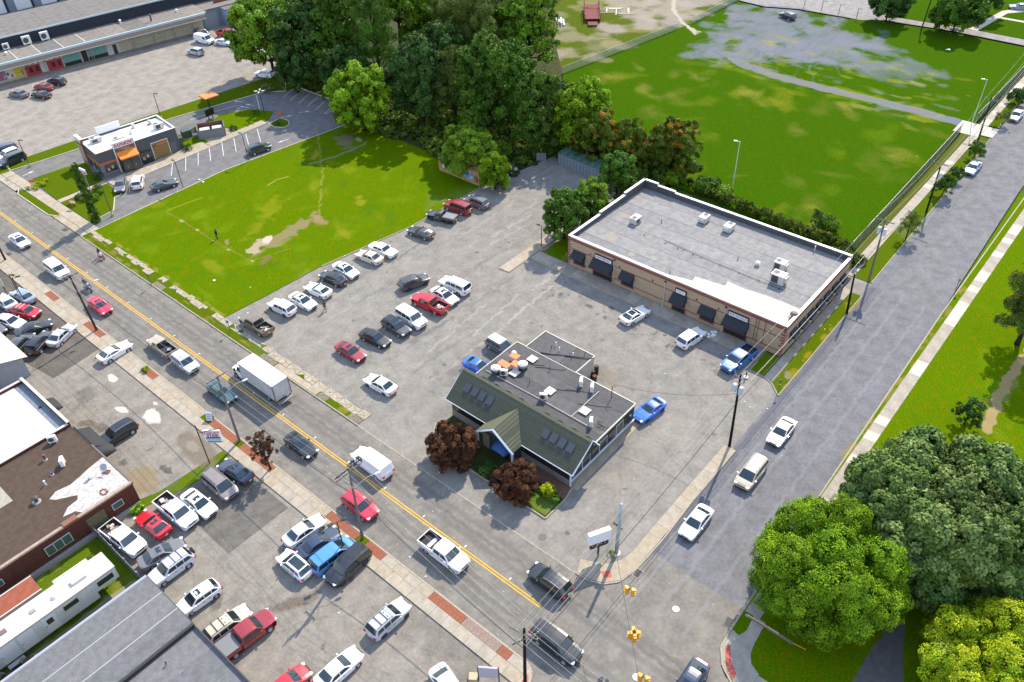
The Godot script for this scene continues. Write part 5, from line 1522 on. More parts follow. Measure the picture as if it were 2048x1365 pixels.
func make_mall() -> void:
	var b:=Vector3(-43.9,0,-91.9)
	var t:=thing("strip_mall","long tan stucco strip mall with maroon bands, dark awnings and flat grey roof","building",b)
	var stucco:=tmat("tan_stucco",lin(0.46,0.345,0.225),"stucco",2.0,0.95)
	var maroon:=mat("maroon_trim",lin(0.2,0.055,0.045),0.8)
	var coping:=mat("white_coping",lin(0.78,0.78,0.77),0.5)
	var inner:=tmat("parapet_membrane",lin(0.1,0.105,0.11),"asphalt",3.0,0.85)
	var awn:=tmat("charcoal_awning",lin(0.04,0.045,0.052),"stucco",0.8,0.85)
	var frame:=mat("black_frame",lin(0.015,0.015,0.016),0.5)
	var x0:=-61.1
	var x1:=-26.6
	var z0:=-102.0
	var z1:=-81.9
	wx("wall",Vector3(x0,0,z0),Vector3(x1,4.25,z1),stucco,t,b)
	# parapets: outer stucco skin, dark membrane inside, stepped white coping
	var runs:=[[x0,z1,x1,z1,5.0,false],[x1,z1,x1,z0,4.85,true],[x0,z1,x0,-89.6,5.0,true],[x0,-89.6,x0,-96.2,5.35,true],[x0,-96.2,x0,z0,5.7,true],[x0,z0,-58.4,z0,5.7,false],[-58.4,z0,-55.2,z0,5.4,false],[-55.2,z0,x1,z0,5.15,false]]
	for r in runs:
		var w:=0.28
		var sx:=(1.0 if r[0]==x0 else -1.0) if r[5] else 0.0
		var sz:=0.0 if r[5] else (1.0 if r[1]==z0 else -1.0)
		var a:=Vector3(r[0],4.25,r[1])
		var c:=Vector3(r[2]+sx*w,r[4],r[3]+sz*w)
		wx("parapet",a,c,stucco,t,b)
		var i:=sx*0.012
		var k:=sz*0.012
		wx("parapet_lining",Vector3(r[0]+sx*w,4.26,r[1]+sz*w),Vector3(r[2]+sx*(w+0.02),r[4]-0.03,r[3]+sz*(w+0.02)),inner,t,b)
		wx("coping",Vector3(r[0]-sx*0.05,r[4],r[1]-sz*0.05),Vector3(r[2]+sx*(w+0.08),r[4]+0.1,r[3]+sz*(w+0.08)),coping,t,b)
	# roof membrane in lapped sheets
	var greys:=[]
	for k in 4:
		greys.append(tmat("roof_membrane_%d" % k,[lin(0.275,0.272,0.27),lin(0.29,0.285,0.28),lin(0.26,0.26,0.262),lin(0.3,0.295,0.29)][k],"asphalt",6.0+k,0.8))
	for k in 7:
		var za:=-101.7+k*2.79
		for j in 3:
			var xa:=lerpf(x0+0.3,x1-0.3,j/3.0)+((k*37 % 10)*0.3 if j else 0.0)
			var xb:=lerpf(x0+0.3,x1-0.3,(j+1)/3.0)+((k*37 % 10)*0.3 if j<2 else 0.0)
			wx("roof_sheet",Vector3(xa,4.24,za),Vector3(xb-0.01,4.275+0.012*((k+j) % 2),za+2.765),greys[(k*3+j*2) % 4],t,b)
	for k in 7:
		var za:=-101.7+k*2.79
		wx("roof_seam",Vector3(x0+0.35,4.27,za-0.05),Vector3(x1-0.35,4.3,za+0.03),mat("seam",lin(0.12,0.12,0.125),0.7),t,b)
	for q in [[-34.8,-101.6,-85.8],[-30.5,-101.6,-86.6],[-47.9,-97.0,-93.6]]:
		wx("roof_seam",Vector3(q[0],4.27,q[1]),Vector3(q[0]+0.07,4.298,q[2]),mat("seam"),t,b)
	# white coating on the front right of the roof
	var wc:=Mb.new()
	var wp:=V2([-45.8,-82.25,-45.2,-83.2,-43.5,-83.7,-41.4,-84.15,-41.7,-85.2,-39.6,-85.5,-37.4,-85.8,-37.6,-87.0,-35.2,-86.8,-32.2,-87.2,-29.2,-87.3,-27.0,-87.2,-27.0,-82.25])
	for i in wp.size():
		wp[i] -= Vector2(b.x,b.z)
	wc.prism(wp,4.2,4.305)
	part("white_coating",wc.done(),tmat("white_roof_coating",lin(0.62,0.57,0.49),"concrete",4.0,0.7),t)
	for q in [[-56.6,-86.2,2.4,1.3],[-58.4,-92.6,2.2,0.7],[-55.5,-91.2,1.0,0.9],[-51.5,-84.4,1.2,0.7],[-50.2,-87.0,1.5,0.5]]:
		var o:=Mb.new()
		var pl:=PackedVector2Array()
		for k in 11:
			var an:=TAU*k/11.0
			var rr:=rng.randf_range(0.6,1.0)
			pl.append(Vector2(q[0]-b.x+cos(an)*q[2]*0.6*rr,q[1]-b.z+sin(an)*q[3]*rr))
		o.cap(pl,4.296,UPV)
		part("roof_stain",o.done(),tmat("roof_stain",lin(0.36,0.33,0.28),"asphalt",2.0,0.9),t)
	# bands
	for q in [[4.42,4.78,0.09],[3.0,3.12,0.04],[0.9,1.02,0.04]]:
		wx("band",Vector3(x0-q[2],q[0],z1),Vector3(x1+q[2],q[1],z1+q[2]),maroon,t,b)
		wx("band",Vector3(x1,q[0],z0),Vector3(x1+q[2],q[1],z1-0.002),maroon,t,b)
		wx("band",Vector3(x0-q[2],q[0],z0),Vector3(x0,q[1],z1-0.002),maroon,t,b)
	# quoins at the two front corners
	for k in 9:
		for x in [x0,x1]:
			var s:=1.0 if x==x0 else -1.0
			wx("quoin",Vector3(x-s*0.05,0.25+k*0.46,z1-0.3),Vector3(x+s*(0.5 if k % 2 else 0.3),0.5+k*0.46,z1+0.05),maroon,t,b)
	# shop fronts
	for q in [[-60.0,-58.0],[-51.4,-49.4],[-38.5,-36.4]]:
		window_set(t,b,q[0],q[1],0.75,2.5,z1+0.02,frame,2)
		wx("sill",Vector3(q[0]-0.1,0.55,z1),Vector3(q[1]+0.1,0.75,z1+0.12),maroon,t,b)
		awning(t,q[0]-0.1-b.x,q[1]+0.1-b.x,3.05,2.15,z1-b.z,z1+0.95-b.z,awn)
	var n:=0
	for q in [[-56.35,-53.1,4],[-42.8,-40.9,2],[-34.75,-31.6,4]]:
		wx("door_frame",Vector3(q[0],0.1,z1-0.1),Vector3(q[1],2.75,z1+0.02),frame,t,b)
		var w: float=(q[1]-q[0])/q[2]
		for k in q[2]:
			var is_door: bool=k in [1,2] or q[2]==2
			var d:=wx("door" if is_door else "side_light",Vector3(q[0]+k*w+0.05,0.14,z1+0.015),Vector3(q[0]+k*w+w-0.05,2.6,z1+0.035),mat("dark_window_glass"),t,b)
			if is_door:
				wx("handle",Vector3(q[0]+(k+(0.82 if k % 2 else 0.12))*w,0.9,z1+0.035),Vector3(q[0]+(k+(0.88 if k % 2 else 0.18))*w,1.5,z1+0.08),mat("chrome",lin(0.5,0.5,0.5),0.25,1.0),d,b)
				wx("notice",Vector3(q[0]+k*w+0.2,1.6,z1+0.036),Vector3(q[0]+k*w+0.55,1.85,z1+0.04),mat("notice_paper",lin(0.55,0.55,0.53),0.8),d,b)
		for x in [q[0]-0.14,q[1]]:
			wx("jamb",Vector3(x,0.1,z1),Vector3(x+0.14,1.0,z1+0.08),maroon,t,b)
		awning(t,q[0]-0.15-b.x,q[1]+0.15-b.x,3.15,2.2,z1-b.z,z1+1.15-b.z,awn)
		var face:=wx("sign_box",Vector3(q[0]+0.2,3.22,z1+0.02),Vector3(q[1]-0.0,3.98,z1+0.2),frame,t,b)
		wx("sign_panel",Vector3(q[0]+0.32,3.3,z1+0.2),Vector3(q[1]-0.12,3.86,z1+0.215),mat("sign_white",lin(0.58,0.6,0.64),0.5),face,b)
		var lx: float=q[0]+0.45
		while lx<q[1]-0.35:
			var lw:=rng.randf_range(0.06,0.2)
			wx("letter_stroke",Vector3(lx,3.46+rng.randf_range(0,0.06),z1+0.215),Vector3(minf(lx+lw,q[1]-0.25),3.68+rng.randf_range(0,0.06),z1+0.222),mat("sign_letter_%d" % n,[lin(0.25,0.1,0.16),lin(0.4,0.42,0.46),lin(0.22,0.16,0.3)][n],0.6),face,b)
			lx += lw+rng.randf_range(0.04,0.12)
		n += 1
	# downpipes, conduits, wall lamps
	var dp:=mat("downpipe_cream",lin(0.5,0.44,0.35),0.6)
	for x in [-52.8,-44.3,-35.0]:
		var o:=Mb.new()
		o.tube([Vector3(x,4.2,z1+0.08)-b,Vector3(x,0.35,z1+0.08)-b,Vector3(x,0.12,z1+0.3)-b],0.06,0.06,7)
		part("downpipe",o.done(),dp,t)
		wx("scupper",Vector3(x-0.13,4.05,z1),Vector3(x+0.13,4.25,z1+0.14),frame,t,b)
	for x in [-30.6,-30.2,-29.3]:
		var o:=Mb.new()
		o.tube([Vector3(x,4.9,z1+0.13)-b,Vector3(x,0.95,z1+0.13)-b],0.035,0.035,6)
		part("conduit",o.done(),mat("conduit",lin(0.1,0.07,0.06),0.7),t)
	for x in [-57.0,-51.9,-46.3,-39.3,-36.0,-28.6]:
		wx("wall_lamp",Vector3(x-0.07,3.35,z1),Vector3(x+0.07,3.5,z1+0.16),frame,t,b)
	# east side: windows under seven awnings
	for k in 7:
		var z:=-83.9-k*2.55
		var f:=wx("window",Vector3(x1-0.04,0.9,z-1.2),Vector3(x1+0.03,2.5,z+0.1),frame,t,b)
		wx("pane",Vector3(x1+0.03,0.97,z-1.13),Vector3(x1+0.036,2.43,z+0.03),mat("dark_window_glass"),f,b)
		var o:=Mb.new()
		var p:=[Vector3(x1,3.15,z-1.35)-b,Vector3(x1,3.15,z+0.25)-b,Vector3(x1+0.95,2.2,z+0.25)-b,Vector3(x1+0.95,2.2,z-1.35)-b]
		o.face(p[0],p[1],p[2],p[3],Vector3(1,1,0))
		var e:=Vector3(-0.02,-0.03,0)
		o.face(p[0]+e,p[1]+e,p[2]+e,p[3]+e,Vector3(-1,-1,0))
		for zz in [z-1.35,z+0.25]:
			o.tface(Vector3(x1,3.15,zz)-b,Vector3(x1+0.95,2.2,zz)-b,Vector3(x1,2.2,zz)-b,Vector3(0,0,signf(zz-z+0.5)))
		o.box(Vector3(x1+0.95,2.1,z-0.55)-b,Vector3(0.02,0.22,1.6))
		part("awning",o.done(),awn,t)
	# roof plant
	var g:="rooftop units on the strip mall"
	hvac("rooftop_unit","grey rooftop unit standing alone at the mall roof's left end",Vector3(-56.01,4.3,-91.95),Vector3(1.7,1.0,1.2),90,g)
	hvac("rooftop_unit","grey rooftop unit by the back parapet, left one of the back pair",Vector3(-48.05,4.3,-98.53),Vector3(1.6,1.0,1.2),-90,g)
	hvac("rooftop_unit","grey rooftop unit by the back parapet, right one of the back pair",Vector3(-43.92,4.3,-98.53),Vector3(1.7,1.0,1.2),-90,g)
	hvac("rooftop_unit","tall pale rooftop unit at the right end of the mall roof, the one behind",Vector3(-33.41,4.3,-93.94),Vector3(1.6,1.35,1.3),0,g)
	hvac("rooftop_unit","large pale rooftop unit with green side, foremost at the mall roof's right",Vector3(-32.22,4.3,-90.95),Vector3(1.9,1.5,1.4),0,g)
	var dkv:=mat("dark_vent",lin(0.05,0.045,0.042),0.6)
	var wv:=mat("white_vent",lin(0.6,0.6,0.58),0.5)
	vent("roof_vent","round white capped vent in the middle of the mall roof",Vector3(-36.29,4.3,-92.91),0.22,0.45,wv,"vents on the mall roof")
	vent("roof_vent","square brown vent box on the white coating at the mall's front corner",Vector3(-27.13,4.3,-85.03),0.3,0.6,mat("brown_vent",lin(0.12,0.07,0.05),0.6),"vents on the mall roof")
	var vl:=["thin dark vent pipe beside the mall's back pair of units","thin dark vent pipe by the front edge of the mall roof's grey part","thin dark vent pipe right of the lone left unit","low dark vent between seams in the mall roof's centre left","low dark vent in the centre of the mall roof","low dark vent near the round white vent","thin pale vent mast by the mall's back right parapet"]
	var vp:=[Vector3(-52.85,4.3,-94.23),Vector3(-44.79,4.3,-83.72),Vector3(-52.94,4.3,-89.73),Vector3(-47.16,4.3,-89.67),Vector3(-44.67,4.3,-89.66),Vector3(-39.07,4.3,-92.46),Vector3(-31.62,4.3,-101.06)]
	for k in 7:
		vent("roof_pipe",vl[k],vp[k],0.05 if k != 6 else 0.06,[0.6,0.5,0.3,0.2,0.2,0.4,0.9][k],dkv if k != 6 else wv,"vents on the mall roof",k>2)
	# gas line on blocks
	var gas:=thing("gas_line","thin dark pipe run lying along the mall roof on small blocks","pipe",Vector3(-44,4.29,-90),0)
	var gp:=Mb.new()
	gp.tube([Vector3(-6,0.08,-0.4),Vector3(2,0.08,0.2),Vector3(8,0.08,0.3),Vector3(13.5,0.08,0.35)],0.03,0.03,6)
	part("pipe",gp.done(),dkv,gas)
	for k in 7:
		bx("block",Vector3(-5.5+k*3,0,-0.2+k*0.06),Vector3(-5.3+k*3,0.06,0.35+k*0.03),dkv,gas)


# lapped shingles on a slope: from the eave line (a to b) up to the ridge line (c to d), one strip per course
func courses(parent: Node,a: Vector3,b: Vector3,c: Vector3,d: Vector3,step: float,ms: Array) -> void:
	var n:=int(a.distance_to(d)/step)
	var up:=(b-a).cross(d-a).normalized()
	if up.y<0: up=-up
	for k in n:
		var f0:=float(k)/n
		var f1:=float(k+1)/n
		var p:=a.lerp(d,f0)
		var q:=b.lerp(c,f0)
		var r:=b.lerp(c,f1)
		var s:=a.lerp(d,f1)
		var o:=Mb.new()
		var e:=up*0.03
		var m:=(q-p)/8.0
		o.face(p+e,q+e,r+up*0.004,s+up*0.004,up)
		o.face(p-up*0.01,q-up*0.01,q+e,p+e,(a-d).normalized())
		part("shingle_course",o.done(),ms[(k*7+k/3) % ms.size()],parent)


func make_restaurant() -> void:
	var b:=Vector3(-43.4,0,-53.5)
	var t:=thing("restaurant","low corner restaurant with green shingled front roof, cross gable and flat dark roof behind","building",b)
	var wall:=tmat("dark_green_siding",lin(0.05,0.065,0.06),"stucco",1.5,0.9)
	var stone:=tmat("stone_facing",lin(0.36,0.34,0.32),"soil",1.3,0.95,3.0)
	var trim:=mat("pale_trim",lin(0.55,0.6,0.64),0.6)
	var cream:=tmat("cream_block_wall",lin(0.5,0.45,0.37),"stucco",2.0,0.95)
	var tar:=[]
	for k in 3:
		tar.append(tmat("tar_roof_%d" % k,[lin(0.11,0.108,0.112),lin(0.125,0.122,0.125),lin(0.1,0.098,0.102)][k],"asphalt",5.0+k,0.75))
	var sh:=[]
	for k in 3:
		sh.append(tmat("green_shingle_%d" % k,[lin(0.085,0.096,0.072),lin(0.092,0.104,0.078),lin(0.078,0.09,0.066)][k],"asphalt",1.6+k*0.4,0.95))
	var khaki:=tmat("lit_khaki_shingle",lin(0.15,0.158,0.1),"asphalt",1.5,0.95)  # khaki made lighter for sun-facing slopes; sunlight is put into the colour
	var x0:=-52.4
	var x1:=-34.5
	wx("wall",Vector3(x0,1.0,-50.8),Vector3(x1,2.9,-47.6),wall,t,b)
	wx("stone_base",Vector3(x0-0.03,0,-59.8),Vector3(x1+0.03,1.0,-47.55),stone,t,b)
	wx("wall",Vector3(x0,1.0,-59.8),Vector3(x1,3.45,-50.8),wall,t,b)
	wx("back_wing",Vector3(-51.0,0,-63.8),Vector3(-43.2,3.35,-59.8),cream,t,b)
	# flat roof in sheets, pale edge trim
	for k in 4:
		for j in 2:
			wx("roof_sheet",Vector3(lerpf(x0,x1,j*0.5),3.44,-59.8+k*2.2),Vector3(lerpf(x0,x1,(j+1)*0.5)-0.01,3.5+0.012*((j+k) % 2),-59.8+k*2.2+2.18),tar[(k+j*2) % 3],t,b)
	for k in 3:
		wx("roof_sheet",Vector3(-51+k*2.6,3.34,-63.8),Vector3(-51+k*2.6+2.58,3.4+0.01*(k % 2),-59.83),tar[k],t,b)
	for q in [[x0-0.06,-59.9,-51.02,-59.78,3.56],[-43.2,-59.9,x1+0.1,-59.78,3.56],[x1,-59.78,x1+0.12,-50.6,3.56],[x0-0.1,-59.78,x0,-51.2,3.56],[-51.08,-63.9,-43.12,-63.78,3.46],[-51.1,-63.78,-50.98,-59.9,3.46],[-43.22,-63.78,-43.1,-59.9,3.46],[-51.0,-59.83,-43.2,-59.75,3.55]]:
		wx("edge_trim",Vector3(q[0],q[4]-0.22,q[1]),Vector3(q[2],q[4],q[3]),mat("roof_edge",lin(0.45,0.43,0.36),0.6),t,b)
	for q in [[-48.5,-57.5,0.5],[-46.0,-58.4,0.3],[-42.2,-56.6,0.8],[-40.6,-57.6,0.4],[-38.0,-56.6,0.5],[-44.5,-62.4,0.6],[-47.2,-61.0,0.9]]:
		var o:=Mb.new()
		o.tube([Vector3(q[0]-b.x-1.6,3.515,q[1]-b.z+0.9),Vector3(q[0]-b.x-0.4,3.515,q[1]-b.z+q[2]*0.4),Vector3(q[0]-b.x+0.5,3.515,q[1]-b.z-0.2),Vector3(q[0]-b.x+1.7,3.515,q[1]-b.z-1.0)],0.09,0.05,5)
		part("tar_patch",o.done(),mat("fresh_tar",lin(0.045,0.043,0.046),0.6),t)
	# main slope, ridge cap, back slope
	var ex0:=-52.9
	var ex1:=-33.9
	var A:=func(x: float,y: float,z: float) -> Vector3: return Vector3(x,y,z)-b
	courses(t,A.call(ex0,2.75,-47.05),A.call(ex1,2.75,-47.05),A.call(ex1,5.2,-50.35),A.call(ex0,5.2,-50.35),0.2,sh)
	var rd:=Mb.new()
	var prof:=[Vector2(-50.3,5.22),Vector2(-50.62,5.36),Vector2(-51.75,3.5)]
	for i in 2:
		rd.face(A.call(ex0,prof[i].y,prof[i].x),A.call(ex1,prof[i].y,prof[i].x),A.call(ex1,prof[i+1].y,prof[i+1].x),A.call(ex0,prof[i+1].y,prof[i+1].x),Vector3(0,1,0.3 if i==0 else -0.7))
	part("ridge_cap",rd.done(),khaki,t)
	for x in [ex0,ex1]:
		var s:=signf(x+43)
		var g:=Mb.new()
		g.tface(A.call(x-s*0.45,2.75,-47.3),A.call(x-s*0.45,5.3,-50.6),A.call(x-s*0.45,2.75,-51.9),Vector3(s,0,0))
		part("gable_wall",g.done(),wall,t)
		var f:=Mb.new()
		f.tube([A.call(x,2.7,-47.0),A.call(x,5.28,-50.62),A.call(x,3.5,-51.9)],0.1,0.1,4)
		part("barge_board",f.done(),trim,t)
	var sof:=Mb.new()
	sof.face(A.call(ex0,2.72,-47.05),A.call(ex1,2.72,-47.05),A.call(ex1,5.15,-50.4),A.call(ex0,5.15,-50.4),Vector3(0,-1,0.5))
	part("soffit",sof.done(),mat("soffit",lin(0.1,0.1,0.1),0.9),t)
	for q in [[ex0,-46.25],[-41.3,ex1]]:
		wx("gutter",Vector3(q[0],2.66,-47.12),Vector3(q[1],2.78,-47.0),trim,t,b)
	# cross gable with its porch
	var px:=-43.75
	courses(t,A.call(-46.5,2.7,-50.2),A.call(-46.5,2.7,-45.4),A.call(px,4.75,-45.4),A.call(px,4.75,-50.2),0.2,[khaki,tmat("lit_khaki_shingle_dull",lin(0.13,0.142,0.09),"asphalt",1.8,0.95)])  # left slope: sunlit brightness painted in with the lighter khaki courses
	courses(t,A.call(-41.0,2.7,-45.4),A.call(-41.0,2.7,-50.2),A.call(px,4.75,-50.2),A.call(px,4.75,-45.4),0.2,[sh[1],sh[0],khaki])  # right slope: some lighter courses, partial sun put into the colour
	var gf:=Mb.new()
	gf.tface(A.call(-46.0,2.75,-46.3),A.call(-41.5,2.75,-46.3),A.call(px,4.55,-46.3),Vector3(0,0,1))
	part("gable_wall",gf.done(),tmat("gable_panel",lin(0.3,0.24,0.17),"stucco",1.5,0.9),t)
	var gb:=Mb.new()
	gb.tube([A.call(-46.6,2.62,-45.4),A.call(px,4.75,-45.38),A.call(-40.9,2.62,-45.4)],0.14,0.14,4)
	part("barge_board",gb.done(),trim,t)
	wx("porch_wall",Vector3(-46.0,0,-47.5),Vector3(-41.5,2.75,-46.3),wall,t,b)
	wx("porch_pier",Vector3(-46.1,0,-46.3),Vector3(-45.2,2.2,-46.1),stone,t,b)
	wx("porch_door",Vector3(-43.6,0.1,-46.3),Vector3(-42.3,2.2,-46.24),mat("dark_window_glass"),t,b)
	wx("porch_post",Vector3(-46.4,0,-45.6),Vector3(-46.2,2.65,-45.4),trim,t,b)
	wx("porch_post",Vector3(-41.2,0,-45.6),Vector3(-41.0,2.65,-45.4),trim,t,b)
	# round-backed blue awning over the door
	var aw:=Mb.new(true)
	for k in 8:
		var a0:=PI*k/8.0
		var a1:=PI*(k+1)/8.0
		for j in 5:
			var z0:=-46.25+j*0.26
			var P:=func(a: float,zz: float) -> Vector3:
				var f: float=(zz+46.25)/1.3
				var r: float=1.0-0.12*f*f
				return A.call(-42.95-cos(a)*1.15*r,1.9+sin(a)*0.75*(1.0-f*f*0.75),zz)
			aw.face(P.call(a0,z0),P.call(a1,z0),P.call(a1,z0+0.26),P.call(a0,z0+0.26),Vector3(-cos((a0+a1)*0.5),sin((a0+a1)*0.5),0.2))
	part("door_awning",aw.done(),mat("blue_canvas",lin(0.02,0.07,0.2),0.7),t)
	# glazing
	for q in [[-52.1,-46.4,5],[-40.9,-34.8,6]]:
		window_set(t,b,q[0],q[1],1.05,2.45,-47.55,mat("black_frame"),q[2])
	var nw:=7
	for k in nw:
		var z:=-48.0-k*1.62
		var f:=wx("window",Vector3(x1-0.03,1.1,z-1.5),Vector3(x1+0.05,2.7,z),trim if k % 2 else mat("black_frame"),t,b)
		wx("pane",Vector3(x1+0.05,1.16,z-1.44),Vector3(x1+0.058,2.64,z-0.06),mat("dark_window_glass"),f,b)
	wx("ledge",Vector3(x1,0.98,-59.8),Vector3(x1+0.18,1.06,-47.6),trim,t,b)
	wx("corner_post",Vector3(x1-0.06,0,-47.62),Vector3(x1+0.08,2.7,-47.48),trim,t,b)
	# roof lights
	for x in [-50.9,-49.75,-48.6,-47.4,-39.1,-37.95,-36.8,-35.65]:
		var bs:=Basis(Vector3.RIGHT,atan2(2.45,3.3))
		var o:=Mb.new()
		o.box(A.call(x,4.28,-49.02),Vector3(0.82,0.2,1.1),bs)
		var f:=part("roof_light",o.done(),mat("roof_light_frame",lin(0.06,0.065,0.07),0.5),t)
		var p:=Mb.new()
		p.box(A.call(x,4.28,-49.02)+bs*Vector3(0,0.105,0),Vector3(0.7,0.014,0.98),bs)
		var pg:=mat("roof_light_glass",lin(0.05,0.055,0.065),0.12)
		part("pane",p.done(),pg,f)
	# along the ridge: curling repair strips and a conduit
	for k in 9:
		var x:=lerpf(-51.0,-35.4,k/8.0)
		if k==4: continue
		var o:=Mb.new()
		o.tube([A.call(x-0.7,3.56,-52.0),A.call(x,3.58,-52.2),A.call(x+0.7,3.56,-52.0)],0.06,0.03,5)
		part("repair_strip",o.done(),mat("fresh_tar"),t)
	var cd:=Mb.new()
	cd.tube([A.call(-51.8,3.62,-53.2),A.call(-43,3.62,-53.4),A.call(-36.5,3.62,-53.4)],0.05,0.05,6)
	cd.tube([A.call(-38.9,3.62,-53.4),A.call(-38.9,3.62,-58.8)],0.05,0.05,6)
	part("conduit",cd.done(),mat("conduit_grey",lin(0.42,0.41,0.38),0.5),t)
	# hatches
	var hl:=["pale square roof hatch beside the right round exhaust fan","pale square roof hatch in front of the orange capped vents","pale square roof hatch behind the lone unit in the roof's middle","pale square roof hatch at the right of the restaurant's flat roof"]
	var hp:=[Vector3(-48.68,3.55,-58.33),Vector3(-48.75,3.55,-54.96),Vector3(-43.41,3.55,-55.18),Vector3(-38.2,3.55,-55.08)]
	for k in 4:
		var h:=thing("roof_hatch",hl[k],"roof hatch",hp[k]-Vector3(0,0.05,0),0,"roof hatches on the restaurant")
		bx("curb",Vector3(-0.42,0,-0.42),Vector3(0.42,0.16,0.42),mat("hatch_curb",lin(0.05,0.05,0.05),0.8),h)
		bx("lid",Vector3(-0.55,0.16,-0.55),Vector3(0.55,0.24,0.55),mat("hatch_lid",lin(0.5,0.47,0.44),0.6),h)
	var g:="split units on the restaurant roof"
	condenser("white fan unit beside the left round exhaust fan on the restaurant",Vector3(-49.54,3.5,-53.93),30,g)
	condenser("white fan unit in the middle of the restaurant roof by a hatch",Vector3(-43.19,3.5,-53.67),30,g)
	condenser("white fan unit at the back edge, left of the pair by the grease bin",Vector3(-41.26,3.5,-58.42),-60,g)
	condenser("white fan unit at the back edge, right of the pair by the flagless mast",Vector3(-39.68,3.5,-58.47),-60,g)
	condenser("white fan unit at the roof's front right by looping pipes",Vector3(-36.42,3.5,-53.81),-60,g)
	# round fans and orange capped ducts
	var galv:=mat("galvanised",lin(0.55,0.55,0.53),0.35,0.4)
	var fl:=["round galvanised exhaust fan at the roof's left by the ridge","round galvanised exhaust fan right of the orange capped vents"]
	var fp:=[Vector3(-50.54,3.5,-53.59),Vector3(-48.44,3.5,-56.21)]
	for k in 2:
		var v:=thing("exhaust_fan",fl[k],"roof fan",fp[k],0,"round exhaust fans on the restaurant")
		bx("base",Vector3(-0.4,0,-0.4),Vector3(0.4,0.4,0.4),mat("fan_base",lin(0.04,0.04,0.04),0.8),v)
		var o:=Mb.new(true)
		o.lathe([Vector2(0.3,0.4),Vector2(0.45,0.55),Vector2(0.58,0.95),Vector2(0.6,1.05),Vector2(0.5,1.07),Vector2(0.46,1.0),Vector2(0.44,1.0)],Vector3.ZERO,Basis(),18)
		part("bowl",o.done(),galv,v)
		var q:=Mb.new(true)
		q.lathe([Vector2(0,1.2),Vector2(0.25,1.18),Vector2(0.4,1.1),Vector2(0.42,0.95)],Vector3.ZERO,Basis(),18)
		part("dome",q.done(),mat("white_dome",lin(0.7,0.7,0.68),0.5),v)
	var small:=thing("exhaust_fan","small white mushroom vent at the roof's left edge behind the orange caps","roof fan",Vector3(-51,3.5,-57.52),0,"round exhaust fans on the restaurant")
	var so:=Mb.new(true)
	so.lathe([Vector2(0,0.7),Vector2(0.25,0.66),Vector2(0.36,0.5),Vector2(0.3,0.45),Vector2(0.22,0.4),Vector2(0.22,0)],Vector3.ZERO,Basis(),14)
	part("dome",so.done(),mat("white_dome"),small)
	var ol:=["grey roof unit with a large orange lid, left of the orange group","grey roof unit with a small orange lid, nearest of the orange group","grey roof unit with an orange lid, rearmost of the orange group"]
	var op:=[Vector3(-50.33,3.5,-54.93),Vector3(-49.23,3.5,-55.82),Vector3(-50.29,3.5,-56.87)]
	for k in 3:
		var v:=thing("make_up_air_unit",ol[k],"roof unit",op[k],0,"orange lidded units on the restaurant")
		var w: float=[1.5,1.1,1.1][k]
		bx("cabinet",Vector3(-w*0.45,0.1,-0.4),Vector3(w*0.45,0.75,0.4),mat("hvac_paint"),v)
		bx("lid",Vector3(-w*0.52,0.75,-0.47),Vector3(w*0.52,0.84,0.47),mat("orange_lid",lin(0.6,0.16,0.04),0.6),v)
		bx("foot",Vector3(-w*0.4,0,-0.3),Vector3(w*0.4,0.1,0.3),mat("fan_base"),v)
	var pl:=["thin black pipe with a white cap, first on the back wing","thin black pipe with a white cap, second on the back wing","short black pipe at the back wing's left","white capped pipe nearest the back wing's right edge","black pipe at the right corner of the back wing","black pipe in the middle of the flat roof","black pipe near the ridge in the flat roof's left half"]
	var pp:=[Vector3(-48.11,3.4,-62.33),Vector3(-47.17,3.4,-61.84),Vector3(-48.19,3.4,-61.52),Vector3(-45.21,3.4,-62.06),Vector3(-44.22,3.4,-63.22),Vector3(-45.8,3.5,-58.1),Vector3(-46.17,3.5,-54.7)]
	for k in 7:
		vent("roof_pipe",pl[k],pp[k],0.05,0.65,dkv_m(k),"thin pipes on the restaurant roof",k in [0,1,3])
	var mst:=thing("roof_mast","short black service mast with a bent head at the roof's back edge","mast",Vector3(-37.15,3.5,-58.87),0)
	var mo:=Mb.new()
	mo.tube([Vector3.ZERO,Vector3(0,1.9,0),Vector3(0.15,2.1,0),Vector3(0.4,2.05,0)],0.05,0.05,7)
	part("pipe",mo.done(),mat("dark_vent"),mst)
	var lp:=thing("looping_pipes","dark looping pipes beside the front right roof unit","pipe",Vector3(-35.34,3.55,-54.52),0)
	for k in 3:
		var o:=Mb.new()
		var pts:=[]
		for j in 9:
			pts.append(Vector3(cos(j*0.7)*(0.35+k*0.12)+k*0.3-0.4,0.08+0.25*absf(sin(j*0.5+k)),sin(j*0.7)*0.3))
		o.tube(pts,0.03,0.03,5)
		part("pipe",o.done(),mat("dark_vent"),lp)
	# grease bins behind
	var gb2:=thing("waste_barrel","rusty brown and black barrels standing behind the restaurant","barrel",Vector3(-43.19,0,-63.6),0)
	for q in [[0,0,0.32,1.1,0],[0.6,0.4,0.3,0.9,1],[0.0,-0.8,0.3,1.4,0]]:
		var o:=Mb.new()
		o.lathe([Vector2(0,q[3]),Vector2(q[2]*0.9,q[3]),Vector2(q[2],q[3]-0.05),Vector2(q[2],0.0)],Vector3(q[0],0,q[1]),Basis(),12)
		part("drum",o.done(),mat("rust_drum",lin(0.09,0.035,0.02),0.8) if q[4] else mat("black_drum",lin(0.015,0.014,0.014),0.7),gb2)


func dkv_m(k: int) -> Material:
	return mat("dark_vent",lin(0.05,0.045,0.042),0.6) if not k in [0,1,3] else mat("white_dome",lin(0.7,0.7,0.68),0.5)


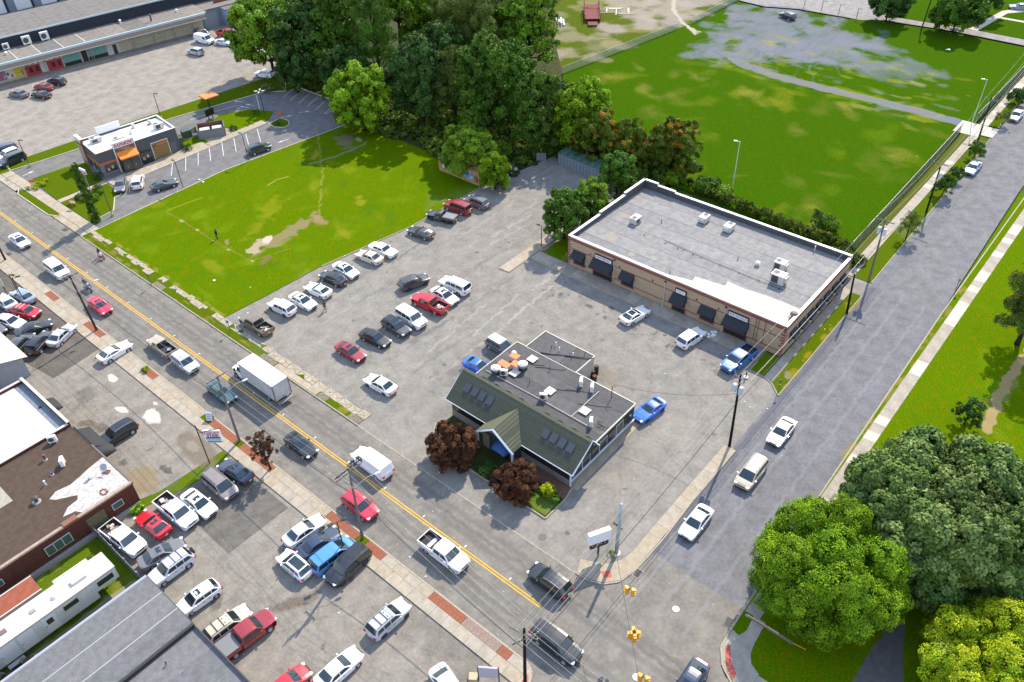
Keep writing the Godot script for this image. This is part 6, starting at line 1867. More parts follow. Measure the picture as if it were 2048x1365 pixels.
func make_shop() -> void:
	var t:=thing("coffee_shop","single-storey grey coffee shop with white roof and orange awning","building",Vector3(-144.1,0,-51.7),83.2)
	var grey:=tmat("grey_panel",lin(0.11,0.112,0.115),"stucco",2.0,0.85)
	var low:=tmat("pale_grey_panel",lin(0.2,0.2,0.21),"stucco",2.0,0.85)
	var orange:=mat("orange_band",lin(0.5,0.1,0.03),0.6)
	var white:=mat("white_roof",lin(0.72,0.7,0.66),0.6)
	var frame:=mat("black_frame",lin(0.015,0.015,0.016),0.5)
	var wood:=tmat("wood_cladding",lin(0.36,0.24,0.16),"bark",1.4,0.8)
	var gl:=mat("dark_window_glass",lin(0.012,0.016,0.018),0.06)
	bx("wall",Vector3(0,0,-8.0),Vector3(15.0,4.2,0),grey,t)
	bx("lower_wall",Vector3(-0.04,0,-8.02),Vector3(3.2,2.35,0.04),low,t)
	bx("roof",Vector3(0.2,4.15,-7.8),Vector3(14.8,4.25,-0.2),white,t)
	for q in [[0,-8.0,15,-7.8],[0,-0.2,15,0],[0,-7.8,0.2,-0.2],[14.8,-7.8,15,-0.2]]:
		bx("parapet",Vector3(q[0],4.2,q[1]),Vector3(q[2],4.6,q[3]),grey,t)
		bx("coping",Vector3(q[0]-0.05,4.6,q[1]-0.05),Vector3(q[2]+0.05,4.68,q[3]+0.05),white,t)
	bx("orange_trim",Vector3(-0.07,4.5,-0.05),Vector3(3.1,4.62,0.07),orange,t)
	bx("orange_trim",Vector3(-0.1,2.35,0.0),Vector3(3.2,2.65,0.12),orange,t)
	bx("orange_trim",Vector3(-0.12,2.35,-5.8),Vector3(0.0,2.65,0.11),orange,t)
	# entrance tower, sign, canopy, glass porch
	var tw:=bx("entry_tower",Vector3(3.2,0,-0.3),Vector3(6.95,5.5,0.3),wood,t)
	bx("tower_edge",Vector3(3.1,0,-0.3),Vector3(3.22,5.5,0.36),white,tw)
	bx("tower_edge",Vector3(6.93,0,-0.3),Vector3(7.05,5.5,0.36),white,tw)
	bx("tower_cap",Vector3(3.05,5.5,-0.4),Vector3(7.1,5.62,0.4),white,tw)
	var sp:=bx("sign_panel",Vector3(3.25,4.55,0.3),Vector3(6.9,5.48,0.36),white,t)
	part("lettering",text("DUNKIN'",0.62,0.06),mat("red_letters",lin(0.45,0.008,0.05),0.5),sp,Vector3(5.08,5.0,0.39))
	for k in 3:
		bx("light_slat",Vector3(3.9+k*0.5,4.25-k*0.18,0.3),Vector3(5.6+k*0.4,4.3-k*0.18,0.33),mat("slat_cream",lin(0.55,0.45,0.33),0.7),t)
	awning(t,3.35,6.8,3.75,2.95,0.3,1.75,mat("orange_canvas",lin(0.75,0.2,0.015),0.7))
	bx("porch_roof",Vector3(3.5,2.6,0.3),Vector3(6.65,2.72,1.6),frame,t)
	for q in [[3.5,1.55],[5.0,1.55],[6.57,1.55],[3.5,0.35],[6.57,0.35]]:
		bx("porch_post",Vector3(q[0],0,q[1]-0.05),Vector3(q[0]+0.08,2.6,q[1]+0.05),frame,t)
	for q in [[3.58,5.0],[5.08,6.57]]:
		var d:=bx("glass_door",Vector3(q[0]+0.03,0.06,1.53),Vector3(q[1]-0.03,2.55,1.56),mat("porch_glass",lin(0.05,0.055,0.05),0.08),t)
		bx("handle",Vector3(q[0]+0.6,0.95,1.56),Vector3(q[0]+0.66,1.45,1.62),mat("chrome",lin(0.5,0.5,0.5),0.25,1.0),d)
	# shop windows
	for q in [[0.7,2.8,0.7,2.1],[7.3,9.4,0.45,2.35]]:
		var w:=bx("window",Vector3(q[0],q[2],-0.02),Vector3(q[1],q[3],0.07),frame,t)
		bx("pane",Vector3(q[0]+0.06,q[2]+0.06,0.07),Vector3(q[1]-0.06,q[3]-0.06,0.078),gl,w)
		bx("poster",Vector3(q[0]+0.3,q[2]+0.15,0.078),Vector3(q[0]+0.75,q[2]+0.7,0.084),mat("poster_pink",lin(0.5,0.25,0.2),0.7),w)
		bx("poster",Vector3(q[0]+1.1,q[2]+0.4,0.078),Vector3(q[0]+1.5,q[2]+1.0,0.084),mat("poster_tan",lin(0.45,0.35,0.2),0.7),w)
	var bench:=bx("planter",Vector3(7.5,0,0.2),Vector3(9.3,0.35,0.7),frame,t)
	for q in [[-1.4,-0.5],[-3.2,-2.0],[-5.6,-4.0]]:
		var w:=bx("window",Vector3(-0.07,0.6,q[0]),Vector3(0.0,2.15,q[1]),frame,t)
		bx("pane",Vector3(-0.08,0.66,q[0]+0.06),Vector3(-0.07,2.09,q[1]-0.06),gl,w)
	# wooden panel with painted words
	bx("panel_frame",Vector3(9.72,0,0),Vector3(12.98,3.25,0.07),white,t)
	var wpn:=bx("mural_panel",Vector3(9.82,0.02,0.07),Vector3(12.88,3.15,0.09),tmat("tan_boards",lin(0.5,0.32,0.12),"bark",1.2,0.8),t)
	part("lettering",text("we",0.5,0.02),mat("brown_letters",lin(0.08,0.03,0.02),0.6),wpn,Vector3(10.35,2.62,0.1))
	part("lettering",text("DUNKIN'",0.42,0.02),mat("orange_letters",lin(0.62,0.14,0.01),0.6),wpn,Vector3(11.8,2.68,0.1))
	var dr:=bx("door",Vector3(13.2,0.05,0),Vector3(14.25,2.1,0.05),mat("service_door",lin(0.09,0.095,0.1),0.6),t)
	bx("handle",Vector3(13.3,1.0,0.05),Vector3(13.4,1.06,0.1),mat("chrome"),dr)
	# slatted sign tower on the street side
	bx("street_tower",Vector3(-0.35,0,-8.6),Vector3(0.1,5.4,-5.9),wood,t)
	bx("tower_cap",Vector3(-0.42,5.4,-8.68),Vector3(0.17,5.52,-5.82),white,t)
	for k in 6:
		bx("slat",Vector3(-0.39,1.3+k*0.5,-8.55),Vector3(-0.35,1.42+k*0.5,-5.95),mat("slat_cream"),t)
	var sp2:=bx("sign_panel",Vector3(-0.4,4.6,-8.5),Vector3(-0.35,5.35,-6.0),mat("maroon_panel",lin(0.25,0.02,0.05),0.6),t)
	var lt:=part("lettering",text("DUNKIN'",0.5,0.03),mat("white_letters",lin(0.7,0.68,0.66),0.6),sp2,Vector3(-0.42,4.97,-7.25))
	lt.rotation_degrees.y=-90
	# white screen at the back
	bx("roof_screen",Vector3(3.4,4.2,-8.05),Vector3(7.8,5.9,-7.85),white,t)
	bx("side_cupboard",Vector3(15.0,0,-2.6),Vector3(15.9,2.0,-0.8),grey,t)
	bx("meter_box",Vector3(15.0,2.6,-1.6),Vector3(15.25,3.1,-1.0),white,t)
	# things on its roof, set out with the shop's own turn
	var bs:=Basis(UPV,deg_to_rad(83.2))
	var at:=func(x: float,y: float,z: float) -> Vector3: return bs*Vector3(x,y,z)+Vector3(-144.1,0,-51.7)
	var g:="rooftop units on the coffee shop"
	hvac("rooftop_unit","grey rooftop unit by the coffee shop's slatted tower",at.call(2.2,4.25,-5.6),Vector3(1.9,0.9,1.1),83,g)
	hvac("rooftop_unit","grey rooftop unit behind the coffee shop's entrance sign",at.call(5.3,4.25,-2.6),Vector3(2.0,0.9,1.2),83,g)
	hvac("rooftop_unit","grey rooftop unit at the coffee shop's far right roof end",at.call(13.0,4.25,-2.7),Vector3(1.7,1.1,1.2),83,g)
	var cv:=mat("vent_cream",lin(0.45,0.42,0.36),0.5)
	vent("roof_vent","small pale vent in the coffee shop roof's middle",at.call(8.2,4.25,-4.2),0.16,0.5,cv,"vents on the coffee shop roof")
	vent("roof_vent","pale vent by the coffee shop's back parapet",at.call(9.6,4.25,-6.4),0.2,0.7,cv,"vents on the coffee shop roof")
	vent("roof_vent","squat pale vent at the coffee shop's back right",at.call(12.6,4.25,-5.8),0.26,0.6,cv,"vents on the coffee shop roof")
	for q in [[8.2,-1.4,1.6,0.7],[10.2,-1.6,1.3,0.5],[1.2,-3.6,1.2,0.6],[3.0,-1.4,1.2,0.5]]:
		bx("roof_mat",Vector3(q[0],4.25,q[1]),Vector3(q[0]+q[2],4.28,q[1]+q[3]),mat("walk_mat",lin(0.33,0.32,0.31),0.8),t)
	# bin store
	var e:=thing("bin_store","grey walled bin store with double gates behind the coffee shop","bin enclosure",Vector3(-140.72,0,-75.5),60)
	var ew:=tmat("enclosure_block",lin(0.17,0.165,0.165),"stucco",1.0,0.9)
	var ei:=tmat("enclosure_inside",lin(0.2,0.13,0.1),"brick",1.0,0.9)
	bx("wall",Vector3(-5.1,0,-3.4),Vector3(0.1,2.0,-3.2),ei,e)
	bx("wall",Vector3(-5.1,0,-3.2),Vector3(-4.9,2.0,0),ew,e)
	bx("wall",Vector3(-0.1,0,-3.2),Vector3(0.1,2.0,0),ew,e)
	for q in [[-4.9,-2.55],[-2.45,-0.1]]:
		var gt:=bx("gate",Vector3(q[0],0.05,-0.06),Vector3(q[1],1.9,0.06),mat("gate_grey",lin(0.15,0.155,0.16),0.7),e)
		bx("bolt",Vector3(-2.6 if q[0]<-3 else -2.44,0.7,0.06),Vector3(-2.56 if q[0]<-3 else -2.4,1.4,0.1),mat("chrome"),gt)
	for k in 2:
		var bn:=thing("dumpster",["pale dumpster inside the bin store, left half","pale dumpster inside the bin store, right half"][k],"dumpster",Basis(UPV,deg_to_rad(60))*Vector3(-3.7+k*2.4,0.05,-1.7)+Vector3(-140.72,0,-75.5),60,"dumpsters in the bin store")
		bx("body",Vector3(-0.9,0.1,-0.8),Vector3(0.9,1.25,0.8),mat("pale_bin",lin(0.4,0.42,0.42),0.6),bn)
		bx("lid",Vector3(-0.95,1.25,-0.85),Vector3(0.95,1.32,0.85),mat("pale_lid",lin(0.55,0.55,0.53),0.6),bn)
	# transformer cabinet and lane furniture
	var tc:=thing("transformer_box","dark green transformer cabinet on the lawn beside the coffee shop","utility box",Vector3(-146.09,0.1,-70.31),80)
	bx("pad",Vector3(-1.0,-0.05,-0.9),Vector3(1.0,0.08,0.9),tmat("pale_concrete",lin(0.5,0.44,0.35),"concrete",5.0),tc)
	bx("cabinet",Vector3(-0.85,0.08,-0.75),Vector3(0.85,1.5,0.6),mat("utility_green",lin(0.03,0.055,0.035),0.6),tc)
	bx("lid",Vector3(-0.9,1.5,-0.8),Vector3(0.9,1.58,0.65),mat("utility_green_lid",lin(0.05,0.08,0.055),0.6),tc)
	var mb:=thing("menu_board","black drive-through menu board beside the lane","menu board",Vector3(-149.75,0.1,-78.1),95)
	bx("post",Vector3(-0.6,0,-0.06),Vector3(-0.45,0.9,0.06),frame,mb)
	bx("post",Vector3(0.45,0,-0.06),Vector3(0.6,0.9,0.06),frame,mb)
	bx("board",Vector3(-1.0,0.8,-0.12),Vector3(1.0,2.2,0.12),mat("menu_black",lin(0.01,0.01,0.012),0.4),mb)
	bx("screen",Vector3(-0.9,0.9,-0.13),Vector3(0.9,2.1,-0.12),mat("menu_white",lin(0.5,0.5,0.5),0.4),mb)
	var oc:=thing("order_canopy","flat orange canopy on a post over the drive-through lane","canopy",Vector3(-153.55,0.1,-80.99),85)
	bx("post",Vector3(-0.1,0,-1.4),Vector3(0.1,2.9,-1.2),frame,oc)
	bx("roof_panel",Vector3(-1.5,2.9,-1.5),Vector3(1.5,3.1,1.3),mat("orange_canopy",lin(0.72,0.2,0.04),0.6),oc)
	bx("edge",Vector3(-1.56,2.86,-1.56),Vector3(1.56,2.99,1.36),mat("canopy_edge",lin(0.45,0.06,0.02),0.6),oc)
	# pole sign by the pavement and low entrance signs
	var ps:=thing("pole_sign","white coffee shop pole sign hidden behind the ivy covered pole","sign",Vector3(-139.94,0.1,-47.13),5)
	var po:=Mb.new()
	po.tube([Vector3.ZERO,Vector3(0,4.4,0)],0.1,0.1,8)
	part("pole",po.done(),mat("grey_pole",lin(0.2,0.2,0.2),0.6),ps)
	bx("panel",Vector3(-0.9,4.0,-0.12),Vector3(0.9,4.9,0.12),mat("sign_white2",lin(0.62,0.62,0.64),0.5),ps)
	part("lettering",text("DUNKIN'",0.4,0.02),mat("red_letters"),ps,Vector3(0,4.3,0.13))
	for q in [[Vector3(-150.9,0.1,-41.79),"small orange entrance sign standing in the yellow flower bed"],[Vector3(-137.73,0.1,-42.79),"small white and orange entrance sign by the footpath"],[Vector3(-138.61,0.1,-87.13),"thin orange arrow sign at the far stall island"]]:
		var s:=thing("lane_sign",q[1],"sign",q[0],30,"small orange signs of the coffee shop")
		bx("post",Vector3(-0.3,0,-0.03),Vector3(-0.22,1.2,0.03),mat("orange_post",lin(0.5,0.09,0.03),0.6),s)
		bx("panel",Vector3(-0.4,0.95,-0.05),Vector3(0.6,1.35,0.05),mat("sign_white2") if q[1].contains("white") else mat("orange_post"),s)
		bx("top",Vector3(-0.42,1.35,-0.06),Vector3(0.62,1.43,0.06),mat("orange_post"),s)


func make_plaza() -> void:
	var o3:=Vector3(-204.9,0,-59.5)
	var t:=thing("plaza_building","long low shopping plaza with canopy, teal loading doors and red shop front","building",o3,81.5)
	var cream:=tmat("cream_wall",lin(0.5,0.46,0.33),"stucco",3.0,0.95)
	var white:=tmat("white_wall",lin(0.58,0.57,0.52),"stucco",3.0,0.9)
	var teal:=tmat("teal_shutter",lin(0.2,0.4,0.38),"stucco",2.0,0.7)
	var red:=mat("red_front",lin(0.38,0.02,0.03),0.6)
	var dark:=tmat("dark_cladding",lin(0.035,0.04,0.05),"stucco",2.0,0.8)
	var tan_band:=tmat("tan_soffit_band",lin(0.34,0.28,0.24),"concrete",3.0,0.9)
	var trim:=mat("pale_blue_gutter",lin(0.34,0.44,0.45),0.5)
	var gre:=[]
	for k in 3:
		gre.append(tmat("plaza_roof_%d" % k,[lin(0.24,0.22,0.2),lin(0.19,0.18,0.17),lin(0.27,0.24,0.21)][k],"asphalt",8.0+k,0.9))
	bx("wall",Vector3(-60,0,-7),Vector3(49,3.6,0),cream,t)
	bx("canopy",Vector3(-60,3.5,0),Vector3(49.2,4.5,2.5),tan_band,t)
	bx("gutter",Vector3(-60,4.5,2.15),Vector3(49.3,4.95,2.6),trim,t)
	bx("canopy_edge",Vector3(-60,3.42,2.3),Vector3(49.3,3.62,2.56),mat("canopy_trim",lin(0.4,0.44,0.36),0.6),t)
	for k in 22:
		bx("roof_sheet",Vector3(-60+k*5.0,4.5,-7),Vector3(-60+k*5.0+4.96,4.85+0.02*(k % 2),2.15),gre[(k*5+k/4) % 3],t)
	for k in [12,13,14,15,16]:
		bx("roof_batten",Vector3(-60+k*5.0-0.1,4.84,-5.5),Vector3(-60+k*5.0+0.1,4.93,2.0),mat("batten",lin(0.45,0.43,0.37),0.7),t)
	bx("upper_block",Vector3(-60,0,-24),Vector3(75,7.4,-6.9),dark,t)
	bx("upper_roof",Vector3(-60,7.4,-24),Vector3(75,7.46,-6.9),tmat("plaza_upper_roof",lin(0.21,0.195,0.18),"asphalt",11.0,0.9),t)
	bx("upper_edge",Vector3(-60,7.3,-6.95),Vector3(75,7.62,-6.75),trim,t)
	for k in 16:
		bx("roof_seam",Vector3(-60+k*8.4,7.46,-23.8),Vector3(-60+k*8.4+0.12,7.5,-7.0),mat("seam",lin(0.12,0.12,0.125),0.7),t)
	bx("lower_extension",Vector3(49,0,-7),Vector3(75,4.4,-0.6),tmat("blue_grey_wall",lin(0.2,0.25,0.28),"stucco",3.0,0.9),t)
	bx("extension_roof",Vector3(49,4.4,-7),Vector3(75,4.6,-0.4),gre[0],t)
	# shop fronts under the canopy
	bx("red_shop",Vector3(5.9,0,0),Vector3(9.1,2.3,0.12),red,t)
	bx("red_shop",Vector3(10.7,0,0),Vector3(14.0,2.3,0.12),red,t)
	for q in [[6.6,7.4],[8.0,8.8],[11.6,12.4],[13.0,13.7]]:
		bx("window",Vector3(q[0],0.7,0.12),Vector3(q[1],1.9,0.15),mat("black_frame",lin(0.015,0.015,0.016),0.5),t)
	bx("white_door",Vector3(9.15,0,0),Vector3(10.6,2.3,0.1),white,t)
	var sg:=bx("sign_band",Vector3(5.7,2.35,0),Vector3(14.2,3.45,0.15),mat("sign_cream",lin(0.55,0.5,0.44),0.7),t)
	part("lettering",text("COYOTES",1.0,0.05),mat("dark_letters",lin(0.03,0.02,0.02),0.6),sg,Vector3(9.95,2.9,0.18)).scale=Vector3(1.45,0.9,1)
	for x in [6.15,13.75]:
		var dm:=Mb.new()
		dm.box(Vector3(x,2.9,0.17),Vector3(0.36,0.36,0.04),Basis(Vector3.BACK,PI/4))
		part("emblem",dm.done(),red,sg)
	for k in 4:
		bx("mural_panel",Vector3(-2.0+k*1.9,0.6,0),Vector3(-0.2+k*1.9,2.7,0.06),[mat("mural_yellow",lin(0.5,0.42,0.03),0.7),mat("mural_white",lin(0.5,0.48,0.45),0.7),mat("mural_purple",lin(0.2,0.14,0.3),0.7),mat("mural_yellow2",lin(0.45,0.4,0.05),0.7)][[1,2,1,0][k]],t)
	for k in 10:
		bx("mural_shape",Vector3(-1.8+k*0.75,0.8+(k % 3)*0.3,0.06),Vector3(-1.4+k*0.75,1.5+(k % 2)*0.5,0.09),[mat("mural_red",lin(0.4,0.06,0.04),0.7),mat("mural_yellow"),mat("dark_letters",lin(0.03,0.02,0.02),0.6)][k % 3],t)
	for q in [[14.4,18.2],[20.0,24.4]]:
		for k in 8:
			var w: float=(q[1]-q[0])/8.0
			bx("shutter_slat",Vector3(q[0]+k*w+0.02,0.9,0),Vector3(q[0]+k*w+w-0.02,3.3,0.1+0.03*(k % 2)),teal,t)
		bx("dock_opening",Vector3(q[0],0,0),Vector3(q[1],0.85,0.06),mat("dock_black",lin(0.02,0.02,0.02),0.8),t)
	bx("dock_gap",Vector3(18.6,0,0),Vector3(19.8,3.2,0.05),mat("dock_black"),t)
	bx("white_bay",Vector3(24.6,0,0),Vector3(27.4,3.4,0.08),white,t)
	var bd:=bx("door",Vector3(25.9,0,0.08),Vector3(26.8,2.2,0.12),mat("dark_letters"),t)
	for k in 9:
		bx("wall_joint",Vector3(29.6+k*2.4,0,0),Vector3(29.72+k*2.4,3.4,0.05),white,t)
	bx("grey_gate",Vector3(49.6,0,-0.6),Vector3(53.4,3.6,-0.5),tmat("gate_steel",lin(0.26,0.3,0.32),"stucco",2.0,0.6),t)
	for x in [4.8,9.7,20.1,29.9,35.0,40.2,45.0]:
		for k in 2:
			bx("post",Vector3(x+k*0.45,0,2.2),Vector3(x+0.12+k*0.45,3.5,2.34),mat("post_grey",lin(0.16,0.15,0.14),0.7),t)
	for q in [[29.9,40.2]]:
		bx("rail",Vector3(q[0],1.5,2.24),Vector3(q[1],1.58,2.3),mat("post_grey"),t)
	bx("footway",Vector3(-20,0,0.2),Vector3(24,0.12,3.0),tmat("worn_concrete",lin(0.34,0.31,0.26),"concrete",4.0),t)
	# units on its roof
	var bs:=Basis(UPV,deg_to_rad(81.5))
	var at:=func(x: float,y: float,z: float) -> Vector3: return bs*Vector3(x,y,z)+o3
	var g:="units along the plaza's dark upper wall"
	condenser("white wall unit on the plaza roof, leftmost of three",at.call(5.0,4.85,-6.2),81,g).scale=Vector3.ONE*1.5
	condenser("white wall unit on the plaza roof, middle of three",at.call(9.6,4.85,-6.2),81,g).scale=Vector3.ONE*2.0
	condenser("white wall unit on the plaza roof, rightmost of three",at.call(13.6,4.85,-6.2),81,g).scale=Vector3.ONE*2.0
	var wv:=mat("white_dome",lin(0.7,0.7,0.68),0.5)
	var vl:=["small white vent near the left end of the plaza's lower roof","small white vent by the plaza's dark wall, mid roof","tall thin pipe on the plaza's lower roof, mid length","white capped vent further along the plaza's lower roof","white capped vent at the far end of the plaza's lower roof"]
	var vp:=[[4.0,-3.0],[31.0,-5.6],[37.0,-1.0],[44.5,-3.4],[60.0,-4.0]]
	for k in 5:
		vent("roof_vent",vl[k],at.call(vp[k][0],4.85,vp[k][1]),0.2,[0.5,0.6,1.6,0.5,0.6][k],wv if k != 2 else mat("dark_vent",lin(0.05,0.045,0.042),0.6),"vents on the plaza roof")
	# buildings beyond
	var w:=thing("grey_warehouse","blue grey warehouse with white roller doors in the top left corner","building",at.call(10,0,-52),81.5)
	bx("wall",Vector3(-60,0,-12),Vector3(26,9,0),tmat("warehouse_blue",lin(0.2,0.26,0.31),"stucco",4.0,0.8),w)
	bx("roof",Vector3(-60,9,-12),Vector3(26,9.2,0.2),gre[0],w)
	for k in 6:
		var d:=bx("roller_door",Vector3(-18+k*6.6,0.4,0),Vector3(-14+k*6.6,5.0,0.15),mat("roller_white",lin(0.55,0.57,0.58),0.6),w)
		bx("dark_board",Vector3(-14+k*6.6,0.4,0),Vector3(-13.4+k*6.6,5.2,0.25),dark,d)  # dark upright strip beside each roller door
	var bh:=thing("blue_garage","small pale blue building with brick back wall at the plaza's end","building",at.call(58,0,2.4),81.5)
	bx("wall",Vector3(-3.4,0,-6),Vector3(8,4.2,0),tmat("pale_blue_wall",lin(0.24,0.32,0.44),"stucco",3.0,0.9),bh)
	bx("brick_wall",Vector3(-3.5,4.2,-6.3),Vector3(8.2,5.4,-6.0),tmat("old_brick",lin(0.3,0.12,0.08),"brick",1.2,0.95),bh)
	bx("roof",Vector3(-3.5,4.2,-6),Vector3(8.1,4.35,0.1),gre[1],bh)
	for x in [-1.8,1.2]:
		bx("window",Vector3(x,1.2,0),Vector3(x+1.6,2.6,0.06),mat("garage_window",lin(0.5,0.52,0.52),0.4),bh)
	bx("plinth",Vector3(-3.5,0,0),Vector3(8,0.9,0.08),tmat("teal_plinth",lin(0.1,0.2,0.17),"stucco",3.0,0.9),bh)


func make_south() -> void:
	# white flat roof
	var b:=Vector3(-89,0,-8)
	var t:=thing("white_roofed_building","flat building with bright white roof, brick rim and a black arched awning","building",b)
	var brick:=tmat("dark_brick",lin(0.14,0.055,0.04),"brick",1.05,0.95,1.0)
	wx("wall",Vector3(-95.2,0,-16),Vector3(-83.2,3.4,14),brick,t,b)
	wx("roof",Vector3(-95.0,3.4,-14.6),Vector3(-83.4,3.5,13.8),tmat("bright_roof",lin(0.76,0.74,0.7),"concrete",6.0,0.7),t,b)
	wx("roof_gutter",Vector3(-95.0,3.4,-15.75),Vector3(-83.4,3.46,-14.6),tmat("wet_gutter",lin(0.2,0.25,0.3),"concrete",3.0,0.5),t,b)
	for q in [[-95.2,-16,-83.2,-15.75,4.05],[-83.45,-15.75,-83.2,14,3.75],[-95.2,-15.75,-94.95,14,3.85]]:
		wx("parapet",Vector3(q[0],3.4,q[1]),Vector3(q[2],q[4],q[3]),brick,t,b)
		wx("coping",Vector3(q[0]-0.04,q[4],q[1]-0.04),Vector3(q[2]+0.04,q[4]+0.08,q[3]+0.04),mat("pale_coping",lin(0.5,0.46,0.43),0.7),t,b)
	arch_awning(t,Vector3(-90.2,2.4,-16)-b,1.5,1.3)
	wx("door",Vector3(-91.2,0,-16.06),Vector3(-89.2,2.3,-16),mat("dark_letters",lin(0.03,0.02,0.02),0.6),t,b)
	var dv:=Mb.new()
	dv.lathe([Vector2(0,0.2),Vector2(0.16,0.2),Vector2(0.16,0)],Vector3(-89.0,3.46,-15.1)-b,Basis(),8)
	part("drain",dv.done(),mat("dark_letters"),t)
	# brick building with the brown roof
	var c:=Vector3(-76.5,0,-6)
	var u:=thing("brick_building","brick building with brown flat roof partly coated white and a black awning","building",c)
	wx("wall",Vector3(-83.15,0,-16.0),Vector3(-69.7,3.3,14),brick,u,c)
	wx("roof",Vector3(-83.1,3.3,-15.95),Vector3(-69.9,3.42,13.9),tmat("brown_roof",lin(0.1,0.07,0.052),"asphalt",5.0,0.9),u,c)
	wx("roof_edge",Vector3(-69.95,3.28,-16.0),Vector3(-69.6,3.5,14),tmat("pale_edge",lin(0.42,0.33,0.27),"concrete",2.0,0.9),u,c)
	wx("roof_edge",Vector3(-83.1,3.28,-16.1),Vector3(-69.6,3.48,-15.9),mat("dark_edge",lin(0.12,0.1,0.09),0.8),u,c)
	var wcoat:=Mb.new()
	var wp:=V2([-75.6,-15.85,-69.9,-15.85,-69.9,-10.6,-70.7,-10.2,-71.0,-9.0,-71.8,-9.9,-72.0,-11.1,-72.6,-11.4,-73.8,-9.6,-74.4,-9.2,-74.9,-10.1,-74.6,-11.6,-74.9,-12.9,-75.2,-13.8,-75.4,-14.8])
	for i in wp.size(): wp[i] -= Vector2(c.x,c.z)
	wcoat.prism(wp,3.4,3.44)
	part("white_coating",wcoat.done(),tmat("patchy_white",lin(0.66,0.66,0.67),"soil",3.0,0.8),u)
	wx("roof_patch",Vector3(-81.5,3.4,-6.6),Vector3(-77.2,3.5,-2.6),tmat("grey_patch",lin(0.4,0.38,0.32),"concrete",2.0,0.9),u,c)
	wx("roof_light",Vector3(-80.6,3.5,-6.0),Vector3(-79.8,3.8,-3.4),mat("dirty_glass",lin(0.4,0.46,0.45),0.3),u,c)
	wx("roof_light",Vector3(-79.2,3.5,-5.4),Vector3(-78.6,3.75,-3.4),mat("dirty_glass"),u,c)
	awning_front(u,Vector3(-82.6,3.1,-16.05)-c,4.2,1.5)
	# brick wall features on the trailer side
	for q in [[-14.4,-13.2,1.4,2.3,"vent"],[-8.6,-5.9,1.1,2.4,"win"],[-1.6,-0.9,1.4,2.2,"win"]]:
		var f:=wx("window",Vector3(-69.72,q[2],q[0]),Vector3(-69.63,q[3],q[1]),mat("old_white_frame",lin(0.42,0.45,0.44),0.7),u,c)
		var nn:=3 if q[1]-q[0]>2 else 1
		for k in nn:
			var w: float=(q[1]-q[0]-0.08)/nn
			wx("pane",Vector3(-69.63,q[2]+0.08,q[0]+0.08+k*w),Vector3(-69.615,q[3]-0.08,q[0]+k*w+w),mat("dull_pane",lin(0.05,0.08,0.07),0.2),f,c)
	for q in [[-12.4,-10.4],[1.2,4.0]]:
		wx("boarded_opening",Vector3(-69.7,0.4,q[0]),Vector3(-69.64,2.5,q[1]),tmat("grey_green_board",lin(0.16,0.15,0.09),"concrete",2.0,0.9),u,c)
	wx("footing",Vector3(-69.68,0,-15.9),Vector3(-69.2,0.5,14),tmat("old_footing",lin(0.34,0.33,0.31),"concrete",2.0,0.9),u,c)
	wx("ledge_stones",Vector3(-70.2,3.4,-9.9),Vector3(-69.5,3.62,-8.4),tmat("red_ledge",lin(0.32,0.17,0.12),"brick",1.0,0.9),u,c)
	# plant on the brown roof
	var g:="units on the brown roof"
	condenser("white fan unit at the corner of the brown roof by the white building",Vector3(-82.17,3.42,-13.45),60,g)
	condenser("white fan unit lying askew in the middle of the brown roof",Vector3(-77.96,3.42,-12.53),-30,g)
	var vd:=mat("red_brown_vent",lin(0.1,0.045,0.03),0.6)
	var rl:=["brown capped vent pipe on the brown roof","short blue topped pipe on the brown roof","small white pipe in the brown roof's middle","white capped vent on the brown roof's white coating","twin vents at the brown roof's lower edge"]
	var rp:=[Vector3(-80.3,3.42,-11.57),Vector3(-77.53,3.42,-11.03),Vector3(-76.69,3.42,-9.9),Vector3(-73.72,3.42,-13.4),Vector3(-75.14,3.42,-8.19)]
	for k in 5:
		vent("roof_vent",rl[k],rp[k],[0.12,0.1,0.07,0.14,0.2][k],[0.7,0.4,0.6,0.55,0.6][k],[vd,mat("blue_pipe",lin(0.05,0.08,0.25),0.5),mat("white_dome",lin(0.7,0.7,0.68),0.5),mat("white_dome"),mat("dark_vent",lin(0.05,0.045,0.042),0.6)][k],"vents on the brown roof",k != 1)
	var sd:=thing("satellite_dish","grey satellite dish near the front edge of the white coated roof","satellite dish",Vector3(-73.23,3.42,-14.99),30)
	var so:=Mb.new(true)
	so.lathe([Vector2(0,0),Vector2(0.25,0.04),Vector2(0.45,0.14)],Vector3(0,0.75,0),Basis(Vector3.RIGHT,0.7),14)
	part("dish",so.done(),mat("dish_grey",lin(0.3,0.3,0.31),0.5),sd)
	var sm:=Mb.new()
	sm.tube([Vector3.ZERO,Vector3(0,0.75,0)],0.04,0.04,6)
	part("mast",sm.done(),mat("dish_grey"),sd)
	bx("base",Vector3(-0.4,0,-0.3),Vector3(0.4,0.08,0.3),vd,sd)
	var bl:=thing("roof_rubble","ring of loose bricks at the roof's brick side","bricks",Vector3(-70.76,3.45,-13.38),0)
	for k in 9:
		var o:=Mb.new()
		o.box(Vector3(cos(k*0.7)*0.42,0.06,sin(k*0.7)*0.32),Vector3(0.22,0.09,0.11),Basis(UPV,k*0.9))
		part("brick",o.done(),tmat("red_ledge",lin(0.32,0.17,0.12),"brick",1.0),bl)
	# pale roof at the left edge
	var d:=Vector3(-105,0,-14)
	var v:=thing("pale_roofed_house","pale ribbed roof and grey wall at the left edge below the used cars","building",d)
	wx("wall",Vector3(-125,0,-18),Vector3(-100.6,2.9,6),tmat("grey_siding",lin(0.36,0.37,0.38),"stucco",2.0,0.9),v,d)
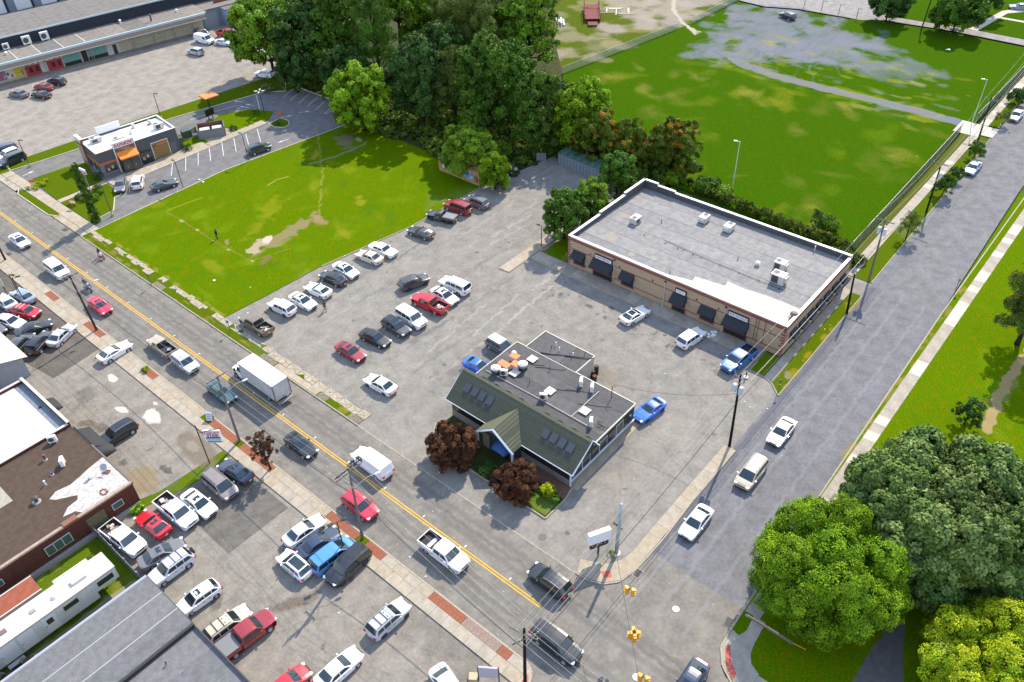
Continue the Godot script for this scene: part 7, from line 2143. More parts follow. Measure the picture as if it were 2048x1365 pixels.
	var R:=func(x: float,y: float,z: float) -> Vector3: return Vector3(x,y,z)-d
	for k in 10:
		var xa:=-125.0+k*2.48
		var o:=Mb.new()
		o.face(R.call(xa,3.0,-18.6),R.call(xa+2.44,3.0,-18.6),R.call(xa+2.44,3.9,-15.6),R.call(xa,3.9,-15.6),Vector3(0,1,0.3))
		o.face(R.call(xa,2.95,-18.6),R.call(xa+2.44,2.95,-18.6),R.call(xa+2.44,3.0,-18.6),R.call(xa,3.0,-18.6),Vector3(0,0,-1))
		part("roof_panel",o.done(),tmat("pale_metal_roof",lin(0.52,0.5,0.43),"stucco",2.0,0.6),v)
		var o2:=Mb.new()
		o2.face(R.call(xa,3.9,-15.6),R.call(xa+2.44,3.9,-15.6),R.call(xa+2.44,3.3,-8),R.call(xa,3.3,-8),Vector3(0,1,-0.1))
		part("roof_panel",o2.done(),tmat("grey_roof_back",lin(0.4,0.41,0.42),"stucco",2.0,0.6),v)
	var vg:=Mb.new()
	vg.tface(R.call(-100.65,2.9,-18.6),R.call(-100.65,3.9,-15.6),R.call(-100.65,2.9,-8),Vector3(1,0,0))
	part("gable_wall",vg.done(),mats["grey_siding"],v)
	wx("side_door",Vector3(-100.6,0,-14.2),Vector3(-100.52,2.1,-12.6),mat("grey_door",lin(0.25,0.26,0.27),0.6),v,d)
	# grey roofed workshop at the bottom
	var e:=Vector3(-50,0,-2)
	var w:=thing("grey_roofed_workshop","large low building with two stepped grey membrane roofs at the bottom edge","building",e)
	var gw:=tmat("workshop_wall",lin(0.2,0.2,0.24),"stucco",2.0,0.9)
	wx("wall",Vector3(-57.9,0,-10.6),Vector3(-50.1,2.9,16),gw,w,e)
	wx("wall",Vector3(-50.1,0,-10.6),Vector3(-41.0,2.5,16),gw,w,e)
	var gm:=[]
	for k in 3:
		gm.append(tmat("grey_membrane_%d" % k,[lin(0.185,0.188,0.195),lin(0.2,0.202,0.206),lin(0.175,0.178,0.186)][k],"asphalt",4.0+k,0.75))
	for k in 3:
		wx("roof_sheet",Vector3(-58.1+k*2.7,2.9,-10.8),Vector3(-58.1+k*2.7+2.69,3.0+k*0.006,16),gm[k],w,e)
		wx("roof_seam",Vector3(-58.1+k*2.7,2.98,-10.8),Vector3(-57.95+k*2.7,3.03,16),mat("grey_seam",lin(0.25,0.255,0.26),0.7),w,e)
		wx("roof_sheet",Vector3(-50.0+k*3.05,2.5,-10.8),Vector3(-50.0+k*3.05+3.04,2.6+k*0.006,16),gm[(k+1) % 3],w,e)
	wx("roof_step",Vector3(-50.2,2.55,-10.85),Vector3(-49.9,3.06,16),mat("black_step",lin(0.02,0.022,0.024),0.7),w,e)
	wx("fascia",Vector3(-58.2,2.7,-10.9),Vector3(-40.8,2.95,-10.78),mat("dark_fascia",lin(0.05,0.052,0.056),0.7),w,e)
	wx("fascia",Vector3(-58.25,2.75,-10.8),Vector3(-58.05,3.06,16),mat("blue_fascia",lin(0.3,0.31,0.38),0.6),w,e)
	vent("roof_pipe","small bent vent pipe on the lower grey roof",Vector3(-48.66,2.6,-7.13),0.06,0.4,mat("dark_vent"),"",true)
	# travel trailer
	var tr:=thing("travel_trailer","long white fifth-wheel trailer with three axles and a side awning board","trailer",Vector3(-62.6,0,0),90)
	var tw:=tmat("trailer_white",lin(0.6,0.6,0.55),"stucco",3.0,0.5)
	var roofw:=tmat("trailer_roof",lin(0.72,0.71,0.68),"concrete",5.0,0.6)
	bx("body",Vector3(-9,0.75,-1.25),Vector3(7.0,3.25,1.25),tw,tr)
	bx("nose",Vector3(6.9,1.6,-1.24),Vector3(9.3,3.22,1.24),tw,tr)
	bx("roof",Vector3(-9.05,3.25,-1.3),Vector3(9.35,3.33,1.3),roofw,tr)
	for s in [-1.0,1.0]:
		bx("roof_rail",Vector3(-9.0,3.1,s*1.25),Vector3(9.3,3.22,s*1.3),mat("trailer_trim",lin(0.45,0.33,0.25),0.6),tr)
	for q in [[7.3,8.9,2.1,2.75],[3.9,5.3,2.1,2.7],[2.2,2.8,1.9,2.6]]:
		bx("window",Vector3(q[0],q[2],1.25),Vector3(q[1],q[3],1.28),mat("trailer_glass",lin(0.02,0.022,0.02),0.15),tr)
	for q in [[1.9,3.1],[-2.2,-0.6],[-0.4,1.0]]:
		var dr:=bx("door",Vector3(q[0],0.85,1.25),Vector3(q[1],2.95,1.275),mat("trailer_door",lin(0.55,0.55,0.52),0.5),tr)
		bx("handle",Vector3(q[0]+0.08,1.7,1.275),Vector3(q[0]+0.16,1.85,1.3),mat("dark_vent"),dr)
	bx("step",Vector3(-2.2,0.5,1.25),Vector3(-0.7,0.58,1.75),mat("step_grey",lin(0.4,0.4,0.38),0.6),tr)
	for k in 3:
		for s in [-1.0,1.0]:
			var wh:=Mb.new()
			wh.lathe([Vector2(0.22,-0.12),Vector2(0.38,-0.12),Vector2(0.4,0),Vector2(0.38,0.12),Vector2(0.22,0.12)],Vector3.ZERO,Basis(Vector3.RIGHT,PI/2),16)
			var wn:=part("wheel",wh.done(),mat("tyre_rubber",lin(0.016,0.016,0.017),0.85),tr,Vector3(-4.3-k*1.1,0.4,s*1.15))
			var rm:=Mb.new()
			rm.lathe([Vector2(0,0.09),Vector2(0.1,0.1),Vector2(0.23,0.12)],Vector3.ZERO,Basis(Vector3.RIGHT,PI/2),10)
			part("rim",rm.done(),mat("alloy_rim",lin(0.42,0.42,0.44),0.35,0.7),wn)
	bx("wheel_arch",Vector3(-7.1,0.6,1.2),Vector3(-3.7,1.0,1.27),mat("arch_black",lin(0.02,0.02,0.02),0.8),tr)
	bx("slide_out_top",Vector3(4.6,2.9,-2.1),Vector3(8.0,3.0,-1.3),mat("condenser_white",lin(0.62,0.62,0.58),0.5),tr)
	bx("slide_out",Vector3(4.7,1.0,-2.0),Vector3(7.9,2.9,-1.25),tw,tr)
	bx("roof_unit",Vector3(5.6,3.33,-0.3),Vector3(7.0,3.62,0.35),tw,tr)
	bx("roof_vent",Vector3(1.6,3.33,-0.2),Vector3(2.1,3.45,0.2),mat("vent_grey",lin(0.25,0.25,0.25),0.6),tr)
	bx("roof_vent",Vector3(-1.2,3.33,-0.25),Vector3(-0.6,3.43,0.25),mat("brown_hatch",lin(0.14,0.1,0.09),0.6),tr)
	bx("roof_vent",Vector3(-7.6,3.33,-0.3),Vector3(-6.9,3.44,0.3),mat("brown_hatch"),tr)
	var dm:=Mb.new(true)
	dm.lathe([Vector2(0,0.3),Vector2(0.25,0.24),Vector2(0.36,0.0)],Vector3(3.9,3.33,0.1),Basis(),14)
	part("dome",dm.done(),roofw,tr)
	bx("hitch",Vector3(8.2,0.4,-0.1),Vector3(8.5,1.6,0.1),mat("hitch_rust",lin(0.12,0.06,0.03),0.8),tr)
	# rust coloured cargo trailer
	var rt:=thing("cargo_trailer","small trailer with rust red roof beside the brick wall","trailer",Vector3(-66.2,0,1.4),90)
	bx("body",Vector3(-5,0.6,-1.15),Vector3(4.9,2.5,1.15),mat("cream_box",lin(0.45,0.4,0.33),0.7),rt)
	bx("roof",Vector3(-5.05,2.5,-1.2),Vector3(4.95,2.58,1.2),tmat("rust_roof",lin(0.32,0.1,0.06),"concrete",3.0,0.8),rt)
	for q in [[-1.2,-1.15,1],[-1.2,1.15,1]]:
		bx("roof_trim",Vector3(-5.08,2.5,q[1]-0.06),Vector3(4.98,2.63,q[1]+0.06),mat("cream_trim",lin(0.5,0.46,0.38),0.6),rt)
	bx("roof_vent",Vector3(0.4,2.58,-0.3),Vector3(1.0,2.75,0.3),mat("white_dome"),rt)
	for x in [-1.0,0.2]:
		for s in [-1.0,1.0]:
			var wh:=Mb.new()
			wh.lathe([Vector2(0.1,-0.1),Vector2(0.36,-0.1),Vector2(0.36,0.1),Vector2(0.1,0.1)],Vector3(x,0.36,s*1.1),Basis(Vector3.RIGHT,PI/2),14)
			part("wheel",wh.done(),mat("tyre_rubber"),rt)
	# fence round the yard
	var fn:=thing("yard_fence","weathered grey board and mesh fence between parked pickups and the trailer","fence",Vector3(-65.5,0,-10.6),0)
	for k in 34:
		bx("board",Vector3(-5.0+k*0.3,0.05,-0.03),Vector3(-5.0+k*0.3+0.27,1.5+0.06*sin(k*2.1),0.03),tmat("fence_board_%d" % (k % 2),[lin(0.3,0.33,0.36),lin(0.24,0.27,0.3)][k % 2],"bark",1.0,0.9),fn)
	for k in 5:
		bx("post",Vector3(-5.05+k*2.5,0,-0.1),Vector3(-4.93+k*2.5,1.7,0.0),mat("fence_post",lin(0.3,0.3,0.3),0.7),fn)
	for y in [0.4,1.2]:
		bx("rail",Vector3(-5.0,y,-0.08),Vector3(5.1,y+0.08,-0.03),mat("fence_post"),fn)
	# scrap behind the workshop
	var bl2:=["rust orange barrel nearest the grey roof","rust orange barrel at the bottom left of the scrap heap","dull red barrel lying by the scrap heap"]
	var bp:=[Vector3(-57.16,0.2,-1.46),Vector3(-56.79,0.2,-0.09),Vector3(-56.09,0.1,-0.74)]
	for k in 3:
		var s:=thing("barrel",bl2[k],"barrel",bp[k],0,"barrels by the scrap heap")
		var o:=Mb.new()
		var bb:=Basis() if k<2 else Basis(Vector3.BACK,PI/2)
		o.lathe([Vector2(0,0.84),Vector2(0.28,0.84),Vector2(0.3,0.88),Vector2(0.3,0.0),Vector2(0,0)],Vector3.ZERO if k<2 else Vector3(0.4,0.3,0),bb,14)
		part("drum",o.done(),mat("rust_drum_%d" % k,[lin(0.3,0.07,0.02),lin(0.3,0.08,0.03),lin(0.16,0.05,0.04)][k],0.8),s)
	var sc:=thing("scrap_heap","dark heap of scrap metal and pipes beside the grey roofed workshop","scrap heap",Vector3(-59.4,0,1.5),0)
	for k in 46:
		var o:=Mb.new()
		var p:=Vector3(rng.randf_range(-1.7,1.1),rng.randf_range(0.1,0.9),rng.randf_range(-2.0,4.0))
		if k % 3==0:
			o.tube([p,p+Vector3(rng.randf_range(-1,1),rng.randf_range(-0.1,0.5),rng.randf_range(-1,1))],0.06,0.06,6)
		else:
			o.box(p,Vector3(rng.randf_range(0.2,0.8),rng.randf_range(0.1,0.5),rng.randf_range(0.2,0.8)),Basis(Vector3(0.3,1,0.2).normalized(),rng.randf_range(0,3)))
		part("scrap_piece",o.done(),[mat("scrap_dark",lin(0.03,0.03,0.03),0.7),mat("scrap_rust",lin(0.1,0.045,0.025),0.8),mat("scrap_green",lin(0.03,0.06,0.05),0.6),mat("scrap_steel",lin(0.2,0.2,0.2),0.5,0.5)][k % 4],sc)


func arch_awning(parent: Node,at: Vector3,r: float,out: float) -> void:
	var o:=Mb.new(true)
	for k in 10:
		for j in 4:
			var P:=func(a: float,f: float) -> Vector3: return at+Vector3(-cos(a)*r*(1.0-0.1*f),-0.5+sin(a)*(0.9*(1.0-f*f*0.7)),-f*out)
			var a0:=PI*k/10.0
			var a1:=PI*(k+1)/10.0
			o.face(P.call(a0,j/4.0),P.call(a1,j/4.0),P.call(a1,(j+1)/4.0),P.call(a0,(j+1)/4.0),Vector3(-cos((a0+a1)*0.5),1,-0.3))
	part("arched_awning",o.done(),mat("black_canvas",lin(0.012,0.012,0.013),0.75),parent)


func awning_front(parent: Node,at: Vector3,w: float,out: float) -> void:
	var m:=mat("black_canvas",lin(0.012,0.012,0.013),0.75)
	var o:=Mb.new()
	o.face(at,at+Vector3(w,0,0),at+Vector3(w,-0.7,-out),at+Vector3(0,-0.7,-out),Vector3(0,1,-0.5))
	o.face(at+Vector3(0,-0.04,0),at+Vector3(w,-0.04,0),at+Vector3(w,-0.74,-out),at+Vector3(0,-0.74,-out),Vector3(0,-1,0.5))
	for x in [0.0,w]:
		o.tface(at+Vector3(x,0,0),at+Vector3(x,-0.7,-out),at+Vector3(x,-0.7,0),Vector3(x-w*0.5,0,0))
	o.box(at+Vector3(w*0.5,-0.85,-out),Vector3(w,0.3,0.03))
	o.box(at+Vector3(w*0.5,0.25,-0.02),Vector3(w,0.5,0.06))
	part("awning",o.done(),m,parent)
	arch_awning(parent,at+Vector3(w+0.6,-0.5,0),1.1,1.7)


func make_yard_things() -> void:
	# graffiti container, painted shed, dumpsters
	var cm:=tmat("mustard_container",lin(0.46,0.31,0.13),"concrete",4.0,0.8)
	var t:=thing("graffiti_container","mustard shipping container with graffiti along its side","container",Vector3(-92.4,0,-92.2),0)
	bx("body",Vector3(-4.9,0.1,-1.1),Vector3(4.9,2.6,1.1),cm,t)
	for k in 24:
		bx("rib",Vector3(-4.8+k*0.4,0.25,1.1),Vector3(-4.62+k*0.4,2.5,1.115),cm,t)
	bx("top_rail",Vector3(-4.95,2.5,1.05),Vector3(4.95,2.66,1.16),cm,t)
	var r:=RandomNumberGenerator.new()
	r.seed=3
	for q in [[-2.6,1.35,1.75,0.8,0],[2.2,1.4,1.15,0.95,1],[4.2,1.2,0.5,0.8,2]]:
		var cols: Array=[[lin(0.02,0.02,0.03),lin(0.42,0.5,0.66),lin(0.62,0.64,0.7)],[lin(0.4,0.5,0.55),lin(0.03,0.12,0.36),lin(0.05,0.26,0.6)],[lin(0.05,0.02,0.015),lin(0.14,0.06,0.04),lin(0.2,0.12,0.1)]][q[4]]
		for lay in 3:
			for k in (1 if lay==0 else 9):
				var pl:=PackedVector2Array()
				var n:=14 if lay==0 else 7
				var s:=1.0 if lay==0 else r.randf_range(0.16,0.34)
				var c:=Vector2(q[0],q[1])+(Vector2.ZERO if lay==0 else Vector2(r.randf_range(-0.72,0.72)*q[2],r.randf_range(-0.6,0.6)*q[3]))
				for j in n:
					var a:=TAU*j/n
					pl.append(c+Vector2(cos(a)*q[2],sin(a)*q[3]*0.95)*s*r.randf_range(0.7,1.08))
				var o:=Mb.new()
				o.slice(pl,1.116+lay*0.003+k*0.0002,1.1175+lay*0.003+k*0.0002)
				part("graffiti",o.done(),mat("spray_%d_%d" % [q[4],lay],cols[lay],0.6),t)
	var lid:=thing("mustard_box","plain mustard box with bare top butted to the graffiti container's end","container",Vector3(-88.7,0,-92.9),0)
	bx("body",Vector3(-1.2,0.1,-0.9),Vector3(1.2,2.7,0.65),cm,lid)
	var s:=thing("painted_shed","pale blue slatted shed with green roof at the end of the lot","shed",Vector3(-76.8,0,-106.6),-4)
	for k in 38:
		bx("plank",Vector3(-4.8+k*0.25,0.1,1.0),Vector3(-4.8+k*0.25+0.235,2.35,1.06+0.015*(k % 3)),tmat("blue_plank_%d" % (k % 3),[lin(0.4,0.46,0.52),lin(0.46,0.52,0.57),lin(0.36,0.42,0.47)][k % 3],"bark",1.2,0.85),s)
	bx("body",Vector3(-4.75,0,-1.2),Vector3(4.7,2.3,1.0),mat("shed_frame",lin(0.3,0.34,0.36),0.8),s)
	for k in 12:
		var o:=Mb.new()
		o.box(Vector3(-4.5+k*0.8,2.5,-0.1),Vector3(0.77,0.05,2.6),Basis(Vector3.RIGHT,0.12))
		part("roof_panel",o.done(),tmat("green_roof_%d" % (k % 2),[lin(0.07,0.16,0.12),lin(0.1,0.2,0.15)][k % 2],"concrete",2.0,0.7),s)
	var pf:=thing("broken_fence_panel","leaning pale blue board panel under the dark trees","fence panel",Vector3(-84.97,0,-105.15),40)
	for k in 7:
		bx("plank",Vector3(-0.9+k*0.25,0,-0.03),Vector3(-0.68+k*0.25,1.5+0.1*(k % 2),0.03),tmat("blue_plank_%d" % (k % 3),Color.WHITE,"bark",1.2),pf)
	var dl:=["black dumpster heaped with boxes, nearer of the two by the sumac","black dumpster with brown cardboard on top, farther of the two"]
	var dp:=[Vector3(-85.18,0,-94.66),Vector3(-85.67,0,-97.95)]
	for k in 2:
		var d:=thing("dumpster",dl[k],"dumpster",dp[k],35,"dumpsters at the lot's far end")
		var o:=Mb.new()
		o.slice(PackedVector2Array([Vector2(-0.9,0.15),Vector2(0.9,0.15),Vector2(1.0,1.25),Vector2(-1.0,1.35)]),-0.8,0.8)
		part("body",o.done(),mat("bin_black",lin(0.018,0.02,0.022),0.6),d)
		bx("rim",Vector3(-1.05,1.2,0.72),Vector3(1.05,1.32,0.86),mat("bin_black"),d)
		bx("label",Vector3(-0.3,0.7,0.8),Vector3(0.15,0.95,0.815),mat("notice_paper",lin(0.55,0.55,0.53),0.8),d)
		for j in 5:
			var c:=Mb.new()
			c.box(Vector3(r.randf_range(-0.6,0.6),1.4,r.randf_range(-0.5,0.5)),Vector3(r.randf_range(0.4,0.9),0.25,r.randf_range(0.3,0.6)),Basis(UPV,r.randf_range(0,3)))
			part("rubbish",c.done(),[mat("cardboard",lin(0.4,0.28,0.16),0.9),mat("white_bag",lin(0.5,0.5,0.5),0.6),mat("bin_black")][(j+k) % 3],d)
	# red stage and bleachers in the yard beyond the fence
	var st:=thing("red_stage","red painted wooden stage with railings in the dusty yard","stage",Vector3(-123.4,0,-173.4),128)
	var redw:=tmat("red_boards",lin(0.36,0.1,0.09),"bark",1.5,0.8)
	for k in 16:
		bx("deck_board",Vector3(-4+k*0.5,0.95,-2),Vector3(-4+k*0.5+0.47,1.03,2),redw,st)
	for x in [-3.9,-1.3,1.3,3.9]:
		for z in [-1.9,1.9]:
			bx("post",Vector3(x-0.08,0,z-0.08),Vector3(x+0.08,2.0,z+0.08),mat("red_post",lin(0.14,0.03,0.03),0.8),st)
	for z in [-1.9,1.9]:
		bx("rail",Vector3(-3.9,1.85,z-0.04),Vector3(3.9,1.95,z+0.04),mat("red_post"),st)
	bx("ramp",Vector3(-7,0.4,-1.2),Vector3(-4,0.5,1.2),redw,st)
	bx("platform",Vector3(4,1.3,-2.0),Vector3(6.5,1.4,2),redw,st)
	for x in [4.2,6.3]:
		for z in [-1.9,1.9]:
			bx("post",Vector3(x-0.08,0,z-0.08),Vector3(x+0.08,2.4,z+0.08),mat("red_post"),st)
	bx("skirt",Vector3(-3.9,0.2,1.85),Vector3(3.9,0.9,1.9),mat("red_post"),st)
	var bch:=thing("bleachers","small grey metal bleachers beside the red stage","bleachers",Vector3(-126.53,0,-165.77),130)
	for k in 4:
		bx("bench",Vector3(-2.2,0.4+k*0.4,-0.3-k*0.6),Vector3(2.2,0.46+k*0.4,0.1-k*0.6),mat("alu",lin(0.5,0.52,0.54),0.4,0.5),bch)
	for x in [-2,0,2]:
		var o:=Mb.new()
		o.tube([Vector3(x,0,0.1),Vector3(x,1.7,-2.2),Vector3(x,0,-2.2),Vector3(x,0.1,0.1)],0.05,0.05,5)
		part("frame",o.done(),mat("alu"),bch)
	var pal:=thing("timber_frames","pale timber frames laid flat on the ground by the red stage","timber",Vector3(-121.01,0.06,-181.24),20)
	for k in 9:
		var o:=Mb.new()
		o.box(Vector3(rng.randf_range(-3,3),0.06,rng.randf_range(-2,2)),Vector3(rng.randf_range(3,5),0.08,0.25),Basis(UPV,(k % 2)*1.5+0.3))
		part("beam",o.done(),mat("raw_timber",lin(0.5,0.48,0.32),0.8),pal)


# ------------------------------------------------------------------ people: a smooth skin over a jointed skeleton
# bones: [from, to, radius at from, radius at to, colour index]
func figure(bones: Array,cell: float,cols: Array) -> ArrayMesh:
	var lo:=Vector3.ONE*99.0
	var hi:=-lo
	for b in bones:
		for k in 2:
			var r: float=b[2+k]+0.06
			lo=lo.min(b[k]-Vector3.ONE*r)
			hi=hi.max(b[k]+Vector3.ONE*r)
	var n:=Vector3i(((hi-lo)/cell).ceil())+Vector3i.ONE
	var val:=PackedFloat32Array()
	val.resize(n.x*n.y*n.z)
	val.fill(1.0)
	var sx:=1
	var sy:=n.x
	var sz:=n.x*n.y
	for b in bones:
		var a: Vector3=b[0]
		var e: Vector3=b[1]
		var ab:=e-a
		var l2:=maxf(ab.length_squared(),1e-6)
		var rm: float=maxf(b[2],b[3])+0.07
		var p0:=Vector3i(((a.min(e)-Vector3.ONE*rm-lo)/cell).floor()).clamp(Vector3i.ZERO,n-Vector3i.ONE)
		var p1:=Vector3i(((a.max(e)+Vector3.ONE*rm-lo)/cell).ceil()).clamp(Vector3i.ZERO,n-Vector3i.ONE)
		for z in range(p0.z,p1.z+1):
			for y in range(p0.y,p1.y+1):
				for x in range(p0.x,p1.x+1):
					var p:=lo+Vector3(x,y,z)*cell
					var t:=clampf((p-a).dot(ab)/l2,0.0,1.0)
					var d: float=p.distance_to(a+ab*t)-lerpf(b[2],b[3],t)
					var i:=x+y*sy+z*sz
					var h:=clampf(0.5+0.5*(val[i]-d)/0.025,0.0,1.0)
					val[i]=lerpf(val[i],d,h)-0.025*h*(1.0-h) if val[i]<0.9 else d
	var vid:={}
	var verts:=PackedVector3Array()
	var colr:=PackedColorArray()
	for z in n.z-1:
		for y in n.y-1:
			for x in n.x-1:
				var i:=x+y*sy+z*sz
				var c:=[i,i+1,i+sy,i+sy+1,i+sz,i+sz+1,i+sz+sy,i+sz+sy+1]
				var neg:=0
				for q in 8:
					if val[c[q]]<0.0: neg += 1
				if neg==0 or neg==8:
					continue
				var s:=Vector3.ZERO
				var k:=0
				for e in [[0,1],[0,2],[0,4],[1,3],[1,5],[2,3],[2,6],[3,7],[4,5],[4,6],[5,7],[6,7]]:
					var va: float=val[c[e[0]]]
					var vb: float=val[c[e[1]]]
					if (va<0.0) != (vb<0.0):
						var f:=va/(va-vb)
						var pa:=Vector3(e[0] & 1,(e[0] >> 1) & 1,e[0] >> 2)
						var pb:=Vector3(e[1] & 1,(e[1] >> 1) & 1,e[1] >> 2)
						s += pa.lerp(pb,f)
						k += 1
				vid[i]=verts.size()
				var w:=lo+(Vector3(x,y,z)+s/k)*cell
				verts.append(w)
				var best:=9.0
				var ci:=0
				for b in bones:
					var ab: Vector3=b[1]-b[0]
					var t:=clampf((w-b[0]).dot(ab)/maxf(ab.length_squared(),1e-6),0.0,1.0)
					var d: float=w.distance_to(b[0]+ab*t)-lerpf(b[2],b[3],t)
					if d<best:
						best=d
						ci=b[4]
				colr.append(cols[ci])
	var st:=SurfaceTool.new()
	st.begin(Mesh.PRIMITIVE_TRIANGLES)
	for i in verts.size():
		st.set_color(colr[i])
		st.add_vertex(verts[i])
	for z in range(1,n.z-1):
		for y in range(1,n.y-1):
			for x in range(1,n.x-1):
				var i:=x+y*sy+z*sz
				for ax in 3:
					var dx: int=[sx,sy,sz][ax]
					var u: int=[sy,sz,sx][ax]
					var v: int=[sz,sx,sy][ax]
					var va:=val[i]
					var vb:=val[i+dx]
					if (va<0.0)==(vb<0.0):
						continue
					var q:=[i-u-v,i-v,i,i-u]
					var ok:=true
					for e in q:
						if not vid.has(e): ok=false
					if not ok: continue
					var o:=[0,1,2,0,2,3] if va >= 0.0 else [0,2,1,0,3,2]
					for e in o:
						st.add_index(vid[q[e]])
	st.generate_normals()
	return st.commit()


# forward is +x; the pose gives places for hands and feet
func person(label: String,at: Vector3,deg: float,hip: float,lean: float,feet: Array,hands: Array,cols: Array,group: String) -> Node3D:
	var t:=thing("person",label,"person",at,deg,group)
	var P:=Vector3(0,hip,0)
	var C:=P+Vector3(sin(lean),cos(lean),0)*0.48
	var N:=C+Vector3(sin(lean*1.2),cos(lean*1.2),0)*0.12
	var Hd:=N+Vector3(sin(lean)*0.5+0.03,1,0)*0.16
	var b:=[[P,C,0.14,0.15,1],[C+Vector3(0,0,-0.14),C+Vector3(0,0,0.14),0.09,0.09,1],[P+Vector3(0,0,-0.08),P+Vector3(0,0,0.08),0.13,0.13,2],[C,N,0.06,0.055,0],[Hd-Vector3(0,0.04,0),Hd+Vector3(0,0.05,0),0.085,0.095,0],[Hd+Vector3(-0.035,0.07,0),Hd+Vector3(-0.05,-0.02,0),0.1,0.085,3],[Hd+Vector3(0.09,-0.01,0),Hd+Vector3(0.11,-0.025,0),0.016,0.02,0],[Hd+Vector3(0,-0.01,-0.092),Hd+Vector3(0,0.02,-0.096),0.02,0.022,0],[Hd+Vector3(0,-0.01,0.092),Hd+Vector3(0,0.02,0.096),0.02,0.022,0]]
	for k in 2:
		var s:=-1.0 if k==0 else 1.0
		var hp:=P+Vector3(0,-0.03,s*0.09)
		var ft: Vector3=feet[k]
		var an:=ft+Vector3(0,0.08,0)
		var mid:=(hp+an)*0.5
		var reach:=clampf(hp.distance_to(an),0.2,0.86)
		mid += Vector3(1,0.25,0).normalized()*sqrt(maxf(0.0,0.43*0.43-reach*reach*0.25))
		b.append([hp,mid,0.09,0.06,2])
		b.append([mid,an,0.06,0.042,2])
		b.append([ft+Vector3(-0.05,0.04,0),ft+Vector3(0.14,0.035,0),0.045,0.035,4])
		var sh:=C+Vector3(0,0.02,s*0.2)
		var ha: Vector3=hands[k]
		var el:=(sh+ha)*0.5
		var ar:=clampf(sh.distance_to(ha),0.15,0.54)
		el += Vector3(-0.6,-0.8,s*0.3).normalized()*sqrt(maxf(0.0,0.27*0.27-ar*ar*0.25))
		b.append([sh,el,0.055,0.045,1])
		b.append([el,ha,0.04,0.03,0])
		var d:=(ha-el).normalized()
		b.append([ha,ha+d*0.08,0.035,0.03,0])
		for f in 4:
			var o:=Vector3(0,0.03-f*0.02,0)
			b.append([ha+d*0.07+o,ha+d*(0.15-absf(f-1.5)*0.012)+o+Vector3(0,-0.02,-s*0.015),0.011,0.009,0])
		b.append([ha+d*0.02,ha+d*0.07+Vector3(0.03,0.045,0),0.013,0.01,0])
	var m:=mat("figure_skin_and_cloth",Color.WHITE,0.8)
	m.vertex_color_use_as_albedo=true
	part("body",figure(b,0.024,cols),m,t)
	return t


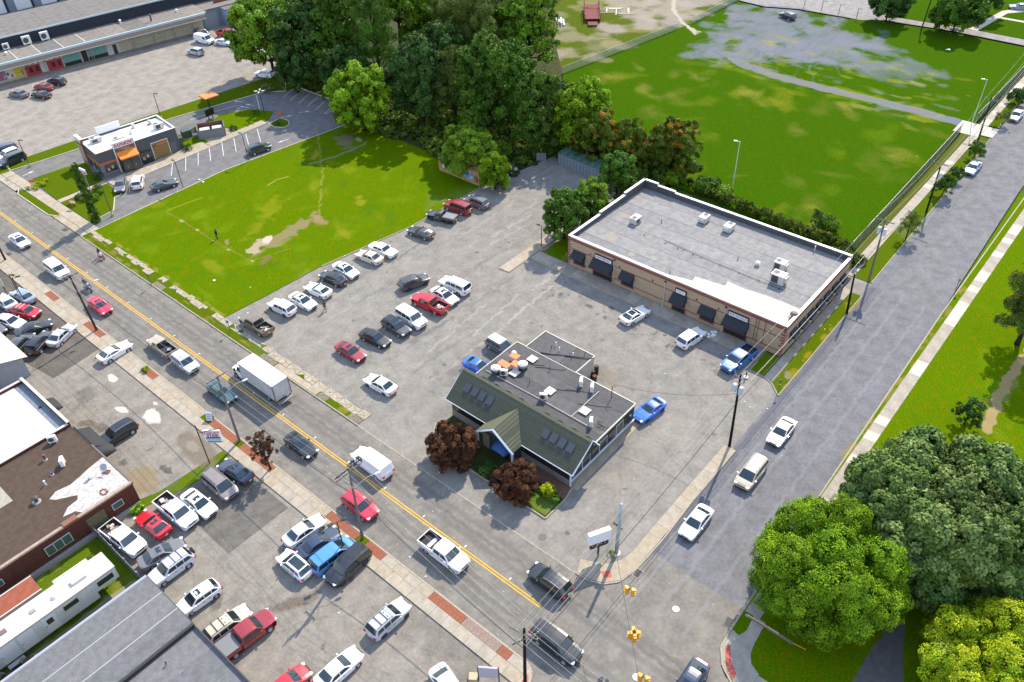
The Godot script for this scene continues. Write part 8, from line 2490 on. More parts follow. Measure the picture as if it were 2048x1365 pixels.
func make_people() -> void:
	var skin:=Color(0.28,0.16,0.1)
	var dark_skin:=Color(0.1,0.055,0.035)
	var blackc:=Color(0.012,0.012,0.014)
	var g:=""
	person("person in black standing on the vacant green lot beside the old foundation line",Vector3(-109.46,0.09,-52.55),200,0.9,0.05,[Vector3(0,0,-0.1),Vector3(0.05,0,0.1)],[Vector3(0.3,1.1,-0.18),Vector3(0.02,0.86,0.28)],[skin,blackc,Color(0.02,0.022,0.03),blackc,blackc],g)
	person("person in brown and black striding across the lot towards the parked cars",Vector3(-80.91,0,-51.24),150,0.88,0.1,[Vector3(0.32,0,-0.08),Vector3(-0.34,0.05,0.08)],[Vector3(-0.2,0.9,-0.26),Vector3(0.3,0.98,0.24)],[dark_skin,Color(0.07,0.042,0.018),Color(0.15,0.1,0.045),blackc,blackc],g)
	var bike:=Vector3(-112.66,0,-32.35)
	person("rider in a dark top and pale trousers on the touring motorcycle",Vector3(bike.x-0.35,0.006,bike.z),0,0.92,0.22,[Vector3(0.32,0.3,-0.28),Vector3(0.32,0.3,0.28)],[Vector3(0.55,1.08,-0.38),Vector3(0.55,1.08,0.38)],[skin,Color(0.06,0.045,0.05),Color(0.34,0.35,0.36),blackc,blackc],g)
	person("passenger with raised elbows seated behind the motorcycle rider",Vector3(bike.x-0.82,0.006,bike.z),0,0.95,0.05,[Vector3(0.35,0.42,-0.3),Vector3(0.35,0.42,0.3)],[Vector3(0.36,1.2,-0.24),Vector3(0.36,1.2,0.24)],[skin,blackc,Color(0.3,0.3,0.32),blackc,blackc],g)
	# wheelchair by the kerb
	var w:=Vector3(-118.96,0,-37.8)
	w.y=0.006
	var t:=thing("wheelchair","maroon seated wheelchair at the edge of the road beside the verge","wheelchair",w,10)
	var mr:=mat("maroon_seat",lin(0.16,0.015,0.03),0.7)
	bx("seat",Vector3(-0.25,0.45,-0.25),Vector3(0.25,0.53,0.25),mr,t)
	bx("backrest",Vector3(-0.3,0.5,-0.25),Vector3(-0.24,1.0,0.25),mr,t)
	for s in [-1.0,1.0]:
		var o:=Mb.new()
		o.lathe([Vector2(0.27,-0.02),Vector2(0.3,-0.02),Vector2(0.31,0.0),Vector2(0.3,0.02),Vector2(0.27,0.02),Vector2(0.27,-0.02)],Vector3.ZERO,Basis(Vector3.RIGHT,PI/2),18)
		part("wheel",o.done(),mat("tyre_rubber"),t,Vector3(-0.12,0.31,s*0.3))
		var c:=Mb.new()
		c.tube([Vector3(0.3,0.1,s*0.22),Vector3(0.3,0.5,s*0.24),Vector3(-0.25,0.68,s*0.27),Vector3(-0.28,0.98,s*0.25),Vector3(-0.45,1.0,s*0.25)],0.018,0.018,6)
		part("frame",c.done(),mat("chair_frame",lin(0.1,0.1,0.1),0.5),t)
		var q:=Mb.new()
		q.lathe([Vector2(0,0.02),Vector2(0.09,0.02),Vector2(0.09,-0.02),Vector2(0,-0.02)],Vector3.ZERO,Basis(Vector3.RIGHT,PI/2),10)
		part("caster",q.done(),mat("tyre_rubber"),t,Vector3(0.3,0.09,s*0.22))
	person("person in a white top and maroon trousers seated in the wheelchair",Vector3(w.x,0.006,w.z),10,0.64,0.0,[Vector3(0.5,0.14,-0.12),Vector3(0.5,0.14,0.12)],[Vector3(0.2,0.76,-0.27),Vector3(0.2,0.76,0.27)],[dark_skin,Color(0.62,0.6,0.6),Color(0.14,0.015,0.03),Color(0.03,0.012,0.01),blackc],g)
	person("person with dark hair pushing the wheelchair from behind",Vector3(w.x-0.95,0.006,w.z-0.16),10,0.88,0.25,[Vector3(0.2,0,-0.1),Vector3(-0.25,0.02,0.1)],[Vector3(0.48,1.0,-0.25),Vector3(0.48,1.0,0.25)],[dark_skin,Color(0.06,0.015,0.02),Color(0.03,0.03,0.04),Color(0.02,0.008,0.008),blackc],g)


# ------------------------------------------------------------------ plants
# a spray of small leaves, shared by every crown of its kind
func spray(kind: String) -> ArrayMesh:
	if clusters.has(kind):
		return clusters[kind]
	var r:=RandomNumberGenerator.new()
	r.seed=hash(kind)
	var st:=SurfaceTool.new()
	st.begin(Mesh.PRIMITIVE_TRIANGLES)
	var d: Array={"broad": [44,0.15,0.11,0.5,0.3],"round": [50,0.17,0.13,0.55,0.55],"fine": [64,0.1,0.05,0.5,0.2],"frond": [60,0.2,0.055,0.6,0.15],"needle": [60,0.14,0.025,0.4,0.4],"star": [50,0.2,0.07,0.5,0.25]}[kind]
	for i in d[0]:
		var a:=r.randf_range(0,TAU)
		var u:=r.randf_range(-0.35,1.0)
		var dir:=Vector3(cos(a)*sqrt(1-u*u),u,sin(a)*sqrt(1-u*u))
		var p: Vector3=dir*d[3]*pow(r.randf_range(0.1,1.0),0.5)
		p.y *= 0.75
		var along:=(dir+Vector3(r.randf_range(-0.5,0.5),-d[4]*1.6+r.randf_range(-0.4,0.4),r.randf_range(-0.5,0.5))).normalized()
		var up:=(dir*0.7+UPV*0.8+Vector3(r.randf_range(-0.5,0.5),0,r.randf_range(-0.5,0.5))).normalized()
		var side:=along.cross(up).normalized()
		up=side.cross(along)
		var l: float=d[1]*r.randf_range(0.8,1.3)
		var w: float=d[2]*r.randf_range(0.8,1.2)
		var q:=[p-along*l,p+side*w+up*0.02,p+along*l-up*0.03,p-side*w+up*0.02]
		for e in [[0,1,2],[0,2,3]]:
			var n:=Plane(q[e[0]],q[e[1]],q[e[2]]).normal
			var f: Array=e if n.dot(up)>0 else [e[0],e[2],e[1]]
			for k in f:
				st.add_vertex(q[k])
	st.generate_normals()
	clusters[kind]=st.commit()
	return clusters[kind]


func leaf_mat(kind: String) -> StandardMaterial3D:
	var m:=mat("leaf_"+kind,Color.WHITE,0.55)
	m.vertex_color_use_as_albedo=true
	m.metallic_specular=0.22
	m.backlight_enabled=true
	m.backlight=Color(0.45,0.45,0.45)
	return m


# crown: lobes round a centre line, each a shell of leaf sprays; tip lightens upper sprays: new growth, with sunlit tops put into the tint
func crown(parent: Node,kind: String,lobes: Array,dens: float,size: float,col: Color,tip: Color,share: float,r: RandomNumberGenerator,called:="crown") -> MultiMeshInstance3D:
	var xf:=[]
	var cl:=[]
	for l in lobes:
		var c: Vector3=l[0]
		var rad: Vector3=l[1]
		var n:=int(dens*(rad.x*rad.y+rad.x*rad.z+rad.y*rad.z)*4.0)
		var tint:=col*r.randf_range(0.7,1.35)
		tint.r *= r.randf_range(0.88,1.14)
		for i in n:
			var u:=r.randf_range(-0.8,1.0)
			var a:=r.randf_range(0,TAU)
			var dir:=Vector3(cos(a)*sqrt(1-u*u),u,sin(a)*sqrt(1-u*u))
			var p:=c+dir*rad*(pow(r.randf_range(0.25,1.0),0.33) if i % 4 else r.randf_range(0.35,0.8))
			var hid:=false
			for o in lobes:
				if o != l and ((p-o[0])/(o[1] as Vector3)).length()<0.62:
					hid=true
					break
			if hid and i % 3:
				continue
			var y:=(dir+UPV*0.45+Vector3(r.randf_range(-0.4,0.4),r.randf_range(-0.3,0.3),r.randf_range(-0.4,0.4))).normalized()
			var x:=y.cross(Vector3(r.randf_range(-1,1),r.randf_range(-1,1),r.randf_range(-1,1))).normalized()
			xf.append(Transform3D(Basis(x,y,x.cross(y))*Basis.from_scale(Vector3.ONE*size*r.randf_range(0.75,1.3)),p))
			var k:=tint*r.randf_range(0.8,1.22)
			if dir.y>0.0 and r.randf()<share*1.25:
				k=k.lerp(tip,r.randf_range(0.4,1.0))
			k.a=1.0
			cl.append(k)
	var mm:=MultiMesh.new()
	mm.transform_format=MultiMesh.TRANSFORM_3D
	mm.use_colors=true
	mm.mesh=spray(kind)
	mm.instance_count=xf.size()
	for i in xf.size():
		mm.set_instance_transform(i,xf[i])
		mm.set_instance_color(i,cl[i])
	var o:=MultiMeshInstance3D.new()
	o.name=called
	o.multimesh=mm
	o.material_override=leaf_mat(kind)
	parent.add_child(o,true)
	tag(o,"","","","stuff")
	return o


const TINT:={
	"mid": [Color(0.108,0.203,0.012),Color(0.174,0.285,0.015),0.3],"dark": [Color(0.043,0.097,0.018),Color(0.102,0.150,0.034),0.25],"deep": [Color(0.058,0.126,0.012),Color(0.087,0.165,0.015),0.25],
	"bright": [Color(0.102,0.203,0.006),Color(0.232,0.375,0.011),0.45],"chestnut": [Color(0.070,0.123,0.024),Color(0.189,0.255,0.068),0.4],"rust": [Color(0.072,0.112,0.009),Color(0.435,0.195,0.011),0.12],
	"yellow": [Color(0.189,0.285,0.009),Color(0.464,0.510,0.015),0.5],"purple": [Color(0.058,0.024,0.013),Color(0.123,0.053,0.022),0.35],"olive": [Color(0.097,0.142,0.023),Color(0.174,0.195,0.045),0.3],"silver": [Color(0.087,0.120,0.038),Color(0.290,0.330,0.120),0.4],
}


# shape: low = share of the height where the crown starts, flat = how much wider than high the lobes are
func tree(called: String,label: String,x: float,z: float,h: float,rad: float,kind: String,tint: String,group:="",low:=0.2,size:=1.0,lobes_n:=14,dens:=1.0,y0:=0.05) -> Node3D:
	var r:=RandomNumberGenerator.new()
	r.seed=hash(label)
	var t:=thing(called,label,"tree" if h>3.0 else "shrub",Vector3(x,y0,z),0,group)
	var trunk:=tmat("bark_dark",lin(0.06,0.048,0.036),"bark",1.0,0.95)
	var o:=Mb.new(true)
	var tr:=clampf(h*0.022,0.05,0.4)
	var lean:=Vector3(r.randf_range(-0.04,0.04),0,r.randf_range(-0.04,0.04))*h
	o.tube([Vector3(0,-0.1,0),Vector3(0,h*0.06,0),lean*0.5+Vector3(0,h*0.4,0),lean+Vector3(0,h*0.78,0)],tr*1.3,tr*0.3,8)
	part("trunk",o.done(),trunk,t)
	var c0:=h*low
	var ch:=h-c0
	var lobes:=[[Vector3(0,c0+ch*0.5,0)+lean*0.5,Vector3(rad*0.62,ch*0.4,rad*0.62)]]
	var lb:=Mb.new(true)
	lobes_n=int(lobes_n*1.5)
	for i in lobes_n:
		var f:=(i+0.5)/lobes_n
		var y:=c0+ch*(0.12+0.74*f)
		var prof:=sqrt(maxf(0.05,1.0-pow(absf((y-c0)/ch-0.42)/0.62,2.2)))
		var a:=i*2.4+r.randf_range(-0.4,0.4)
		var lr:=rad*r.randf_range(0.2,0.36)*(1.0 if lobes_n<24 else 0.85)
		var d:=maxf(0.0,rad*prof-lr*0.8)*r.randf_range(0.85,1.1)
		var c:=Vector3(cos(a)*d,y,sin(a)*d)+lean*f
		lobes.append([c,Vector3(lr,minf(lr*r.randf_range(0.7,1.0),ch*0.3),lr)])
		if i % 2==0 and h>4.0:
			var s:=lean*0.4+Vector3(0,maxf(h*0.18,c.y-rad*0.7),0)
			lb.tube([s,s.lerp(c,0.5)+Vector3(0,0.2,0),c],tr*0.45,tr*0.12,5,false)
	lobes.append([Vector3(0,h-ch*0.16,0)+lean,Vector3(rad*0.36,ch*0.16,rad*0.36)])
	if h>4.0:
		part("limbs",lb.done(),trunk,t)
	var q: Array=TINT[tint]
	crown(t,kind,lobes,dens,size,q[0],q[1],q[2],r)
	return t


func bush(called: String,label: String,at: Vector3,rx: float,h: float,kind: String,tint: String,group:="",dens:=3.0,size:=0.55) -> Node3D:
	var r:=RandomNumberGenerator.new()
	r.seed=hash(label)
	var t:=thing(called,label,"shrub",at,0,group)
	var lobes:=[[Vector3(0,h*0.45,0),Vector3(rx*0.7,h*0.5,rx*0.7)]]
	for i in 6:
		var a:=i*1.05+r.randf_range(-0.3,0.3)
		lobes.append([Vector3(cos(a)*rx*0.5,h*r.randf_range(0.35,0.65),sin(a)*rx*0.5),Vector3(rx,h*0.8,rx)*r.randf_range(0.38,0.5)])
	var o:=Mb.new()
	o.tube([Vector3(0,-0.05,0),Vector3(0,h*0.5,0)],0.04,0.02,5)
	part("stem",o.done(),tmat("bark_dark",lin(0.06,0.048,0.036),"bark",1.0,0.95),t)
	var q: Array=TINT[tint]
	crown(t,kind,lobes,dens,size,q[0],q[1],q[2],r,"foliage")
	return t


func make_trees() -> void:
	var g:="tall trees of the wood behind the lots"
	tree("tree","big mid green tree at the plaza's edge with its trunk bare over the asphalt",-158.07,-100.2,17.32,7.91,"round","mid",g,0.22,1.5,22,0.55)
	tree("tree","dark blue green tree right of the big plaza tree",-148.4,-102.83,18.57,6.89,"broad","dark",g,0.12,1.5,20,0.55)
	tree("tree","dark tree at the top edge with a pale lot behind it",-140.79,-106.11,23.9,6.21,"broad","deep",g,0.12,1.5,18,0.5)
	tree("tree","vine wrapped dark tree leaning behind the bright maple",-130.3,-107.98,26.04,5.27,"fine","deep",g,0.08,1.6,18,0.55)
	tree("tree","tall tree at the top edge with a bare forked trunk against bright grass",-140.05,-122.39,23.33,6.55,"broad","mid",g,0.42,1.5,18,0.5)
	tree("tree","glowing yellow green maple at the back of the vacant lot",-120.53,-93.65,13.75,5.9,"round","bright",g,0.08,1.1,24,0.9)
	tree("tree","dark tree with pale topmost leaves right of the yellow green maple",-113.21,-102.59,18.26,5.32,"broad","dark",g,0.08,1.2,20,0.7)
	tree("tree","olive crowned tree between the two darkest trees",-108.67,-107.47,15.61,4.03,"fine","olive",g,0.06,1.3,16,0.8)
	tree("tree","largest dark tree in front of the wood with pale leaf tops",-98.94,-107.87,19.87,6.53,"broad","deep",g,0.06,1.2,26,0.7)
	tree("tree","wide grey green tree at the top centre",-123.56,-130.19,19.21,9.16,"fine","olive",g,0.1,1.7,22,0.6)
	tree("tree","light green tree at the top centre next to the dusty yard",-112.27,-135.01,19.94,6.24,"broad","mid",g,0.1,1.4,20,0.6)
	tree("tree","dim green tree behind the sumac by the fence end",-88.07,-108.27,15.23,5.03,"broad","deep",g,0.05,1.1,18,0.8)
	tree("tree","bright topped tree above the painted shed",-81.41,-112.1,13.98,5.27,"broad","bright",g,0.1,1.1,20,0.8)
	tree("tree","tree flecked with orange seed heads, left of three beside the field",-76.35,-109.84,10.27,4.22,"star","rust",g,0.1,0.9,16,1.0)
	tree("tree","tree flecked with orange seed heads, middle of three beside the field",-71.16,-111.46,9.65,4.35,"star","rust",g,0.1,0.9,16,1.0)
	tree("tree","tree flecked with orange seed heads standing apart at the field's edge",-63.81,-115.95,9.86,4.65,"star","rust",g,0.1,0.9,18,1.0)
	tree("tree","dark filler tree deep in the wood left of the olive tree",-122.53,-117.09,14.72,5.19,"broad","dark",g,0.05,1.5,16,0.6)
	tree("tree","dark filler tree behind the yellow green maple",-131.27,-99.32,12.96,5.04,"broad","dark",g,0.05,1.3,16,0.6)
	tree("tree","green tree in the gap above the vine wrapped trunk",-137.42,-127.37,19.63,5.55,"broad","mid",g,0.08,1.5,16,0.5)
	tree("tree","dark tree at the wood's centre below the wide grey green tree",-105.49,-120.29,13.34,5.5,"broad","deep",g,0.05,1.3,18,0.7)
	tree("tree","slim dark tree between the plaza and the woodland edge",-146.4,-97.54,11.28,3.68,"broad","dark",g,0.04,1.2,12,0.8)
	tree("tree","dim tree behind the seed head trees near the field fence",-89.37,-117.9,9.5,3.8,"broad","dark",g,0.05,1.1,14,0.8)
	g="trees beside the strip mall"
	tree("tree","upright green tree nearest the mall's left wall corner",-65.77,-86.97,9.06,3.45,"round","deep",g,0.08,0.75,22,1.6)
	tree("tree","upright green tree just behind the one at the mall's left corner",-65.19,-93.08,8.39,2.84,"round","mid",g,0.08,0.75,20,1.6)
	tree("tree","cone shaped dense tree between the shed and the mall's back corner",-66.07,-101.66,9.08,3.28,"round","deep",g,0.04,0.8,22,1.5)
	g="big trees in the park by the junction"
	tree("tree","huge dark grey green tree with tufted crown in the park",Vector3(-0.91,0,-63.67).x,Vector3(-0.91,0,-63.67).z,11.5,9.4,"round","chestnut",g,0.1,1.0,40,1.7,0.08)
	tree("tree","large bright green tree overhanging the side road at the park corner",Vector3(-7.75,0,-51.76).x,Vector3(-7.75,0,-51.76).z,9.6,6.9,"fine","bright",g,0.12,1.0,34,1.9,0.08)
	tree("tree","yellow green tree with bare twigs in the bottom right corner",Vector3(8.02,0,-52.02).x,Vector3(8.02,0,-52.02).z,7.5,6.6,"fine","yellow",g,0.15,0.9,34,1.7,0.08)
	tree("tree","dark conifer-like tree at the right edge beside the footpath",-3.9,-103.23,13.9,3.71,"needle","olive",g,0.12,1.3,18,1.3,0.08)
	tree("small_tree","small dark tree just behind the huge park tree",-4.48,-84.13,4.06,1.67,"broad","dark",g,0.1,0.6,10,2.0,0.08)
	g="trees on the far lawn"
	tree("tree","round dark tree on the far lawn's edge by the far road",-63.55,-213.2,9,4.58,"round","dark",g,0.16,1.3,18,0.8)
	tree("tree","broad dark tree over the far road in the top right",-48.22,-214.42,9.74,5.8,"broad","deep",g,0.15,1.4,18,0.7)
	tree("tree","dark tree half out of the top edge at the far path",-45.9,-231.82,10.5,3.64,"broad","dark",g,0.15,1.4,14,0.7)
	g="young street trees along the side road"
	tree("street_tree","thin leaved street tree nearest the strip mall's back corner",-24.24,-119.52,4.71,1.68,"fine","olive",g,0.2,0.6,10,1.8)
	tree("street_tree","small round street tree beyond the black pole",-24.39,-136.09,3.71,1.73,"broad","deep",g,0.15,0.6,10,2.0)
	tree("street_tree","small dark street tree between the pole and the parked car",-24.52,-142.43,2.64,1.27,"broad","dark",g,0.15,0.6,8,2.0)
	tree("street_tree","leafy street tree beside the blue grey parked car",-24.4,-152.62,3.27,1.5,"broad","deep",g,0.15,0.65,10,1.8)
	tree("street_tree","pale street tree right after the concrete driveway",-24.57,-169.33,3,1.51,"fine","olive",g,0.25,0.7,8,1.6)
	tree("street_tree","dark street tree beside the farthest parked car",-25.58,-181.1,3.09,1.68,"broad","dark",g,0.15,0.8,10,1.6)
	g="purple leaved trees"
	tree("purple_tree","wide purple leaved tree covering the restaurant's left front",Vector3(-47.5,0,-42.36).x,Vector3(-47.5,0,-42.36).z,4.4,3.0,"star","purple",g,0.08,0.7,20,2.6)
	tree("purple_tree","purple leaved tree before the restaurant's gable",Vector3(-38.68,0,-43.22).x,Vector3(-38.68,0,-43.22).z,3.6,2.5,"star","purple",g,0.08,0.65,18,2.8)
	tree("purple_tree","small sparse purple street tree on the south pavement",-62.52,-28.01,5.91,1.56,"star","purple",g,0.25,0.5,11,2.0,0.12)
	g="shrubs in the restaurant garden"
	bush("shrub","light yellow leaved shrub on the restaurant garden lawn",Vector3(-35.65,0.1,-45.13),0.9,1.5,"broad","yellow",g)
	bush("shrub","dark green shrub beside the yellow leaved one in the garden",Vector3(-34.46,0.1,-44.95),0.6,0.9,"broad","deep",g)
	bush("shrub","low green shrub between the two purple trees",Vector3(-42.82,0.1,-43.16),1.1,1.3,"broad","dark",g)
	bush("shrub","low flowering shrub at the front of the garden lawn",Vector3(-37.4,0.1,-42.55),0.9,0.5,"fine","silver",g)
	g="shrubs round the mustard container"
	tree("sumac","spreading sumac growing over the mustard container",-92.53,-93.82,7.98,4.92,"frond","mid",g,0.15,0.9,14,1.6)
	tree("sumac","bright sumac at the container's lot end by the dumpsters",-84.89,-92.21,6.82,2.81,"frond","bright",g,0.06,0.75,14,2.0)
	bush("shrub","pale topped shrub between the sumac and the wood",Vector3(-92.55,0,-102.31),2.2,2.4,"frond","mid",g,1.6,0.8)
	bush("shrub","shrub heap under the orange seed head trees",Vector3(-68.39,0,-110.81),2.4,2.2,"broad","deep",g,1.4,0.8)
	bush("shrub","round shrub at the mall's back left by the field",Vector3(-61.69,0,-112.38),2.0,2.2,"fine","bright",g,1.8,0.7)
	bush("shrub","pair of dark shrubs behind the mall by the tall lamp pole",Vector3(-55.47,0,-113.48),2.4,2.6,"broad","deep",g,1.5,0.8)
	bush("shrub","green shrub right below the tall lamp pole",Vector3(-52.65,0,-113.54),1.9,2.3,"round","mid",g,1.8,0.7)
	var cf:=tree("conifer","small dark conifer rising from the vine hedge",-36.24,-113.06,3.98,1.01,"needle","dark","",0.05,0.7,10,2.4)
	bush("shrub","feathery shrub beside the small conifer in the hedge",Vector3(-34.84,0,-114.9),1.6,2.4,"frond","mid","",1.8,0.7)
	# vine hedge behind the mall
	var r:=RandomNumberGenerator.new()
	r.seed=8
	var hd:=thing("vine_hedge","long vine covered hedge along the back of the strip mall","hedge",Vector3(-45,0.05,-112),0)
	var lobes:=[]
	for i in 44:
		var f:=i/43.0
		lobes.append([Vector3(lerpf(-12.5,15.6,f),r.randf_range(0.7,1.1),lerpf(-0.4,1.6,f)+r.randf_range(-0.2,0.2)),Vector3(0.75,r.randf_range(0.8,1.2),0.7)])
	for i in 14:
		lobes.append([Vector3(r.randf_range(13.5,18),r.randf_range(0.4,0.9),r.randf_range(1.6,7)),Vector3(1.0,0.8,1.0)])
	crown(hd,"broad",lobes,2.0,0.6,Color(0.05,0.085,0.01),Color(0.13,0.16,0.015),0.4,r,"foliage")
	# creepers and brambles: the green floor of the wood and its sunny margin
	var cover:=[]
	var ring:=V2([-87.5,-93.2,-98,-93.6,-104,-96.2,-112,-96.4,-124.5,-95.6,-130,-101,-150,-101,-158,-105,-150,-112,-130,-116,-110,-118,-95,-116,-84,-110])
	for i in 900:
		var p:=Vector2(r.randf_range(-160,-60),r.randf_range(-122,-92))
		if not Geometry2D.is_point_in_polygon(p,ring) and not (p.x>-84 and p.x<-61 and p.y<-108.5):
			continue
		var s:=r.randf_range(0.7,1.7)
		cover.append([Vector3(p.x,s*0.3,p.y),Vector3(s*1.5,s*r.randf_range(0.5,1.1),s*1.5)])
	var gc:=Node3D.new()
	gc.name="undergrowth"
	add_child(gc)
	tag(gc,"tangle of creepers and brambles at the foot of the wood","undergrowth","","stuff")
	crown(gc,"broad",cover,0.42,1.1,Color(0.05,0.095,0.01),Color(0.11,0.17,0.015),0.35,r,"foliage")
	# clipped balls, flower bed and the ivy pole by the coffee shop
	g="clipped shrubs in the coffee shop bed"
	var bl:=["large clipped ball bush nearest the coffee shop kerb","clipped ball bush behind the nearest one","clipped bush by the lamp post of the coffee shop bed","dark bush left of the clipped balls","small clipped bush by the footpath"]
	var bp:=[Vector3(-137.28,0.1,-46.56),Vector3(-138.65,0.1,-48.13),Vector3(-140.38,0.1,-48.58),Vector3(-140.03,0.1,-44.86),Vector3(-138.64,0.1,-45.07)]
	for k in 5:
		bush("clipped_bush",bl[k],bp[k],[0.85,0.7,1.0,0.8,0.6][k],[1.3,1.0,1.1,0.9,0.9][k],"fine",["mid","mid","deep","dark","mid"][k],g,5.0,0.4)
	for k in 9:
		bush("golden_shrub","golden shrub in the oval bed round the small orange sign" if k==0 else "golden shrub of the oval bed by the drive-through exit",Vector3(-150.54,0.1,-42.53)+Vector3(cos(k*2.4)*(0.3+k*0.12),0,sin(k*2.4)*(0.5+k*0.22)),0.45,0.5,"fine","yellow","golden shrubs of the oval bed",5.0,0.35)
	for q in [[Vector3(-141.3,0.1,-67.27),1.1,"dark shrubs against the coffee shop's front corner"],[Vector3(-144.25,0.1,-50.64),1.2,"clipped hedge block under the coffee shop's side windows"],[Vector3(-147.47,0.1,-72.89),0.8,"dark shrub left of the bin store"],[Vector3(-141.7,0.1,-77.84),0.9,"yellow green shrub right of the bin store"],[Vector3(-148.18,0.1,-76.94),0.9,"reddish shrub under the menu board"],[Vector3(-144.29,0.1,-85.23),1.0,"tall grassy shrub at the lane's bend"],[Vector3(-136.4,0.1,-84.72),0.7,"shrub on the small stall island"],[Vector3(-151.93,0.1,-93.77),1.8,"mound of pale grass at the far corner of the lane"]]:
		bush("shrub",q[2],q[0],q[1],q[1]*0.9,"fine","silver" if q[2].contains("pale") else "deep","shrubs round the coffee shop",4.0,0.45)
	var iv:=thing("ivy_pole","old pole smothered in ivy, leaning by the coffee shop drive","ivy covered pole",Vector3(-130.45,0.05,-43.01),0)
	var io:=Mb.new()
	io.tube([Vector3.ZERO,Vector3(-0.1,10.2,0.05)],0.16,0.11,8)
	part("pole",io.done(),tmat("pole_wood",lin(0.13,0.1,0.075),"bark",1.5,0.95),iv)
	var il:=[]
	for i in 22:
		var f:=i/21.0
		il.append([Vector3(-0.1*f+r.randf_range(-0.2,0.2),f*9.9+0.2,r.randf_range(-0.2,0.2)),Vector3(lerpf(0.75,0.5,f),0.55,lerpf(0.75,0.5,f))])
	for q in [[5.6,0.9],[6.3,-0.9],[9.8,0.6],[4.8,-0.7]]:
		il.append([Vector3(q[1],q[0],q[1]*0.3),Vector3(0.55,0.4,0.4)])
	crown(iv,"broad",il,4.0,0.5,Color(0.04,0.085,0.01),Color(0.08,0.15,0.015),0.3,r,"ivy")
	bush("weed_clump","clump of yellow flowering weeds on the brick strip",Vector3(-89.3,0.12,-27.99),0.5,0.7,"frond","yellow","",5.0,0.4)
	bush("weed_clump","weeds at the foot of the steel corner pole",Vector3(-26.01,0,-43.23),0.5,0.3,"fine","yellow","",5.0,0.35)
	bush("weed_clump","weeds along the brick building's corner",Vector3(-69.17,0,-15.21),1.0,0.6,"broad","bright","",4.0,0.45)
	# dead twigs of the yellow green tree
	var tw:=Vector3(8.01,0.1,-51.94)
	var dtw:=thing("bare_branches","bare grey twigs sticking out of the yellow green tree","branches",tw,0)
	for i in 14:
		var a:=r.randf_range(0,TAU)
		var b:=Vector3(cos(a)*4.4,r.randf_range(3.5,6.2),sin(a)*4.4)
		var o:=Mb.new()
		var dr:=Vector3(cos(a),r.randf_range(0.1,0.8),sin(a))
		o.tube([Vector3(0,2.0,0),b,b+dr*1.7],0.07,0.02,5,false)
		for k in 4:
			var s:=b+dr*(0.5+k*0.3)
			o.tube([s,s+Vector3(r.randf_range(-0.7,0.7),r.randf_range(0,0.7),r.randf_range(-0.7,0.7))],0.02,0.008,4,false)
		part("branch",o.done(),mat("dead_twig",lin(0.3,0.27,0.23),0.9),dtw)


# ------------------------------------------------------------------ poles and wires
func wire(label: String,a: Vector3,b: Vector3,sag: float,r: float,m: Material,group: String) -> void:
	var pts:=[]
	for k in 13:
		var f:=k/12.0
		pts.append(a.lerp(b,f)-Vector3(0,sag*4.0*f*(1.0-f),0))
	var base: Vector3=pts[6]
	var o:=Mb.new(true)
	for k in 13:
		pts[k] -= base
	o.tube(pts,r,r,5,false)
	tag(part("overhead_wire",o.done(),m,self,base),label,"wire",group)


func pole(label: String,at: Vector3,h: float,lean: Vector3,arms: Array,m: Material,cans: int,lamp:=Vector3.ZERO,group:="wooden utility poles") -> Node3D:
	var t:=thing("utility_pole",label,"utility pole",at,0,group)
	var o:=Mb.new()
	o.tube([Vector3(0,-0.1,0),Vector3(0,h*0.5,0)+lean*0.5,Vector3(0,h,0)+lean],0.17,0.11,9)
	part("pole",o.done(),m,t)
	var ins:=mat("insulator",lin(0.3,0.3,0.31),0.3)
	for a in arms:
		var d: Vector3=a[1]
		var c: Vector3=Vector3(0,a[0],0)+lean*a[0]/h+d.cross(UPV).normalized()*0.16
		var q:=Mb.new()
		var bs:=Basis(UPV,atan2(-d.z,d.x))
		q.box(c,Vector3(d.length()*2.0,0.11,0.09),bs)
		var arm:=part("crossarm",q.done(),tmat("arm_wood",lin(0.3,0.27,0.24),"bark",1.0,0.9),t)
		for f in [-0.95,-0.4,0.4,0.95]:
			var n:=Mb.new()
			n.lathe([Vector2(0,0.2),Vector2(0.05,0.18),Vector2(0.05,0.06),Vector2(0.02,0.0)],c+d*f+Vector3(0,0.05,0),Basis(),7)
			part("insulator",n.done(),ins,arm)
	for k in cans:
		var n:=Mb.new()
		var a: float=[0.6,2.7,4.6][k]
		n.lathe([Vector2(0,1.05),Vector2(0.2,1.0),Vector2(0.26,0.9),Vector2(0.26,0.0),Vector2(0,0)],Vector3(cos(a)*0.45,h*0.78,sin(a)*0.45)+lean*0.8,Basis(),12)
		part("transformer",n.done(),mat("transformer_grey",lin(0.42,0.46,0.5),0.4),t)
	if lamp != Vector3.ZERO:
		var n:=Mb.new()
		var s:=Vector3(0,h*0.72,0)+lean*0.7
		n.tube([s,s+lamp*0.6+Vector3(0,0.7,0),s+lamp+Vector3(0,0.6,0)],0.035,0.03,6)
		part("lamp_arm",n.done(),mat("lamp_arm_grey",lin(0.3,0.3,0.3),0.5),t)
		var q:=Mb.new(true)
		q.lathe([Vector2(0,0.1),Vector2(0.13,0.06),Vector2(0.17,0),Vector2(0.1,-0.05),Vector2(0,-0.05)],Vector3.ZERO,Basis(),10)
		var lh:=part("lamp_head",q.done(),mat("lamp_head_grey",lin(0.5,0.5,0.5),0.4),t,s+lamp+Vector3(0,0.6,0))
		lh.basis=Basis(UPV,atan2(-lamp.z,lamp.x))*Basis.from_scale(Vector3(2.4,1,1))
	return t


